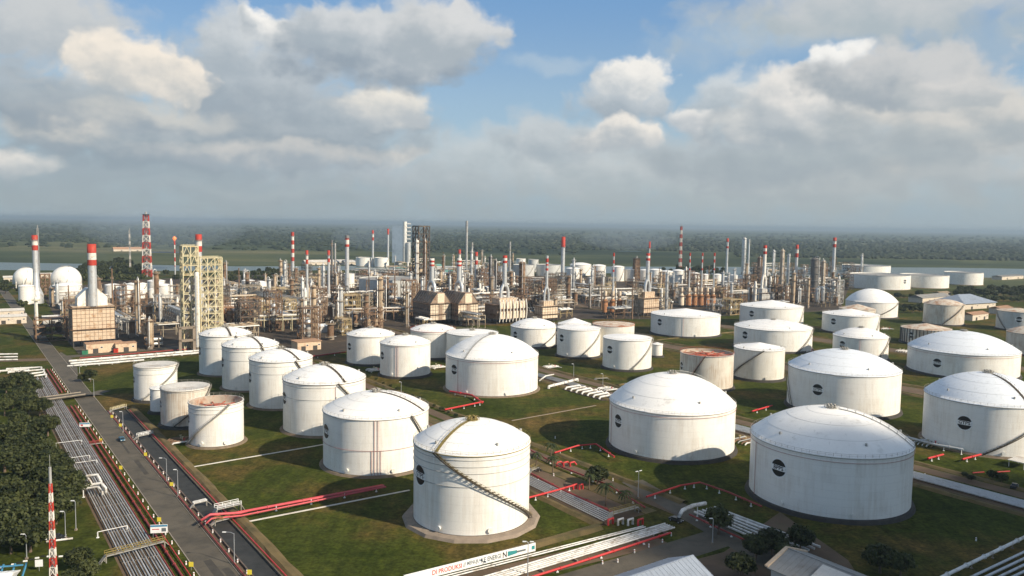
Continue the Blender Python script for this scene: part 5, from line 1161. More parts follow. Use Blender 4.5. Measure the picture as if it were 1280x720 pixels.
def canopy():
    t = thing('shelter', 'canopy', 'shelter', HID); b = MB()
    for x in (-9, -3, 3, 9):
        for y in (-4.5, 4.5): b.beam((x, y, 0), (x, y, 7), .4)
    b.build('post', 'steel_ochre', t); MB().add([(-10, -5.5, 7), (10, -5.5, 7), (10, 5.5, 8.4), (-10, 5.5, 8.4), (-10, -5.5, 7.2), (10, -5.5, 7.2), (10, 5.5, 8.6), (-10, 5.5, 8.6)], [(0, 3, 2, 1), (4, 5, 6, 7), (0, 1, 5, 4), (1, 2, 6, 5), (2, 3, 7, 6), (3, 0, 4, 7)]).build('roof', 'roof_tan', t); return t
def vent():
    t = thing('vent_stack', 'vent', 'vent stack', HID); MB().tube([(0, 0, 0), (0, 0, 15), (0, 0, 30)], .5, 10, True, [.9, .6, .5]).build('shaft', 'steel_rust', t); platform(t, .7, 22, 'steel_beige', 10, w=1.0); b = MB()
    for a in (0, 2.1, 4.2): b.beam((0, 0, 24), (8 * cos(a), 8 * sin(a), 0), .1)
    b.build('guy_wire', 'steel_grey', t); return t
def hut(wx, roof): return shed('plant_hut', 'hut', HID, wx, 9, 5, 1.0, 'grey_panel', roof, 0, 'shed')
proto(hut(18, 'roof_pale'), 'pale roofed plant hut', 10, 6, 7); proto(hut(26, 'paint_white'), 'long white roofed hut', 13, 6, 6)
proto(vent(), 'thin rusty vent stack', 4, 30, 5)
def twin():
    t = thing('twin_column', 'twin', 'column', HID)
    for x, h, m in ((-2.4, 26, 'insul_white'), (2.4, 21, 'steel_rust')): MB().lathe([(1.3, 0), (1.2, h * .9), (.7, h), (.05, h + .4)], 14, (x, 0)).build('shell', m, t)
    for z in (8, 14, 20): MB().box((0, 0, z), (9, 5, .25)).build('platform', 'steel_beige', t)
    b = MB(); [b.beam((x, y, 0), (x, y, 21), .25) for x in (-4.4, 4.4) for y in (-2.4, 2.4)]; [b.beam((-4.4, -2.4, z + 1.1), (4.4, -2.4, z + 1.1), .1) for z in (8, 14, 20)]; b.build('frame', 'steel_beige', t); return t
proto(twin(), 'caged pair of columns', 6, 26, 6)
proto(canopy(), 'tan roofed open shelter', 11, 8, 4)

# footprint: where small plant may stand (plan units), and what keeps it off
def inside(poly, x, y):
    c = False; j = len(poly) - 1
    for i in range(len(poly)):
        (xi, yi), (xj, yj) = poly[i], poly[j]
        if (yi > y) != (yj > y) and x < (xj - xi) * (y - yi) / (yj - yi) + xi: c = not c
        j = i
    return c
def keepout():
    ks = []
    for o in list(COL.objects):
        if o.parent is None and o.get('category') and o.location.length > 1:
            r = {'storage tank': 0, 'fired heater': 16, 'chimney': 4, 'column': 5, 'building': 14, 'steel structure': 14, 'ball tank': 18, 'tower': 9}.get(o['category'], 6)
            if o['category'] == 'storage tank':
                sh = [c for c in o.children if c.name.startswith('shell')]; r = max(v.co.x for v in sh[0].data.vertices) + 4
            if o['category'] == 'building': r = max(abs(v.co.x) for c in o.children if c.name.startswith('wall') for v in c.data.vertices) * .8
            ks.append((o.location.x, o.location.y, r))
    return ks
KEEP = keepout()
ZONES = [([(60, 385), (92, 433), (100, 405), (132, 405), (165, 440), (232, 438), (290, 432), (330, 420), (420, 437), (425, 420), (515, 410), (610, 408), (640, 404), (640, 348), (560, 345), (480, 352), (380, 352), (280, 362), (225, 380), (140, 382), (60, 376)], 350),
         ([(640, 358), (640, 402), (700, 398), (740, 396), (800, 400), (850, 390), (905, 394), (1045, 386), (1050, 350), (915, 358), (780, 361)], 215),
         ([(480, 329), (480, 350), (640, 348), (640, 331)], 50), ([(940, 344), (1050, 348), (1056, 362), (1110, 366), (1060, 336), (950, 334)], 40)]
FG = [] # (object, description)
used = set(); tot = sum(p_[4] for p_ in PROTO); rng = random.Random(23)
for poly, cnt in ZONES:
    wp = [tuple(at(*c).xy) for c in poly]; xs = [c[0] for c in wp]; ys = [c[1] for c in wp]; n = 0; tries = 0
    while n < cnt and tries < cnt * 60:
        tries += 1; x, y = rng.uniform(min(xs), max(xs)), rng.uniform(min(ys), max(ys))
        if not inside(wp, x, y): continue
        w = rng.uniform(0, tot)
        for i, pr in enumerate(PROTO):
            w -= pr[4]
            if w <= 0: break
        o, desc, foot, h, wgt = pr
        s, t = st((x, y)); s = round(s / 4) * 4 + rng.uniform(-.6, .6); t = round(t / 4) * 4 + rng.uniform(-.6, .6); v = gr(s, t); x, y = v.x, v.y
        if any(hypot(x - kx, y - ky) < kr + foot * .62 for kx, ky, kr in KEEP): continue
        rot = GROT + rng.choice((0, pi / 2)) + (0 if rng.random() < .8 else pi)
        if i in used: c = copy_tree(o, (x, y, 0), rot)
        else: c = o; o.location = (x, y, 0); o.rotation_euler = (0, 0, rot); used.add(i)
        sz = rng.uniform(.85, 1.2); c.scale = (sz, sz, sz * rng.uniform(.85, 1.2)); FG.append((c, desc)); KEEP.append((x, y, foot * .55)); n += 1
for i, pr in enumerate(PROTO):
    if i not in used:
        for ch in pr[0].children_recursive: bpy.data.objects.remove(ch)
        bpy.data.objects.remove(pr[0])

# long pipe ways of the plant (each with its pipes)
def long_rack(label, p, q, w, z, m, n=8, seed=1):
    d = (q - p); L = d.length; c = (p + q) / 2; t = rack(L, w, z, m, SIL, seed); t.location = (c.x, c.y, 0); t.rotation_euler = (0, 0, atan2(d.y, d.x)); t['label'] = label; return t
long_rack('long rusty pipe rack stretching in front of the twin brown heaters', P(430, 402), P(520, 399), 9, 8, 'steel_rust', seed=11)
long_rack('long pale pipe bridge sloping away past the yellow towers', P(290, 372), P(420, 398), 10, 9, 'steel_grey', seed=12)
long_rack('long beige pipe rack behind the low wide white tank', P(690, 374), P(800, 372), 9, 8, 'steel_beige', seed=13)
long_rack('long yellow pipe rack before the dark doorway block house', P(318, 414), P(398, 411), 9, 9, 'steel_yellow', seed=14)
long_rack('long rusty pipe rack running behind the row of six heaters', P(835, 366), P(930, 364), 9, 7, 'steel_rust', seed=15)
long_rack('long grey pipe rack below the glassy white tower', P(440, 344), P(520, 346), 10, 8, 'steel_grey', seed=16)
long_rack('long grey pipe rack between the far forked chimney and the red topped chimney', P(600, 356), P(700, 357), 9, 8, 'steel_grey', seed=17)
p = P(293, 402); frame_tower('orange painted two level platform beside the yellow towers', p, 30, 12, 13, 2, 'orange_rust', .15, 'equipment_structure', 'equipment frame', 4, 1, True, None, 'roof_tan', True, .6)

# labels for the smaller plant: said by what stands either side of it
info = []
for o, desc in FG:
    x, y = pj((o.location.x, o.location.y, 2)); cand = [(abs(l[1] - x) + abs(l[2] - y) * .7, l) for l in LM]
    l1 = min([c for c in cand if c[1][1] <= x] or [(9e9, None)], key=lambda c: c[0])[1]; l2 = min([c for c in cand if c[1][1] > x] or [(9e9, None)], key=lambda c: c[0])[1]
    if l1 and l2: lb = 'between the %s and the %s' % (l1[0], l2[0])
    else: lb = 'beyond the ' + (l1 or l2)[0]
    info.append([o, desc, lb, x, y])
by = {}
for r in info: by.setdefault((r[1], r[2]), []).append(r)
_o = ['front', 'second', 'third', 'fourth', 'fifth', 'sixth', 'seventh', 'eighth', 'ninth', 'tenth']
for (d, lb), rs in by.items():
    rs.sort(key=lambda r: -r[4])
    for i, r in enumerate(rs):
        r[0]['label'] = (d if len(rs) == 1 else ('%s %s' % (_o[min(i, 9)], d) if i < len(rs) - 1 or len(rs) > 10 else 'rearmost ' + d)) + ' ' + lb
        r[0]['group'] = {'d': 'drums', 'a': 'fan coolers'}.get('', d + 's of the process area')

# ================================================================== TANK FARM PIPES, ROADSIDE, PEOPLE-SIZED THINGS
def run(pxs, z): return [at(x, y, z) for x, y in pxs]
# long bundle of grey pipes beside the road: each pipe one object
for i in range(12):
    tt = 34.6 + i * .70 + (.3 if i > 3 else 0) + (.3 if i > 7 else 0); r = (.17, .22, .14, .23)[i % 4]; z = .75
    s0, s1 = 84, 500 + (i % 3) * 6
    c = gr(s0, tt); L = s1 - s0; d = GA; pts = [(0, 0, z), tuple(d * L * .5 + Vector((0, 0, z))), tuple(d * L + Vector((0, 0, z)))]
    tag(MB().tube(pts, r, 8).build('pipeline', 'pipe_grey' if i % 5 else 'pipe_steel', None, (c.x, c.y, 0)), 'straight grey pipe of the long bundle between the road and the trees', 'pipe', 'grey pipes of the long roadside bundle')
for i, s in enumerate(range(90, 500, 12)):
    p = gr(s, 38.7); tag(MB().box((0, 0, .2), (9.2, .5, .4)).build('pipe_sleeper', 'concrete', None, (p.x, p.y, 0), GROT), 'concrete sleeper under the long bundle of grey pipes', 'sleeper', 'sleepers under the roadside pipes')
# white goose-neck pipes coming in from the trees
pipe_thing('crossover_pipe', 'white crossover pipe rising from the grey bundle toward the trees, upper of two', [at(126, 605, .8), at(126, 601, 4.0), at(122, 593.5, 4.4), at(96, 596.5, 4.4), at(66, 601, 4.4)], .48, 'pipe_white', supports=(at(96, 596.5, 4.2), at(70, 600.5, 4.2)))
pipe_thing('crossover_pipe', 'thinner white crossover pipe looping below the upper one beside the trees', [at(114, 607, .8), at(114, 603, 3.2), at(110, 597, 3.6), at(82, 600.5, 3.6)], .34, 'pipe_white', supports=(at(92, 599.5, 3.4),))
pipe_thing('crossover_pipe', 'white crossover pipe rising from the grey bundle toward the trees, lower of two', [at(132, 616, .8), at(132, 610, 3.6), at(127, 604, 4.0), at(110, 606.5, 4.0), at(78, 611.5, 4.0)], .48, 'pipe_white', supports=(at(104, 607.5, 3.8),))
pipe_thing('crossover_pipe', 'short white crossover pipe under the lower long one', [at(128, 618, .8), at(128, 613, 2.6), at(122, 608.5, 2.9), at(84, 613.5, 2.9)], .36, 'pipe_white')
for i, (a, b_) in enumerate((((8, 461), (52, 459)), ((10, 465), (55, 462)), ((22, 469), (56, 465)), ((24, 472), (58, 468)), ((0, 463.5), (36, 461.5)))):
    q0, q1 = at(*a, 1.6), at(*b_, 1.6); pipe_thing('crossover_pipe', ('uppermost', 'second', 'third', 'fourth', 'short fifth')[i] + ' white pipe bending off the grey bundle at the crossing', [q0 + Vector((0, 0, -.8)), q0, q0.lerp(q1, .8), q1, q1 + Vector((2, -4, -.9))], .5, 'pipe_white', n=8)
for i, y in enumerate((443, 446.5, 450)): q0, q1 = at(-6, y, .9), at(22, y - .6, .9); pipe_thing('feeder_pipe', ('upper', 'middle', 'lower')[i] + ' white pipe in the small pipe yard across the road', [q0, q0.lerp(q1, .5), q1], .5, 'pipe_white', n=8)
# white pipes along the process street
for i, ((x0, y0), (x1, y1), zz) in enumerate((((86, 451.5), (254, 438), 1.2), ((88, 454.5), (250, 441), 1.0), ((92, 457), (180, 450), .9), ((84, 457.5), (150, 453), .8))):
    q0, q1 = at(x0, y0, zz), at(x1, y1, zz); pipe_thing('street_pipe', ('long white pipe at the kerb of the process street', 'second white pipe along the process street', 'white pipe before the bare brown plot', 'short white pipe at the street corner by the dark tree')[i], [q0, q0.lerp(q1, .3), q0.lerp(q1, .7), q1], .75 - .1 * i, 'pipe_white', n=10, supports=[q0.lerp(q1, f) for f in (.1, .35, .6, .85)])
q0, q1 = at(100, 447.5, 1.2), at(256, 434.5, 1.2); pipe_thing('street_pipe', 'rusty brown pipe on the plant side of the process street', [q0, q0.lerp(q1, .5), q1], .4, 'pipe_dark_red')
# red fire main and white posts on both sides of the road
for i, (tt, m, r, lb, zz) in enumerate(((45.2, 'pipe_dark_red', .30, 'dark red fire main on the verge beside the road', .5), (46.9, 'pipe_red', .16, 'thin red water pipe along the road kerb', .6), (43.6, 'pipe_dark_red', .2, 'thin dark red pipe at the outer edge of the grassy verge', .4))):
    for a, b_ in ((88, 424), (460, 535)):
        q0, q1 = gr(a, tt, zz), gr(b_, tt, zz); pipe_thing('fire_main', lb + (', front part' if a == 88 else ', beyond the side road'), [q0, q0.lerp(q1, .33), q0.lerp(q1, .66), q1], r, m, n=8)
q0, q1 = gr(88, 66.6, .8), gr(400, 66.6, .8); pipe_thing('fire_main', 'red pipe along the grassy edge of the drain channel', [q0, q0.lerp(q1, .5), q1], .2, 'pipe_red', n=8)
q0, q1 = gr(88, 58.2, .5), gr(405, 58.2, .5); pipe_thing('fire_main', 'dark red pipe between the road and the footpath', [q0, q0.lerp(q1, .5), q1], .22, 'pipe_dark_red', n=8)
def post_proto():
    t = thing('bollard', 'short white post standing by the red pipes at the road edge', 'bollard', (0, 0, 0), 0, 'white posts along the road')
    MB().cyl((0, 0, 0), (0, 0, .95), .21, .19, 8).build('post', 'paint_white', t); MB().cyl((0, 0, .62), (0, 0, .76), .225, .22, 8).build('red_band', 'band_red', t); return freeze(t)
bp = post_proto(); k_ = 0
for s in range(92, 536, 8):
    for tt in (47.9, 59.4):
        if (tt < 50 and 424 < s < 460) or (tt > 50 and s > 402): continue
        v = gr(s + (2 if tt > 50 else 0), tt)
        if k_ == 0: bp.location = v
        else: copy_tree(bp, v)
        k_ += 1
def sign_board(label, p, w, h, z, m, rot=0, group=None, name='sign_board', two=True):
    t = thing(name, label, 'sign', (p.x, p.y, 0), rot, group)
    for sx in ((-w * .35, w * .35) if two else (0,)): MB().beam((sx, .08, 0), (sx, .08, z + h), .10).build('post', 'galv', t)
    MB().box((0, 0, z + h / 2), (w, .08, h)).build('board', m, t); return t
ys = [(126, 551, 'yellow board by the verge across from the blue pickup'), (151, 586, 'yellow board at the verge before the white crossover pipes'), (199, 652, 'yellow board just above the blue and white hoarding'), (239, 709, 'yellow board at the verge in the lower corner'), (140, 521, 'yellow board by the channel near the far footbridge'), (150.5, 532, 'yellow board by the channel between the footbridge and the pickup'), (182, 569, 'yellow board by the channel past the white footbridge'), (214.5, 607, 'yellow board by the channel at the double street lamps'), (312, 719, 'yellow board at the lower end of the channel')]
for x, y, lb in ys: sign_board(lb, at(x, y + 4), 1.15, 1.25, 1.0, 'yellow_sign', 0, 'yellow boards along the road', 'notice_board', False)
t = sign_board('blue and white hoarding on two posts beside the road', at(199, 673), 4.6, 2.4, 1.6, 'paint_white', .15, None, 'hoarding')
MB().box((0, -.06, 3.65), (4.5, .05, .5)).build('blue_strip', 'blue_paint', t); MB().box((1.3, -.06, 2.5), (1.2, .05, 1.0)).build('picture_panel', 'letter_grey', t); MB().box((-.9, -.06, 2.7), (1.9, .05, .22)).build('red_lettering', 'letter_red', t)
t = sign_board('small white notice with a blue strip beside the road near the side street', at(106, 537), 4.2, 1.8, 1.2, 'paint_white', .15, None, 'hoarding'); MB().box((0, -.06, 2.6), (4.0, .05, .5)).build('blue_strip', 'blue_paint', t); MB().box((-1.1, -.06, 1.9), (.9, .05, .7)).build('red_lettering', 'letter_red', t)
# street lamps
def lamp(label, p, h=8.5, arm=1.6, rot=0.0, heads=1, group='street lamps'):
    t = thing('street_lamp', label, 'street lamp', (p.x, p.y, 0), rot, group)
    MB().tube([(0, 0, 0), (0, 0, h * .5), (0, 0, h)], .13, 8, True, [.16, .12, .09]).build('pole', 'galv', t); MB().box((0, 0, .25), (.6, .6, .5)).build('footing', 'concrete', t)
    for k in range(heads):
        sg = 1 if k == 0 else -1; MB().tube([(0, 0, h - .2), (-arm * .4 * sg, 0, h + .25), (-arm * sg, 0, h + .3)], .06, 6).build('arm', 'galv', t); MB().box((-arm * sg - .35 * sg, 0, h + .28), (.95, .34, .18)).build('lamp_head', 'paint_white', t)
    return t
lamp('arched street lamp by the channel, closer to the far footbridge of a pair', at(208.5, 604)); lamp('upright street lamp by the channel just before the pink pipe crossing', at(222.5, 622), 9, .5); lamp('street lamp at the channel below the pink pipe crossing', at(293, 706), 8.5, 2.2)
lamp('street lamp on the channel bank across from the blue pickup', at(154, 541), 8.8, .5); lamp('street lamp at the junction by the bare brown plot', at(117.5, 496), 8.8, 1.6); lamp('street lamp at the corner by the round dark tree', at(99.5, 467), 6, .4)
lamp('street lamp in the grass above the parked cars by the white pipe shelter', at(82, 673), 7.5, .5); lamp('thin lamp post in the dry grass beside the bundle', at(95, 663), 8.5, .4); lamp('grey lamp post at the shaded bottom corner by the blue roof', at(33.5, 699), 6.5, .5)
lamp('tall lamp post standing in front of the banner wall', at(659.5, 722), 9.2, .6, 0, 2); lamp('twin headed lamp on the palm track before the big shadowed tank', at(797.5, 623), 9.0, .5, .6, 2); lamp('lamp post in the street fork by the feathery tree', at(890.5, 680), 7.2, .3)
lamp('lamp post beside the manifold between the lawn and the flat white tanks', at(717, 471), 7.5, .4); lamp('lamp post behind the white valve manifold', at(753.5, 482), 6.5, .4); lamp('lamp post in the dark berm by the domed tank with two pipes', at(501.5, 492), 6.0, .3)
# mast in the foreground
p = at(67.5, 742); t = lattice_tower('red and white lattice mast rising over the bottom corner trees', p, 27, 1.5, .5, 12, name='radio_mast', cat='mast', rot=.3, bw=.12, top=False); MB().cyl((0, 0, 27), (0, 0, 34), .05, n=6).build('aerial', 'steel_grey', t)

# pink main from the road across the lawn
A_, B_ = at(263, 648, 1.6), at(480, 607, 1.6); d = (B_ - A_); n_ = Vector((-d.y, d.x, 0)).normalized()
pipe_thing('foam_main_pipe', 'thick pink pipe crossing the lawn from the channel to the red panelled tank', [at(252, 650, .6), at(252, 650, 2.4), A_ + Vector((0, 0, 1.2)), at(300, 641, 2.8), at(312, 638, 1.5), B_], .38, 'pipe_pink', supports=[A_.lerp(B_, f) for f in (.35, .55, .75, .95)], n=12)
pipe_thing('foam_main_pipe', 'second pink pipe running close beside the thick pink one', [at(258, 654, .6), at(258, 654, 1.9), A_ + n_ * -1.4 + Vector((0, 0, .4)), at(302, 644.5, 1.8), B_ + n_ * -1.4], .28, 'pipe_pink', n=10)
pipe_thing('foam_main_pipe', 'thin red pipe along the far side of the thick pink one', [A_ + n_ * 1.2, B_ + n_ * 1.2], .18, 'pipe_red')
def footbridge(label, p, q, w=1.4, z=1.2, m='stair_yellow', hr=1.1):
    t = thing('footbridge', label, 'footbridge', (p.x, p.y, 0)); d = (q - p); d.z = 0; L = d.length; u = d.normalized(); n = Vector((-u.y, u.x, 0)); b = MB(); O = Vector((0, 0, 0))
    b.beam(O + Vector((0, 0, z)), u * L + Vector((0, 0, z)), w, .16); b.build('deck', 'stair_grey', t); r = MB()
    k = max(2, int(L / 2))
    for sg in (-1, 1):
        for zz in (hr * .5, hr): r.beam(n * sg * w / 2 + Vector((0, 0, z + zz)), n * sg * w / 2 + u * L + Vector((0, 0, z + zz)), .12)
        for i in range(k + 1): c = n * sg * w / 2 + u * (L * i / k); r.beam(c + Vector((0, 0, z)), c + Vector((0, 0, z + hr)), .12)
    r.build('railing', m, t)
    s = MB()
    for i in (0, k): c = u * (L * i / k); s.beam(c + n * w * .4, c + n * w * .4 + Vector((0, 0, z)), .2); s.beam(c - n * w * .4, c - n * w * .4 + Vector((0, 0, z)), .2)
    for i, (c, u2) in enumerate(((O, -u), (u * L, u))): s.beam(c + Vector((0, 0, z)), c + u2 * 1.6, w * .9, .12)
    s.build('step', 'stair_grey', t); return t
footbridge('yellow railed footbridge over the channel beside the pink pipe crossing', at(268, 657), at(294, 650)); footbridge('white railed frame carrying the pink pipe over the channel', at(270, 648), at(300, 641), 2.4, 3.0, 'paint_white')
footbridge('long yellow footbridge over the bundle of grey pipes', at(132, 703), at(205, 684), 1.6, 1.8); footbridge('small pale footbridge over the far end of the channel', at(139, 516), at(157, 511), 1.3, 1.2, 'steel_yellow'); footbridge('white walled footbridge over the channel opposite the open rusty tank', at(172, 549), at(190, 545), 1.5, 1.2, 'paint_white'); footbridge('plain white pipe frame over the channel by the street lamps', at(242, 636), at(258, 632), .8, 1.6, 'paint_white', .6)
footbridge('brown railed crossing on the grassy verge by the yellow board', at(112, 558), at(127, 556), .8, .8, 'pipe_dark_red')
for i, (a, b_, lb) in enumerate((((70, 554), (102, 550), 'uppermost'), ((84, 573), (112, 569), 'second'), ((88, 579.5), (121, 575), 'third'), ((122, 665), (159, 657), 'lowest'))):
    q0, q1 = at(*a, 1.7), at(*b_, 1.7); pipe_thing('pipe_bridle', lb + ' thin white cross bar over the bundle of grey pipes', [q0, q1], .12, 'pipe_white', supports=(q0, q1), n=6)
# white lines of concrete across the lawns
for a, b_, lb in (((240, 584), (404, 556), 'thin white concrete strip on the lawn behind the pink pipe'), ((306, 653), (512, 613), 'pale concrete strip on the lawn in front of the pink pipe'), ((640, 526), (745, 507), 'faint pale path on the lawn by the big round shadow')):
    q0, q1 = at(*a), at(*b_); d = q1 - q0; tag(MB().box((0, 0, .09), (d.length, .7, .18)).build('drain_strip', 'roof_pale' if 'dark' not in lb and 'faint' not in lb else 'concrete', None, (q0 + q1) / 2, atan2(d.y, d.x)), lb, 'drain strip')
# red pipes inside the corridors
def redline(lb, pxs, r=.33, z=1.5, sup=True, m='pipe_red'):
    pts = [at(x, y, z) for x, y in pxs]; sp = [pts[i].lerp(pts[i + 1], f) for i in range(len(pts) - 1) for f in (.25, .7)] if sup else ()
    return pipe_thing('fire_main', lb, pts, r, m, supports=sp, n=8)
redline('bright red pipe from the banner tank across the grey corridor pipes', [(661, 622), (695, 613), (719, 606)]); redline('bright red pipe across the track to the shadow casting big tank', [(693, 566), (722, 557), (745, 555), (768, 571)])
redline('bright red pipe bent across the dark ground before the largest tank', [(808, 621), (850, 607), (875, 603)]); redline('dark red pipe running on to the foot of the largest tank', [(875, 603), (910, 615), (952, 633)], m='pipe_dark_red')
redline('red pipe from the red riser tank to the small valve group', [(562, 489), (590, 494), (603, 503)], .5); redline('red pipe leading away across the berm from the red riser tank', [(556, 512), (590, 505), (604, 502)], .42)
redline('long dark red pipe along the near edge of the palm corridor', [(664, 592), (700, 611), (770, 642), (800, 656)][:3], .4, 1.0, m='pipe_dark_red'); redline('red pipe edging the far side of the palm track', [(662, 562), (700, 583), (760, 606), (806, 634)], .3, 1.0, m='pipe_dark_red')
redline('short red pipe before the bluish domed tank, closer to the dim track', [(1160, 573), (1179, 568)], .4); redline('short red pipe before the bluish domed tank, beside a pale strip', [(1203, 574), (1226, 568)], .4); redline('thin red pipe lying on the lawn right of the corridor pipes', [(1216, 591), (1230, 590)], .25, .8, False); redline('thin red pipe by the dark bush at the picture edge', [(1246, 590), (1262, 589)], .25, .8, False)
redline('red pipe crossing the dark lawn behind the bluish domed tank', [(940, 514), (965, 507)], .4); redline('long red fire pipe on the street edge of the white pipe bundle', [(640, 729), (720, 704), (838, 666)], .32, .9)
redline('dark red pipe behind the white domed tank with two middle pipes', [(385, 446), (432, 440)], .5, m='pipe_dark_red'); redline('dark red pipe under the dark bundle beside the street fork', [(862, 643), (900, 661), (960, 688)], .3, .9, m='pipe_dark_red')
t = thing('valve_group', 'red valve manifold at the end of the palm corridor pipes', 'valve group', at(785, 657)); [MB().tube([(x, 0, 0), (x, 0, 1.8), (x + 1.6, 1.2, 1.8), (x + 1.6, 1.2, 0)], .35, 8).build('valve_pipe', m, t) for x, m in ((-6, 'pipe_red'), (-3, 'pipe_white'), (0, 'pipe_white'), (3, 'pipe_red'))]
t = thing('valve_group', 'bright red valve group where the corridor pipe ends by the palms', 'valve group', at(722, 612)); [MB().tube([(x, 0, 0), (x, 0, 1.7), (x + 1.2, .8, 1.7), (x + 1.2, .8, 0)], .35, 8).build('valve_pipe', 'pipe_red', t) for x in (-1.5, .6)]
t = thing('valve_group', 'red hydrant group on the verge between two palms', 'valve group', at(706, 583)); [MB().tube([(x, 0, 0), (x, 0, 1.5), (x + 1.6, 1, 1.5), (x + 2.4, 1, .4)], .35, 8).build('valve_pipe', 'pipe_red', t) for x in (-3, -.5, 2)]
footbridge('yellow footbridge above the silver corridor pipes near the banner tank', at(662, 593), at(672, 589), 2, 1.6); footbridge('yellow footbridge where the corridor pipes meet the front bundle', at(764, 649), at(796, 640), 2, 1.8)
# silver pipes of the palm corridor
for i in range(6):
    q0, q1 = at(655 - i * 1.5, 592 + i * 1.3, .8), at(766 - i * 2.2, 643 + i * 1.6, .8); c = q0; pts = [(0, 0, .8), tuple((q1 - q0) * .5 + Vector((0, 0, .8))), tuple((q1 - q0) + Vector((0, 0, .8)))]
    tag(MB().tube(pts, .2, 8).build('pipeline', 'pipe_steel', None, (c.x, c.y, 0)), 'silver pipe of the corridor bundle running past the banner tank', 'pipe', 'silver pipes of the palm corridor')
# white front bundle
for i in range(7):
    q0, q1 = (gr(157.6 + i * .95, 96), gr(157.6 + i * .95, 173)) if i < 5 else (gr(167.6 - (i - 5) * 1.3, 94), gr(163.6 - (i - 5) * .9, 166)); pts = [(0, 0, .9), tuple((q1 - q0) * .5 + Vector((0, 0, .9))), tuple((q1 - q0) + Vector((0, 0, .9)))]
    tag(MB().tube(pts, (.26, .2, .28, .18, .25, .18, .2)[i], 8).build('pipeline', 'pipe_white', None, (q0.x, q0.y, 0)), 'white pipe of the wide bundle in front of the banner wall', 'pipe', 'white pipes of the front bundle')
for f in (.05, .2, .35, .5, .65, .8, .95):
    q0, q1 = gr(159.4, 96 + 77 * f), 0; tag(MB().box((0, 0, .28), (.5, 6, .56)).build('pipe_sleeper', 'concrete', None, (q0.x, q0.y, 0), GROT), 'concrete sleeper under the white bundle of the front street', 'sleeper', 'sleepers under the front bundle')
for i in range(6):
    q0, q1 = at(868 + i * 5.0, 643 - i * 1.2), at(990 + i * 7, 697 - i * 2.0); pts = [(0, 0, .8), tuple((q1 - q0) * .5 + Vector((0, 0, .8))), tuple((q1 - q0) + Vector((0, 0, .8)))]
    tag(MB().tube(pts, .36, 8).build('pipeline', 'pipe_white', None, (q0.x, q0.y, 0)), 'pale pipe of the bundle past the street fork', 'pipe', 'pale pipes past the street fork')
pipe_thing('crossover_pipe', 'white arched pipe rising at the street fork beside the feathery tree', [at(849, 645, .6), at(849, 645, 2.8), at(853, 638, 3.6), at(866, 632, 4.0), at(882, 629, 4.0)], .6, 'pipe_white', supports=(at(872, 631, 3.8),))
q0, q1 = at(914, 645, 1.2), at(1000, 678, 1.2); pipe_thing('street_pipe', 'single long white pipe over the dark ground before the largest tank', [q0, q0.lerp(q1, .5), q1], .4, 'pipe_white', supports=[q0.lerp(q1, f) for f in (.2, .5, .8)])
# back corridor bundle: bluish pipes
for i in range(7):
    tt = 281.4 + i * 1.15; s0, s1 = 84, 246; q0 = gr(s0, tt); pts = [(0, 0, .8), tuple(GA * 80 + Vector((0, 0, .8))), tuple(GA * (s1 - s0) + Vector((0, 0, .8)))]
    tag(MB().tube(pts, .33, 8).build('pipeline', 'pipe_steel', None, (q0.x, q0.y, 0)), 'bluish pipe of the broad bundle behind the largest tank', 'pipe', 'bluish pipes behind the largest tank')
for i in range(5):
    tt = 281.4 + i * 1.3; s0, s1 = 330, 520; q0 = gr(s0, tt); pts = [(0, 0, .7), tuple(GA * 90 + Vector((0, 0, .7))), tuple(GA * (s1 - s0) + Vector((0, 0, .7)))]
    tag(MB().tube(pts, .34, 8).build('pipeline', 'pipe_grey', None, (q0.x, q0.y, 0)), 'dull grey pipe in the corridor behind the red riser tank', 'pipe', 'dull pipes of the back corridor')
# valve manifold with white branches
t = thing('pipe_manifold', 'manifold of white slanted branch pipes on a paved bed by the big domed tank', 'pipe manifold', at(738, 492))
MB().box((0, 0, .1), (34, 13, .2), -.95).build('bed', 'paving', t)
for i in range(7):
    u = Vector((cos(-.95), sin(-.95), 0)); n = Vector((-u.y, u.x, 0)); c = u * (-14 + i * 4.6); MB().tube([c - n * 6 + Vector((0, 0, .3)), c - n * 5 + Vector((0, 0, 1.4)), c + n * 4 + Vector((0, 0, 1.6)), c + n * 5.5 + Vector((0, 0, .5))], .55, 8).build('branch_pipe', 'pipe_white', t)
q0, q1 = at(686, 483, 1.6), at(722, 474, 1.6); pipe_thing('street_pipe', 'thick white pipe at the lawn edge beside the red riser tank', [q0 - Vector((0, 0, 1.2)), q0, q1, q1 - Vector((0, 0, 1.2))], .7, 'pipe_white', supports=[q0.lerp(q1, f) for f in (.3, .8)], sup_m='stair_yellow')
pipe_thing('street_pipe', 'white goose neck pipe just behind the thick white pipe', [at(674, 476, .5), at(674, 476, 2.2), at(682, 470, 3.2), at(692, 468, 3.0)], .4, 'pipe_white')
for x, y, lb in ((652, 481, 'yellow valve platform beside the red riser tank'), (745, 476, 'tan valve platform beyond the lamp of the manifold')): footbridge(lb, at(x, y), at(x + 14, y - 1), 2.5, 1.4)
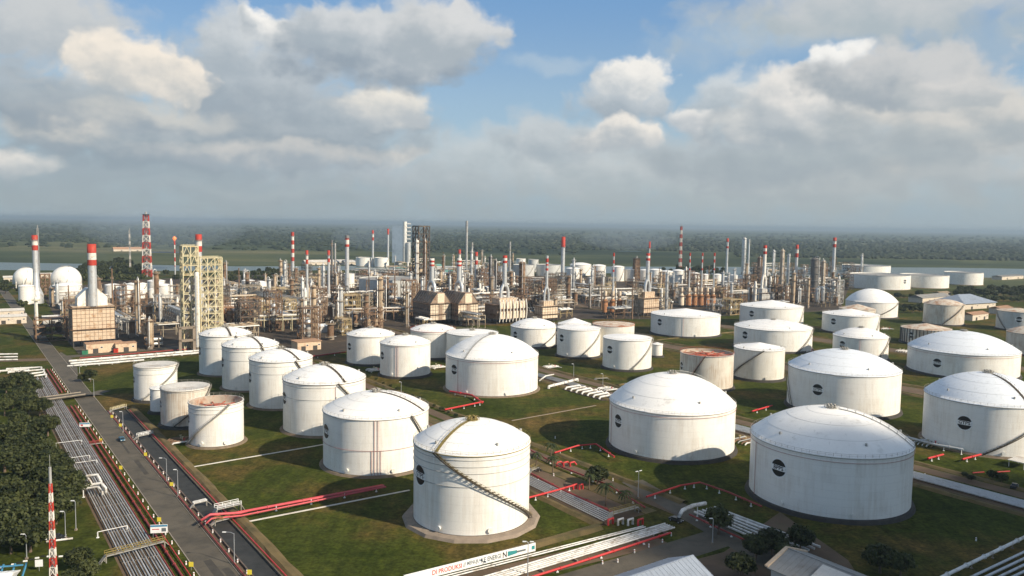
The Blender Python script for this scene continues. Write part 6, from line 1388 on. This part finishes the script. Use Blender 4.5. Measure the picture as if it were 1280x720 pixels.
for i, (x, y, lb) in enumerate(((932, 553, 'pale valve cluster between the big shadow casting tank and the largest one'), (1160, 556, 'grey pipe trestle at the foot of the bluish domed tank'), (450, 455, 'pale valve cluster at the foot of the stained rim tank'), (470, 464, 'second pale valve cluster before the two pipe tank'), (228, 553, 'pipe cluster at the foot of the open rusty tank'), (548, 460, 'grey valve cluster between the two pipe tank and the red riser tank'), (1010, 440, 'pale pipe cluster in the track behind the bluish roofed tank'), (1130, 440, 'pipe cluster beyond the widest domed tank'), (1108, 412, 'dim pipe cluster behind the domed tank with a middle pipe'), (690, 460, 'brown valve cluster in the track before the flat white tanks'), (760, 488, 'valve heads at the end of the white manifold'))):
    p = at(x, y); t = thing('valve_group', lb, 'valve group', p, GROT); rr = random.Random(i)
    for k in range(5): yy = k * 1.8 - 3.6; MB().tube([(-5, yy, .4), (-4, yy, 1.1), (rr.uniform(1, 4), yy, 1.1), (rr.uniform(4.2, 6), yy, .4)], rr.choice((.22, .32, .4)), 7).build('valve_pipe', rr.choice(('pipe_white', 'pipe_grey', 'steel_rust', 'pipe_white')), t)
    for k in range(3): yy = k * 3 - 3; b = MB().cyl((0, yy, .9), (0, yy, 2.3), .2, n=8); b.ring(.5, 2.3, .07, 12, 4, (0, yy)); b.build('valve_wheel', 'steel_yellow' if k else 'pipe_red', t)
pipe_thing('pipe_trestle', 'grey pipe on trestles along the foot of the bluish domed tank', [at(1132, 546, 2.0), at(1170, 556, 2.2), at(1204, 562, 2.0)], .5, 'pipe_steel', supports=(at(1140, 548, 2), at(1180, 557.5, 2), at(1202, 562, 2)))
# right bottom corner: white pipe over a kerb wall and dark bundle
q0, q1 = at(1172, 724, 1.6), at(1300, 662, 1.6); pipe_thing('street_pipe', 'single pale pipe on short supports in the dark corner, above the bundle', [q0, q0.lerp(q1, .5), q1], .45, 'pipe_white', supports=[q0.lerp(q1, f) for f in (.1, .3, .5, .7, .9)], sup_m='concrete')
for i in range(8):
    q0, q1 = at(1208 + i * 14, 728 + i * 1.5), at(1300 + i * 6, 684 + i * 5.2); pts = [(0, 0, .8), tuple((q1 - q0) * .5 + Vector((0, 0, .8))), tuple((q1 - q0) + Vector((0, 0, .8)))]
    tag(MB().tube(pts, .36, 8).build('pipeline', 'pipe_steel', None, (q0.x, q0.y, 0)), 'shaded grey pipe of the bundle in the dark bottom corner', 'pipe', 'shaded pipes of the bottom corner')
# small white markers on the dark lawn and along the palm track
for i, (x, y, lb) in enumerate(((1220, 674, 'small pale marker post alone on the dark lawn'), (694, 546, 'x'), (741, 584, 'x'), (766, 599, 'x'), (692, 593, 'x'), (817, 667, 'x'), (839, 668, 'x'), (772, 701, 'x'), (753, 703, 'x'), (793, 689, 'x'), (811, 682, 'x'), (828, 676, 'x'), (1156, 593, 'x'))):
    v = at(x, y + 2); o = copy_tree(bp, v); o['group'] = 'white marker posts of the corridors'; o['label'] = lb if lb != 'x' else 'short white marker post beside the corridor tracks and pipes'
    if lb != 'x': del o['group']

# banner wall
q0, q1 = at(505, 732), at(669, 690); d = (q1 - q0); L = d.length; ang = atan2(d.y, d.x); t = thing('banner_wall', 'long white banner wall with red, grey and teal lettering below the banner tank', 'banner', q0, ang)
MB().box((L / 2, 0, 1.5), (L, .25, 2.3)).build('board', 'paint_white', t)
for i in range(int(L / 4) + 1): MB().beam((i * L / int(L / 4), .25, 0), (i * L / int(L / 4), .25, 2.6), .2).build('post', 'galv', t)
def word(txt, x, size, m, par, y=-.14, z=1.5, sx=1.0, depth=0):
    tv, tf = text_mesh(txt, size); w = max(v[0] for v in tv) - min(v[0] for v in tv); MB().add([(x + v[0] * sx, y, z + v[1]) for v in tv], tf).build('lettering', m, par); return w * sx
# spacing follows the photograph's words along the wall
fx = lambda px: (at(px, 732 - (px - 505) * 42 / 164).xy - q0.xy).length
def fit(txt, p0, p1, h, m):
    tv, tf = text_mesh(txt, 1.0); x0, x1 = min(v[0] for v in tv), max(v[0] for v in tv); y0, y1 = min(v[1] for v in tv), max(v[1] for v in tv); a, b_ = fx(p0), fx(p1)
    MB().add([(a + (v[0] - x0) / (x1 - x0) * (b_ - a), -.14, 1.5 + ((v[1] - y0) / (y1 - y0) - .5) * h) for v in tv], tf).build('lettering', m, t)
fit('DI', 540, 546, 1.25, 'letter_red'); fit('PRODUKSI', 548, 577, 1.25, 'letter_red'); fit('//', 578.5, 582, 1.25, 'letter_grey'); fit('MENUJU', 583.5, 599, 1.3, 'letter_grey'); fit('KE', 601, 607, 1.3, 'letter_grey'); fit('ENERGI', 609, 626, 1.3, 'letter_grey')
fit('N', 628, 633, 1.6, 'emblem_black')
for k in range(5): MB().box((fx(635.5 + k * 2.3), -.15, 1.5), (.62, .05, 1.3 - k * .1)).build('teal_mark', 'letter_teal', t)
MB().box((fx(651), -.15, 1.45), (3.0, .05, .5)).build('dark_mark', 'letter_grey', t); MB().box((fx(666), -.15, 1.5), (1.0, .05, 1.0)).build('teal_mark', 'letter_teal', t)
# buildings at the bottom edge
p = at(812, 742); shed('workshop', 'long blue grey ribbed roof workshop at the bottom edge by the street', p + Vector((-10, -12, 0)), 50, 15, 5.0, 3.2, 'grey_panel', 'roof_blue', GROT, over=1.0)
p = at(1022, 738); b = shed('workshop', 'dark grey roofed workshop with a pale roof panel and peach gable, bottom edge', p + Vector((4, -10, 0)), 34, 15, 6.0, 2.6, 'grey_panel', 'roof_grey', GROT - pi / 2, over=.8)
MB().beam((-17.9, -8.3, 6.1), (-17.9, 0, 9.05), .9, .5).beam((-17.9, 0, 9.05), (-17.9, 8.3, 6.1), .9, .5).build('gable_trim', 'building_pink', b)
MB().add([(-7, -7.6, 6.62), (11, -7.6, 6.62), (11, -1.2, 8.92), (-7, -1.2, 8.92), (-7, -7.6, 6.56), (11, -7.6, 6.56), (11, -1.2, 8.86), (-7, -1.2, 8.86)], [(0, 1, 2, 3), (4, 7, 6, 5), (0, 4, 5, 1), (1, 5, 6, 2), (2, 6, 7, 3), (3, 7, 4, 0)]).build('pale_roof_panel', 'roof_pale', b)
p = at(8, 736); t = shed('shelter', 'pale white roof with blue steel posts in the bottom corner', p + Vector((-4, -6, 0)), 16, 8, 4.5, 1.0, 'grey_panel', 'paint_white', .25, doors=1)
b = MB(); [b.beam((x, 4.6, 0), (x + 1.5, 6.2, 5.6), .35) for x in (3, 5.5, 8)]; b.beam((2, 5.4, 5.4), (9, 5.4, 5.4), .3); b.build('blue_frame', 'blue_paint', t)
sign_board('white notice on a short post beside the blue steel posts', at(49, 714), 1.8, 1.8, 1.2, 'paint_white', .2, None, 'notice_board', False)
for i in range(11): v = at(2 + i * 7.4, 710 - i * 2.0 if i < 8 else 696); tag(MB().box((0, 0, .15), (1.0, .35, .3)).build('kerb_stone', 'paint_white' if i % 2 == 0 else 'rubber', None, (v.x, v.y, 0), .25), 'painted kerb stone of the yard edge in the bottom corner', 'kerb stone', 'black and white kerb stones')
pipe_thing('gutter_pipe', 'white pipe lying by the parked cars under the lamp', [at(58, 677, .5), at(91, 673, .5)], .28, 'pipe_white')

# vehicles
def vehicle(label, p, rot, paint='car_blue', pickup=True, name='pickup_truck', cat='pickup', group=None):
    t = thing(name, label, cat, (p.x, p.y, 0), rot, group)
    L, W = 4.8, 1.8; prof = [(-2.4, .5), (-2.35, 1.0), (-.3, 1.02), (-.25, 1.0), (1.0, 1.05), (2.3, .92), (2.4, .55)] if pickup else [(-2.2, .45), (-2.2, .95), (2.2, .85), (2.25, .45)]
    def extr(pr, w0, w1): n = len(pr); return [(x, -w0 / 2, z) for x, z in pr] + [(x, w0 / 2, z) for x, z in pr], [tuple(range(n)), tuple(range(2 * n - 1, n - 1, -1))] + [(i, n + i, n + (i + 1) % n, (i + 1) % n) for i in range(n)]
    v, f = extr(prof, W, W); MB().add(v, f).build('body', paint, t)
    cab = [(-.35, 1.0), (-.15, 1.62), (.75, 1.64), (1.25, 1.02)] if pickup else [(-1.7, .9), (-1.2, 1.45), (.5, 1.47), (1.25, .88)]
    v, f = extr(cab, W * .9, W * .8); c = MB().add(v, f).build('cabin', paint, t); g = MB()
    g.add([(1.30 if pickup else 1.22, -.72, 1.1), (1.30 if pickup else 1.22, .72, 1.1), (.85 if pickup else .62, .66, 1.57 if pickup else 1.4), (.85 if pickup else .62, -.66, 1.57 if pickup else 1.4)], [(0, 1, 2, 3)])
    for sy in (-1, 1): g.box((.35 if pickup else -.3, sy * W * .455, 1.33 if pickup else 1.2), (.9 if pickup else 1.7, .02, .36))
    g.build('window', 'glass_dark', c)
    for sx in (-1.45, 1.45):
        for sy in (-.82, .82):
            w = MB().tube([(sx, sy - .12, .38), (sx, sy + .12, .38)], .38, 14).build('wheel', 'rubber', t); MB().tube([(sx, sy - .14, .38), (sx, sy + .14, .38)], .2, 10).build('rim', 'galv', w)
    for sy in (-.6, .6): MB().box((2.36 if pickup else 2.22, sy, .78), (.08, .34, .16)).build('headlight', 'paint_white', t)
    if pickup:
        b = MB(); [b.box((-1.35, s_ * .86, 1.12), (2.0, .08, .3)) for s_ in (-1, 1)]; b.box((-2.33, 0, 1.12), (.08, 1.8, .3)); b.build('load_bed', paint, t)
    return t
va = atan2(GA.y, GA.x)
vehicle('dark blue pickup driving on the road beside the drain channel', at(152.5, 551), va + pi); vehicle('white car parked under the lamp in the bottom corner', at(60, 675), .3, 'paint_white', False, 'parked_car', 'car'); vehicle('dark car parked next to the white one in the bottom corner', at(71, 674), .3, 'car_dark', False, 'parked_car', 'car')
vehicle('dark vehicle standing at the picture edge beside a tarpaulin', at(1268, 610), .8, 'car_dark', True); vehicle('dark car in the shade of the street fork', at(845, 652), -.8, 'car_dark', False, 'parked_car', 'car')
tag(MB().box((0, 0, 2.6), (9, 6, .3)).box((-4, -2.6, 1.3), (.2, .2, 2.6)).box((4, -2.6, 1.3), (.2, .2, 2.6)).box((-4, 2.6, 1.3), (.2, .2, 2.6)).box((4, 2.6, 1.3), (.2, .2, 2.6)).build('shelter_roof', 'roof_pale', None, at(1276, 583), GROT), 'pale flat shelter roof by the bluish domed tank', 'shelter')

# ================================================================== TREES
def crown_mesh(R, H, n_cl, seed, leaf_s, z0, flat=.7):
    rng = random.Random(seed); b = MB(); vs = []; fs = []
    for c in range(n_cl):
        while True:
            u = Vector((rng.uniform(-1, 1), rng.uniform(-1, 1), rng.uniform(-.8, 1)))
            if .30 < u.length < 1: break
        cr = R * rng.uniform(.16, .30); cx = Vector((u.x * R * .86, u.y * R * .86, z0 + H * (.5 + .42 * u.z))); k = int(16 + 20 * rng.random())
        for _ in range(k):
            d = Vector((rng.gauss(0, 1), rng.gauss(0, 1), rng.gauss(0, 1) * flat)); d.normalize(); p = cx + d * cr * rng.uniform(.5, 1.05); s = leaf_s * rng.uniform(.6, 1.3)
            nrm = (d + Vector((rng.uniform(-.6, .6), rng.uniform(-.6, .6), rng.uniform(0, .9)))).normalized(); t1 = nrm.orthogonal().normalized(); a = rng.uniform(0, 6.28); q = nrm.cross(t1); t2 = t1 * cos(a) + q * sin(a); q = nrm.cross(t2)
            o = len(vs); vs += [p - t2 * s - q * s * .5, p + t2 * s * .2 - q * s * .75, p + t2 * s + q * s * .3, p - t2 * s * .3 + q * s * .7]; fs.append((o, o + 1, o + 2, o + 3))
    b.add(vs, fs); return b
def tree_proto(R, H, n_cl, seed, ls, m, name='tree'):
    t = thing(name, 'tree', 'tree', (0, 0, 0)); rng = random.Random(seed); th = H * .38; b = MB(); b.tube([(0, 0, -.2), (.1, .05, th * .5), (0, .1, th)], .3, 8, True, [R * .085, R * .06, R * .045])
    for i in range(6):
        a = i * 1.05 + rng.random(); e = Vector((cos(a) * R * .6, sin(a) * R * .6, th + H * rng.uniform(.15, .4))); b.tube([(0, 0, th * rng.uniform(.7, 1)), e * .55 + Vector((0, 0, th * .5)), e], .1, 6, True, [R * .035, R * .025, R * .01])
    b.build('trunk', 'bark', t); crown_mesh(R, H - th * .7, n_cl, seed, ls, th * .7).build('crown', m, t); return freeze(t)
TP = [tree_proto(5.0, 9.5, 120, 1, .42, 'leaf_dark'), tree_proto(5.8, 9.0, 150, 2, .44, 'leaf_dark'), tree_proto(4.4, 8.5, 100, 3, .40, 'leaf_mid'), tree_proto(5.2, 8.0, 130, 4, .42, 'leaf_dark')]
TF = [tree_proto(6.5, 12, 60, 11, 1.0, 'leaf_dark'), tree_proto(7.5, 13, 70, 12, 1.1, 'leaf_dark'), tree_proto(6.0, 10, 50, 13, 1.0, 'leaf_mid')]
first = set()
def plant(protos, i, v, sc_, label, group=None, cat='tree'):
    o = protos[i % len(protos)]; rng = random.Random(int(v.x * 13 + v.y * 7)); rot = rng.uniform(0, 6.28)
    if o.name in first: c = copy_tree(o, v, rot, sc_)
    else: c = o; first.add(o.name); c.location = v; c.rotation_euler = (0, 0, rot); c.scale = (sc_,) * 3
    c['label'] = label; c['category'] = cat
    if group: c['group'] = group
    elif 'group' in c: del c['group']
    return c
# big trees of the bottom corner
_bt = [(8, 492), (26, 486), (40, 497), (16, 510), (36, 521), (50, 520), (24, 540), (48, 548), (60, 545), (38, 572), (58, 575), (66, 590), (30, 605), (60, 612), (74, 618), (44, 632), (70, 640), (84, 628), (10, 655), (30, 664), (14, 692), (38, 690), (52, 672), (2, 640), (4, 560), (98, 712), (112, 726), (92, 735), (20, 575), (6, 590), (12, 625), (50, 604), (22, 560), (30, 505), (62, 600), (54, 650), (24, 640), (70, 655), (6, 520), (44, 585), (76, 600), (4, 675), (20, 675)]
for i, (x, y) in enumerate(_bt): plant(TP, i, at(x, y), .92 + .25 * ((i * 7) % 5) / 5 if not 25 <= i < 28 else .62, 'broad dark tree of the grove between the grey pipes and the bottom corner' if not 25 <= i < 28 else 'bushy tree beside the long yellow footbridge', 'trees of the corner grove' if not 25 <= i < 28 else 'bushes by the yellow footbridge')
plant(TP, 0, at(113, 477), .74, 'round dark tree alone at the street corner near the junction'); plant(TP, 1, at(103, 477), .45, 'low bush beside the round dark tree at the junction', cat='bush'); plant(TP, 1, at(747, 606), .72, 'dark round tree among the palms of the corridor'); plant(TP, 2, at(898, 668), 1.0, 'feathery tree standing over the pale pipes at the street fork')
for i, (x, y) in enumerate(((945, 700), (965, 694), (985, 712), (925, 722), (1000, 690), (1100, 716), (1125, 722))): plant(TP, i, at(x, y), .8, 'dark tree in the deep shade beside the grey roofed workshop', 'shaded trees by the workshop')
plant(TP, 2, at(818, 742), .5, 'small round treetop showing over the edge of the blue roof')
for i, (x, y) in enumerate(((1240, 600), (1252, 604), (1206, 598), (1064 + 150, 602))): plant(TP, i, at(x, y), .4 if i < 2 else .3, 'low dark bush beside the thin red pipes on the far lawn', 'low bushes by the red pipes', 'bush')
for i in range(16):
    f = i / 15; v = at(452 + f * 136, 468 + f * 62); plant(TP, i, v, .16 + .05 * (i % 3), 'low hedge shrub on the berm behind the tall domed tanks', 'hedge shrubs of the berm', 'shrub')
# distant groves
_gv = [('tree of the dark wood below the lattice flare tower', 'dark wood by the flare tower', [(x, y) for x in range(100, 182, 7) for y in (340, 346, 352)] + [(x, y) for x in range(110, 172, 9) for y in (335,)], 1.25),
       ('tree of the dark wood behind the paired white tanks', 'dark wood behind the paired tanks', [(x, y) for x in range(280, 376, 8) for y in (346, 352)] + [(x, 341) for x in range(325, 372, 8)], 1.1),
       ('tree of the dark wood behind the row of six heaters', 'dark wood behind the row of six', [(x, y) for x in range(832, 906, 7) for y in (340, 344)] + [(x, 337) for x in range(846, 900, 8)], 1.2),
       ('tree of the dark wood behind the blue hipped roof', 'dark wood by the blue roof', [(x, y) for x in range(1198, 1290, 8) for y in (366, 371, 377)], 1.15),
       ('tree of the small grove in front of the widest riverside tank', 'grove by the riverside tanks', [(x, y) for x in range(1118, 1150, 7) for y in (372,)] + [(x, y) for x in range(1124, 1152, 8) for y in (386, 391)], .9),
       ('tree at the bend of the far road', 'trees at the road bend', [(2, 362), (10, 366), (16, 362), (24, 366), (6, 358), (30, 386)], 1.0), ('tree between the tanks and the yellow towers', 'trees among the plant', [(210, 345), (222, 352), (268, 360), (285, 362), (440, 372), (405, 366), (395, 360), (350, 362)], 1.0)]
for lb, g, ps, sc_ in _gv:
    for i, (x, y) in enumerate(ps):
        rr = random.Random(x * 31 + y); v = at(x + rr.uniform(-3, 3), y + rr.uniform(-1.2, 1.2)); k = (1 if 'flare' in lb else .75); plant(TF, i, v, sc_ * k * rr.uniform(.7, 1.15), lb, g)
# palms
def palm_proto(seed, H):
    rng = random.Random(seed); t = thing('palm_tree', 'palm', 'palm tree', (0, 0, 0)); MB().tube([(0, 0, -.1), (.15, 0, H * .5), (.05, .1, H)], .18, 8, True, [.24, .17, .15]).build('trunk', 'bark', t); b = MB()
    for i in range(16):
        a = i * 2 * pi / 16 + rng.uniform(-.2, .2); L = rng.uniform(2.4, 3.2); e = rng.uniform(-.1, .9); pr = None
        for j in range(7):
            f = j / 6; p = Vector((.05 + cos(a) * L * f, .1 + sin(a) * L * f, H + L * (e * f - (.75 + e * .5) * f * f)))
            if pr is not None:
                n = Vector((-sin(a), cos(a), 0)); w = .55 * (1 - f * .6)
                for sg in (-1, 1):
                    for q in (0, .5): c = pr.lerp(p, q); b.add([c, pr.lerp(p, q + .42), pr.lerp(p, q + .6) + n * sg * w + Vector((0, 0, -w * .5)), c + n * sg * w * .9 + Vector((0, 0, -w * .6))], [(0, 1, 2, 3)])
            pr = p
    b.build('crown', 'leaf_palm', t); return freeze(t)
PP = [palm_proto(1, 5.2), palm_proto(2, 6.0)]
for i, (x, y, lb) in enumerate(((670, 584, 'palm closest to the banner tank wall in the corridor'), (691, 592, 'palm beside the red hydrant group in the corridor'), (736, 612, 'palm right under the dark round tree'), (757, 632, 'tall palm with the clearest trunk on the palm track'), (781, 634, 'palm last in line above the yellow footbridge'), (689, 574, 'palm on the far side of the track behind the red pipe'), (751, 606, 'palm hidden behind the dark round tree'))): plant(PP, i, at(x, y), 1.0 if i != 3 else 1.15, lb, None, 'palm tree')

# far land: woods across the river and farm trees, one mass
def far_wood(name, label, rows, seed, s0):
    rng = random.Random(seed); b = MB()
    for (x0, x1, y0, y1, n) in rows:
        for _ in range(n):
            px, py = rng.uniform(x0, x1), y0 + (y1 - y0) * rng.random(); p = at(px, py); r = s0 * rng.uniform(.5, 1.5) * (.55 + hypot(p.x, p.y) / 7000); h = r * rng.uniform(.7, 1.0); k = 6; vs = [(p.x, p.y, h)]; 
            for (rr, zz) in ((.55, .82), (1.0, .4), (.95, -.05)):
                for j in range(k): a = 2 * pi * j / k + rng.random() * .5; q = rng.uniform(.8, 1.2); vs.append((p.x + r * rr * q * cos(a), p.y + r * rr * q * sin(a), h * zz))
            fs = [(0, 1 + j, 1 + (j + 1) % k) for j in range(k)]
            for L_ in (0, 1):
                for j in range(k): fs.append((1 + L_ * k + j, 1 + (L_ + 1) * k + j, 1 + (L_ + 1) * k + (j + 1) % k, 1 + L_ * k + (j + 1) % k))
            b.add(vs, fs)
    return tag(b.build(name, 'leaf_far'), label, 'forest', kind='stuff')
tilt = lambda x, y: y + (x - 640) * .0148
rows = []
for x0 in range(-40, 1320, 40):
    c = tilt(x0 + 20, 0)
    rows += [(x0, x0 + 40, 301 + c, 311 + c, 130 if x0 > 460 else 60), (x0, x0 + 40, 296 + c, 301 + c, 60)]
    if x0 > 880: rows += [(x0, x0 + 40, 311 + c, 316.5 + c, 150)]
    if x0 < 700: rows += [(x0, x0 + 40, 306 + c, 318 + c, 22)]
    rows += [(x0, x0 + 40, 288 + c, 296 + c, 26)]
far_wood('forest', 'dark forest belt spreading across the plain beyond the river', rows, 5, 9)
# cloud drifting over the corner of the farm: its shade lies on the bottom corner
def cloud_mesh():
    rng = random.Random(4); b = MB(); c0 = Vector((178, 196, 0)); Hc = 760.0; off = SUNV * (Hc / SUNV.z)
    m = bpy.data.materials.new('cloud_vapour'); m.use_nodes = True; N = m.node_tree.nodes; L = m.node_tree.links; N.remove(N['Principled BSDF'])
    df = N.new('ShaderNodeBsdfDiffuse'); df.inputs[0].default_value = (.85, .86, .88, 1); tr = N.new('ShaderNodeBsdfTransparent'); ms = N.new('ShaderNodeMixShader'); lw = N.new('ShaderNodeLayerWeight'); lw.inputs[0].default_value = .35
    mr = N.new('ShaderNodeMapRange'); L.new(lw.outputs['Facing'], mr.inputs[0]); mr.inputs[1].default_value = .15; mr.inputs[2].default_value = .95; mr.inputs[3].default_value = .84; mr.inputs[4].default_value = 0.0
    L.new(mr.outputs[0], ms.inputs[0]); L.new(tr.outputs[0], ms.inputs[1]); L.new(df.outputs[0], ms.inputs[2]); L.new(ms.outputs[0], N['Material Output'].inputs[0]); MATS['cloud'] = m
    for i in range(30):
        a = rng.uniform(0, 6.28); q = sqrt(rng.random()); x, y = cos(a) * q * 122, sin(a) * q * 62; r = rng.uniform(30, 46)
        b.sphere((c0.x + off.x + x, c0.y + off.y + y, Hc + rng.uniform(-8, 10)), r, 20, 12, .45)
    tag(b.build('cloud', 'cloud'), 'low cloud drifting over the corner of the tank farm', 'cloud', kind='stuff')
cloud_mesh()

# thin blue smoke hanging over the far stacks
def smoke(label, px, yb, h, rx, ry, dens, lean=0.0):
    p = at(px, yb); m = bpy.data.materials.new('smoke_air'); m.use_nodes = True; n = m.node_tree.nodes; n.remove(n['Principled BSDF']); v = n.new('ShaderNodeVolumePrincipled')
    v.inputs['Color'].default_value = (.62, .76, .92, 1); v.inputs['Density'].default_value = dens; m.node_tree.links.new(v.outputs[0], n['Material Output'].inputs['Volume']); MATS['smoke'] = m
    b = MB(); rng = random.Random(int(px))
    pr = []
    for i in range(9): f = i / 8; pr.append((max(.5, rx * sin(pi * min(.98, .06 + f * .92)) ** .8), h * f + 30))
    b.lathe(pr, 16, cap_top=True, cap_bot=True); b.v = [(x + lean * z, y * ry / rx, min(z, 118)) for x, y, z in b.v]
    o = b.build('smoke', 'smoke', None, (p.x, p.y, 0)); tag(o, label, 'smoke', kind='stuff')
smoke('thin blue smoke hanging past the lattice flare tower', 205, 336, 85, 150, 90, .0014); smoke('thin blue smoke around the glassy white tower', 478, 332, 60, 110, 60, .0020); smoke('thin blue smoke drifting over the far bank', 785, 330, 55, 120, 60, .0020)
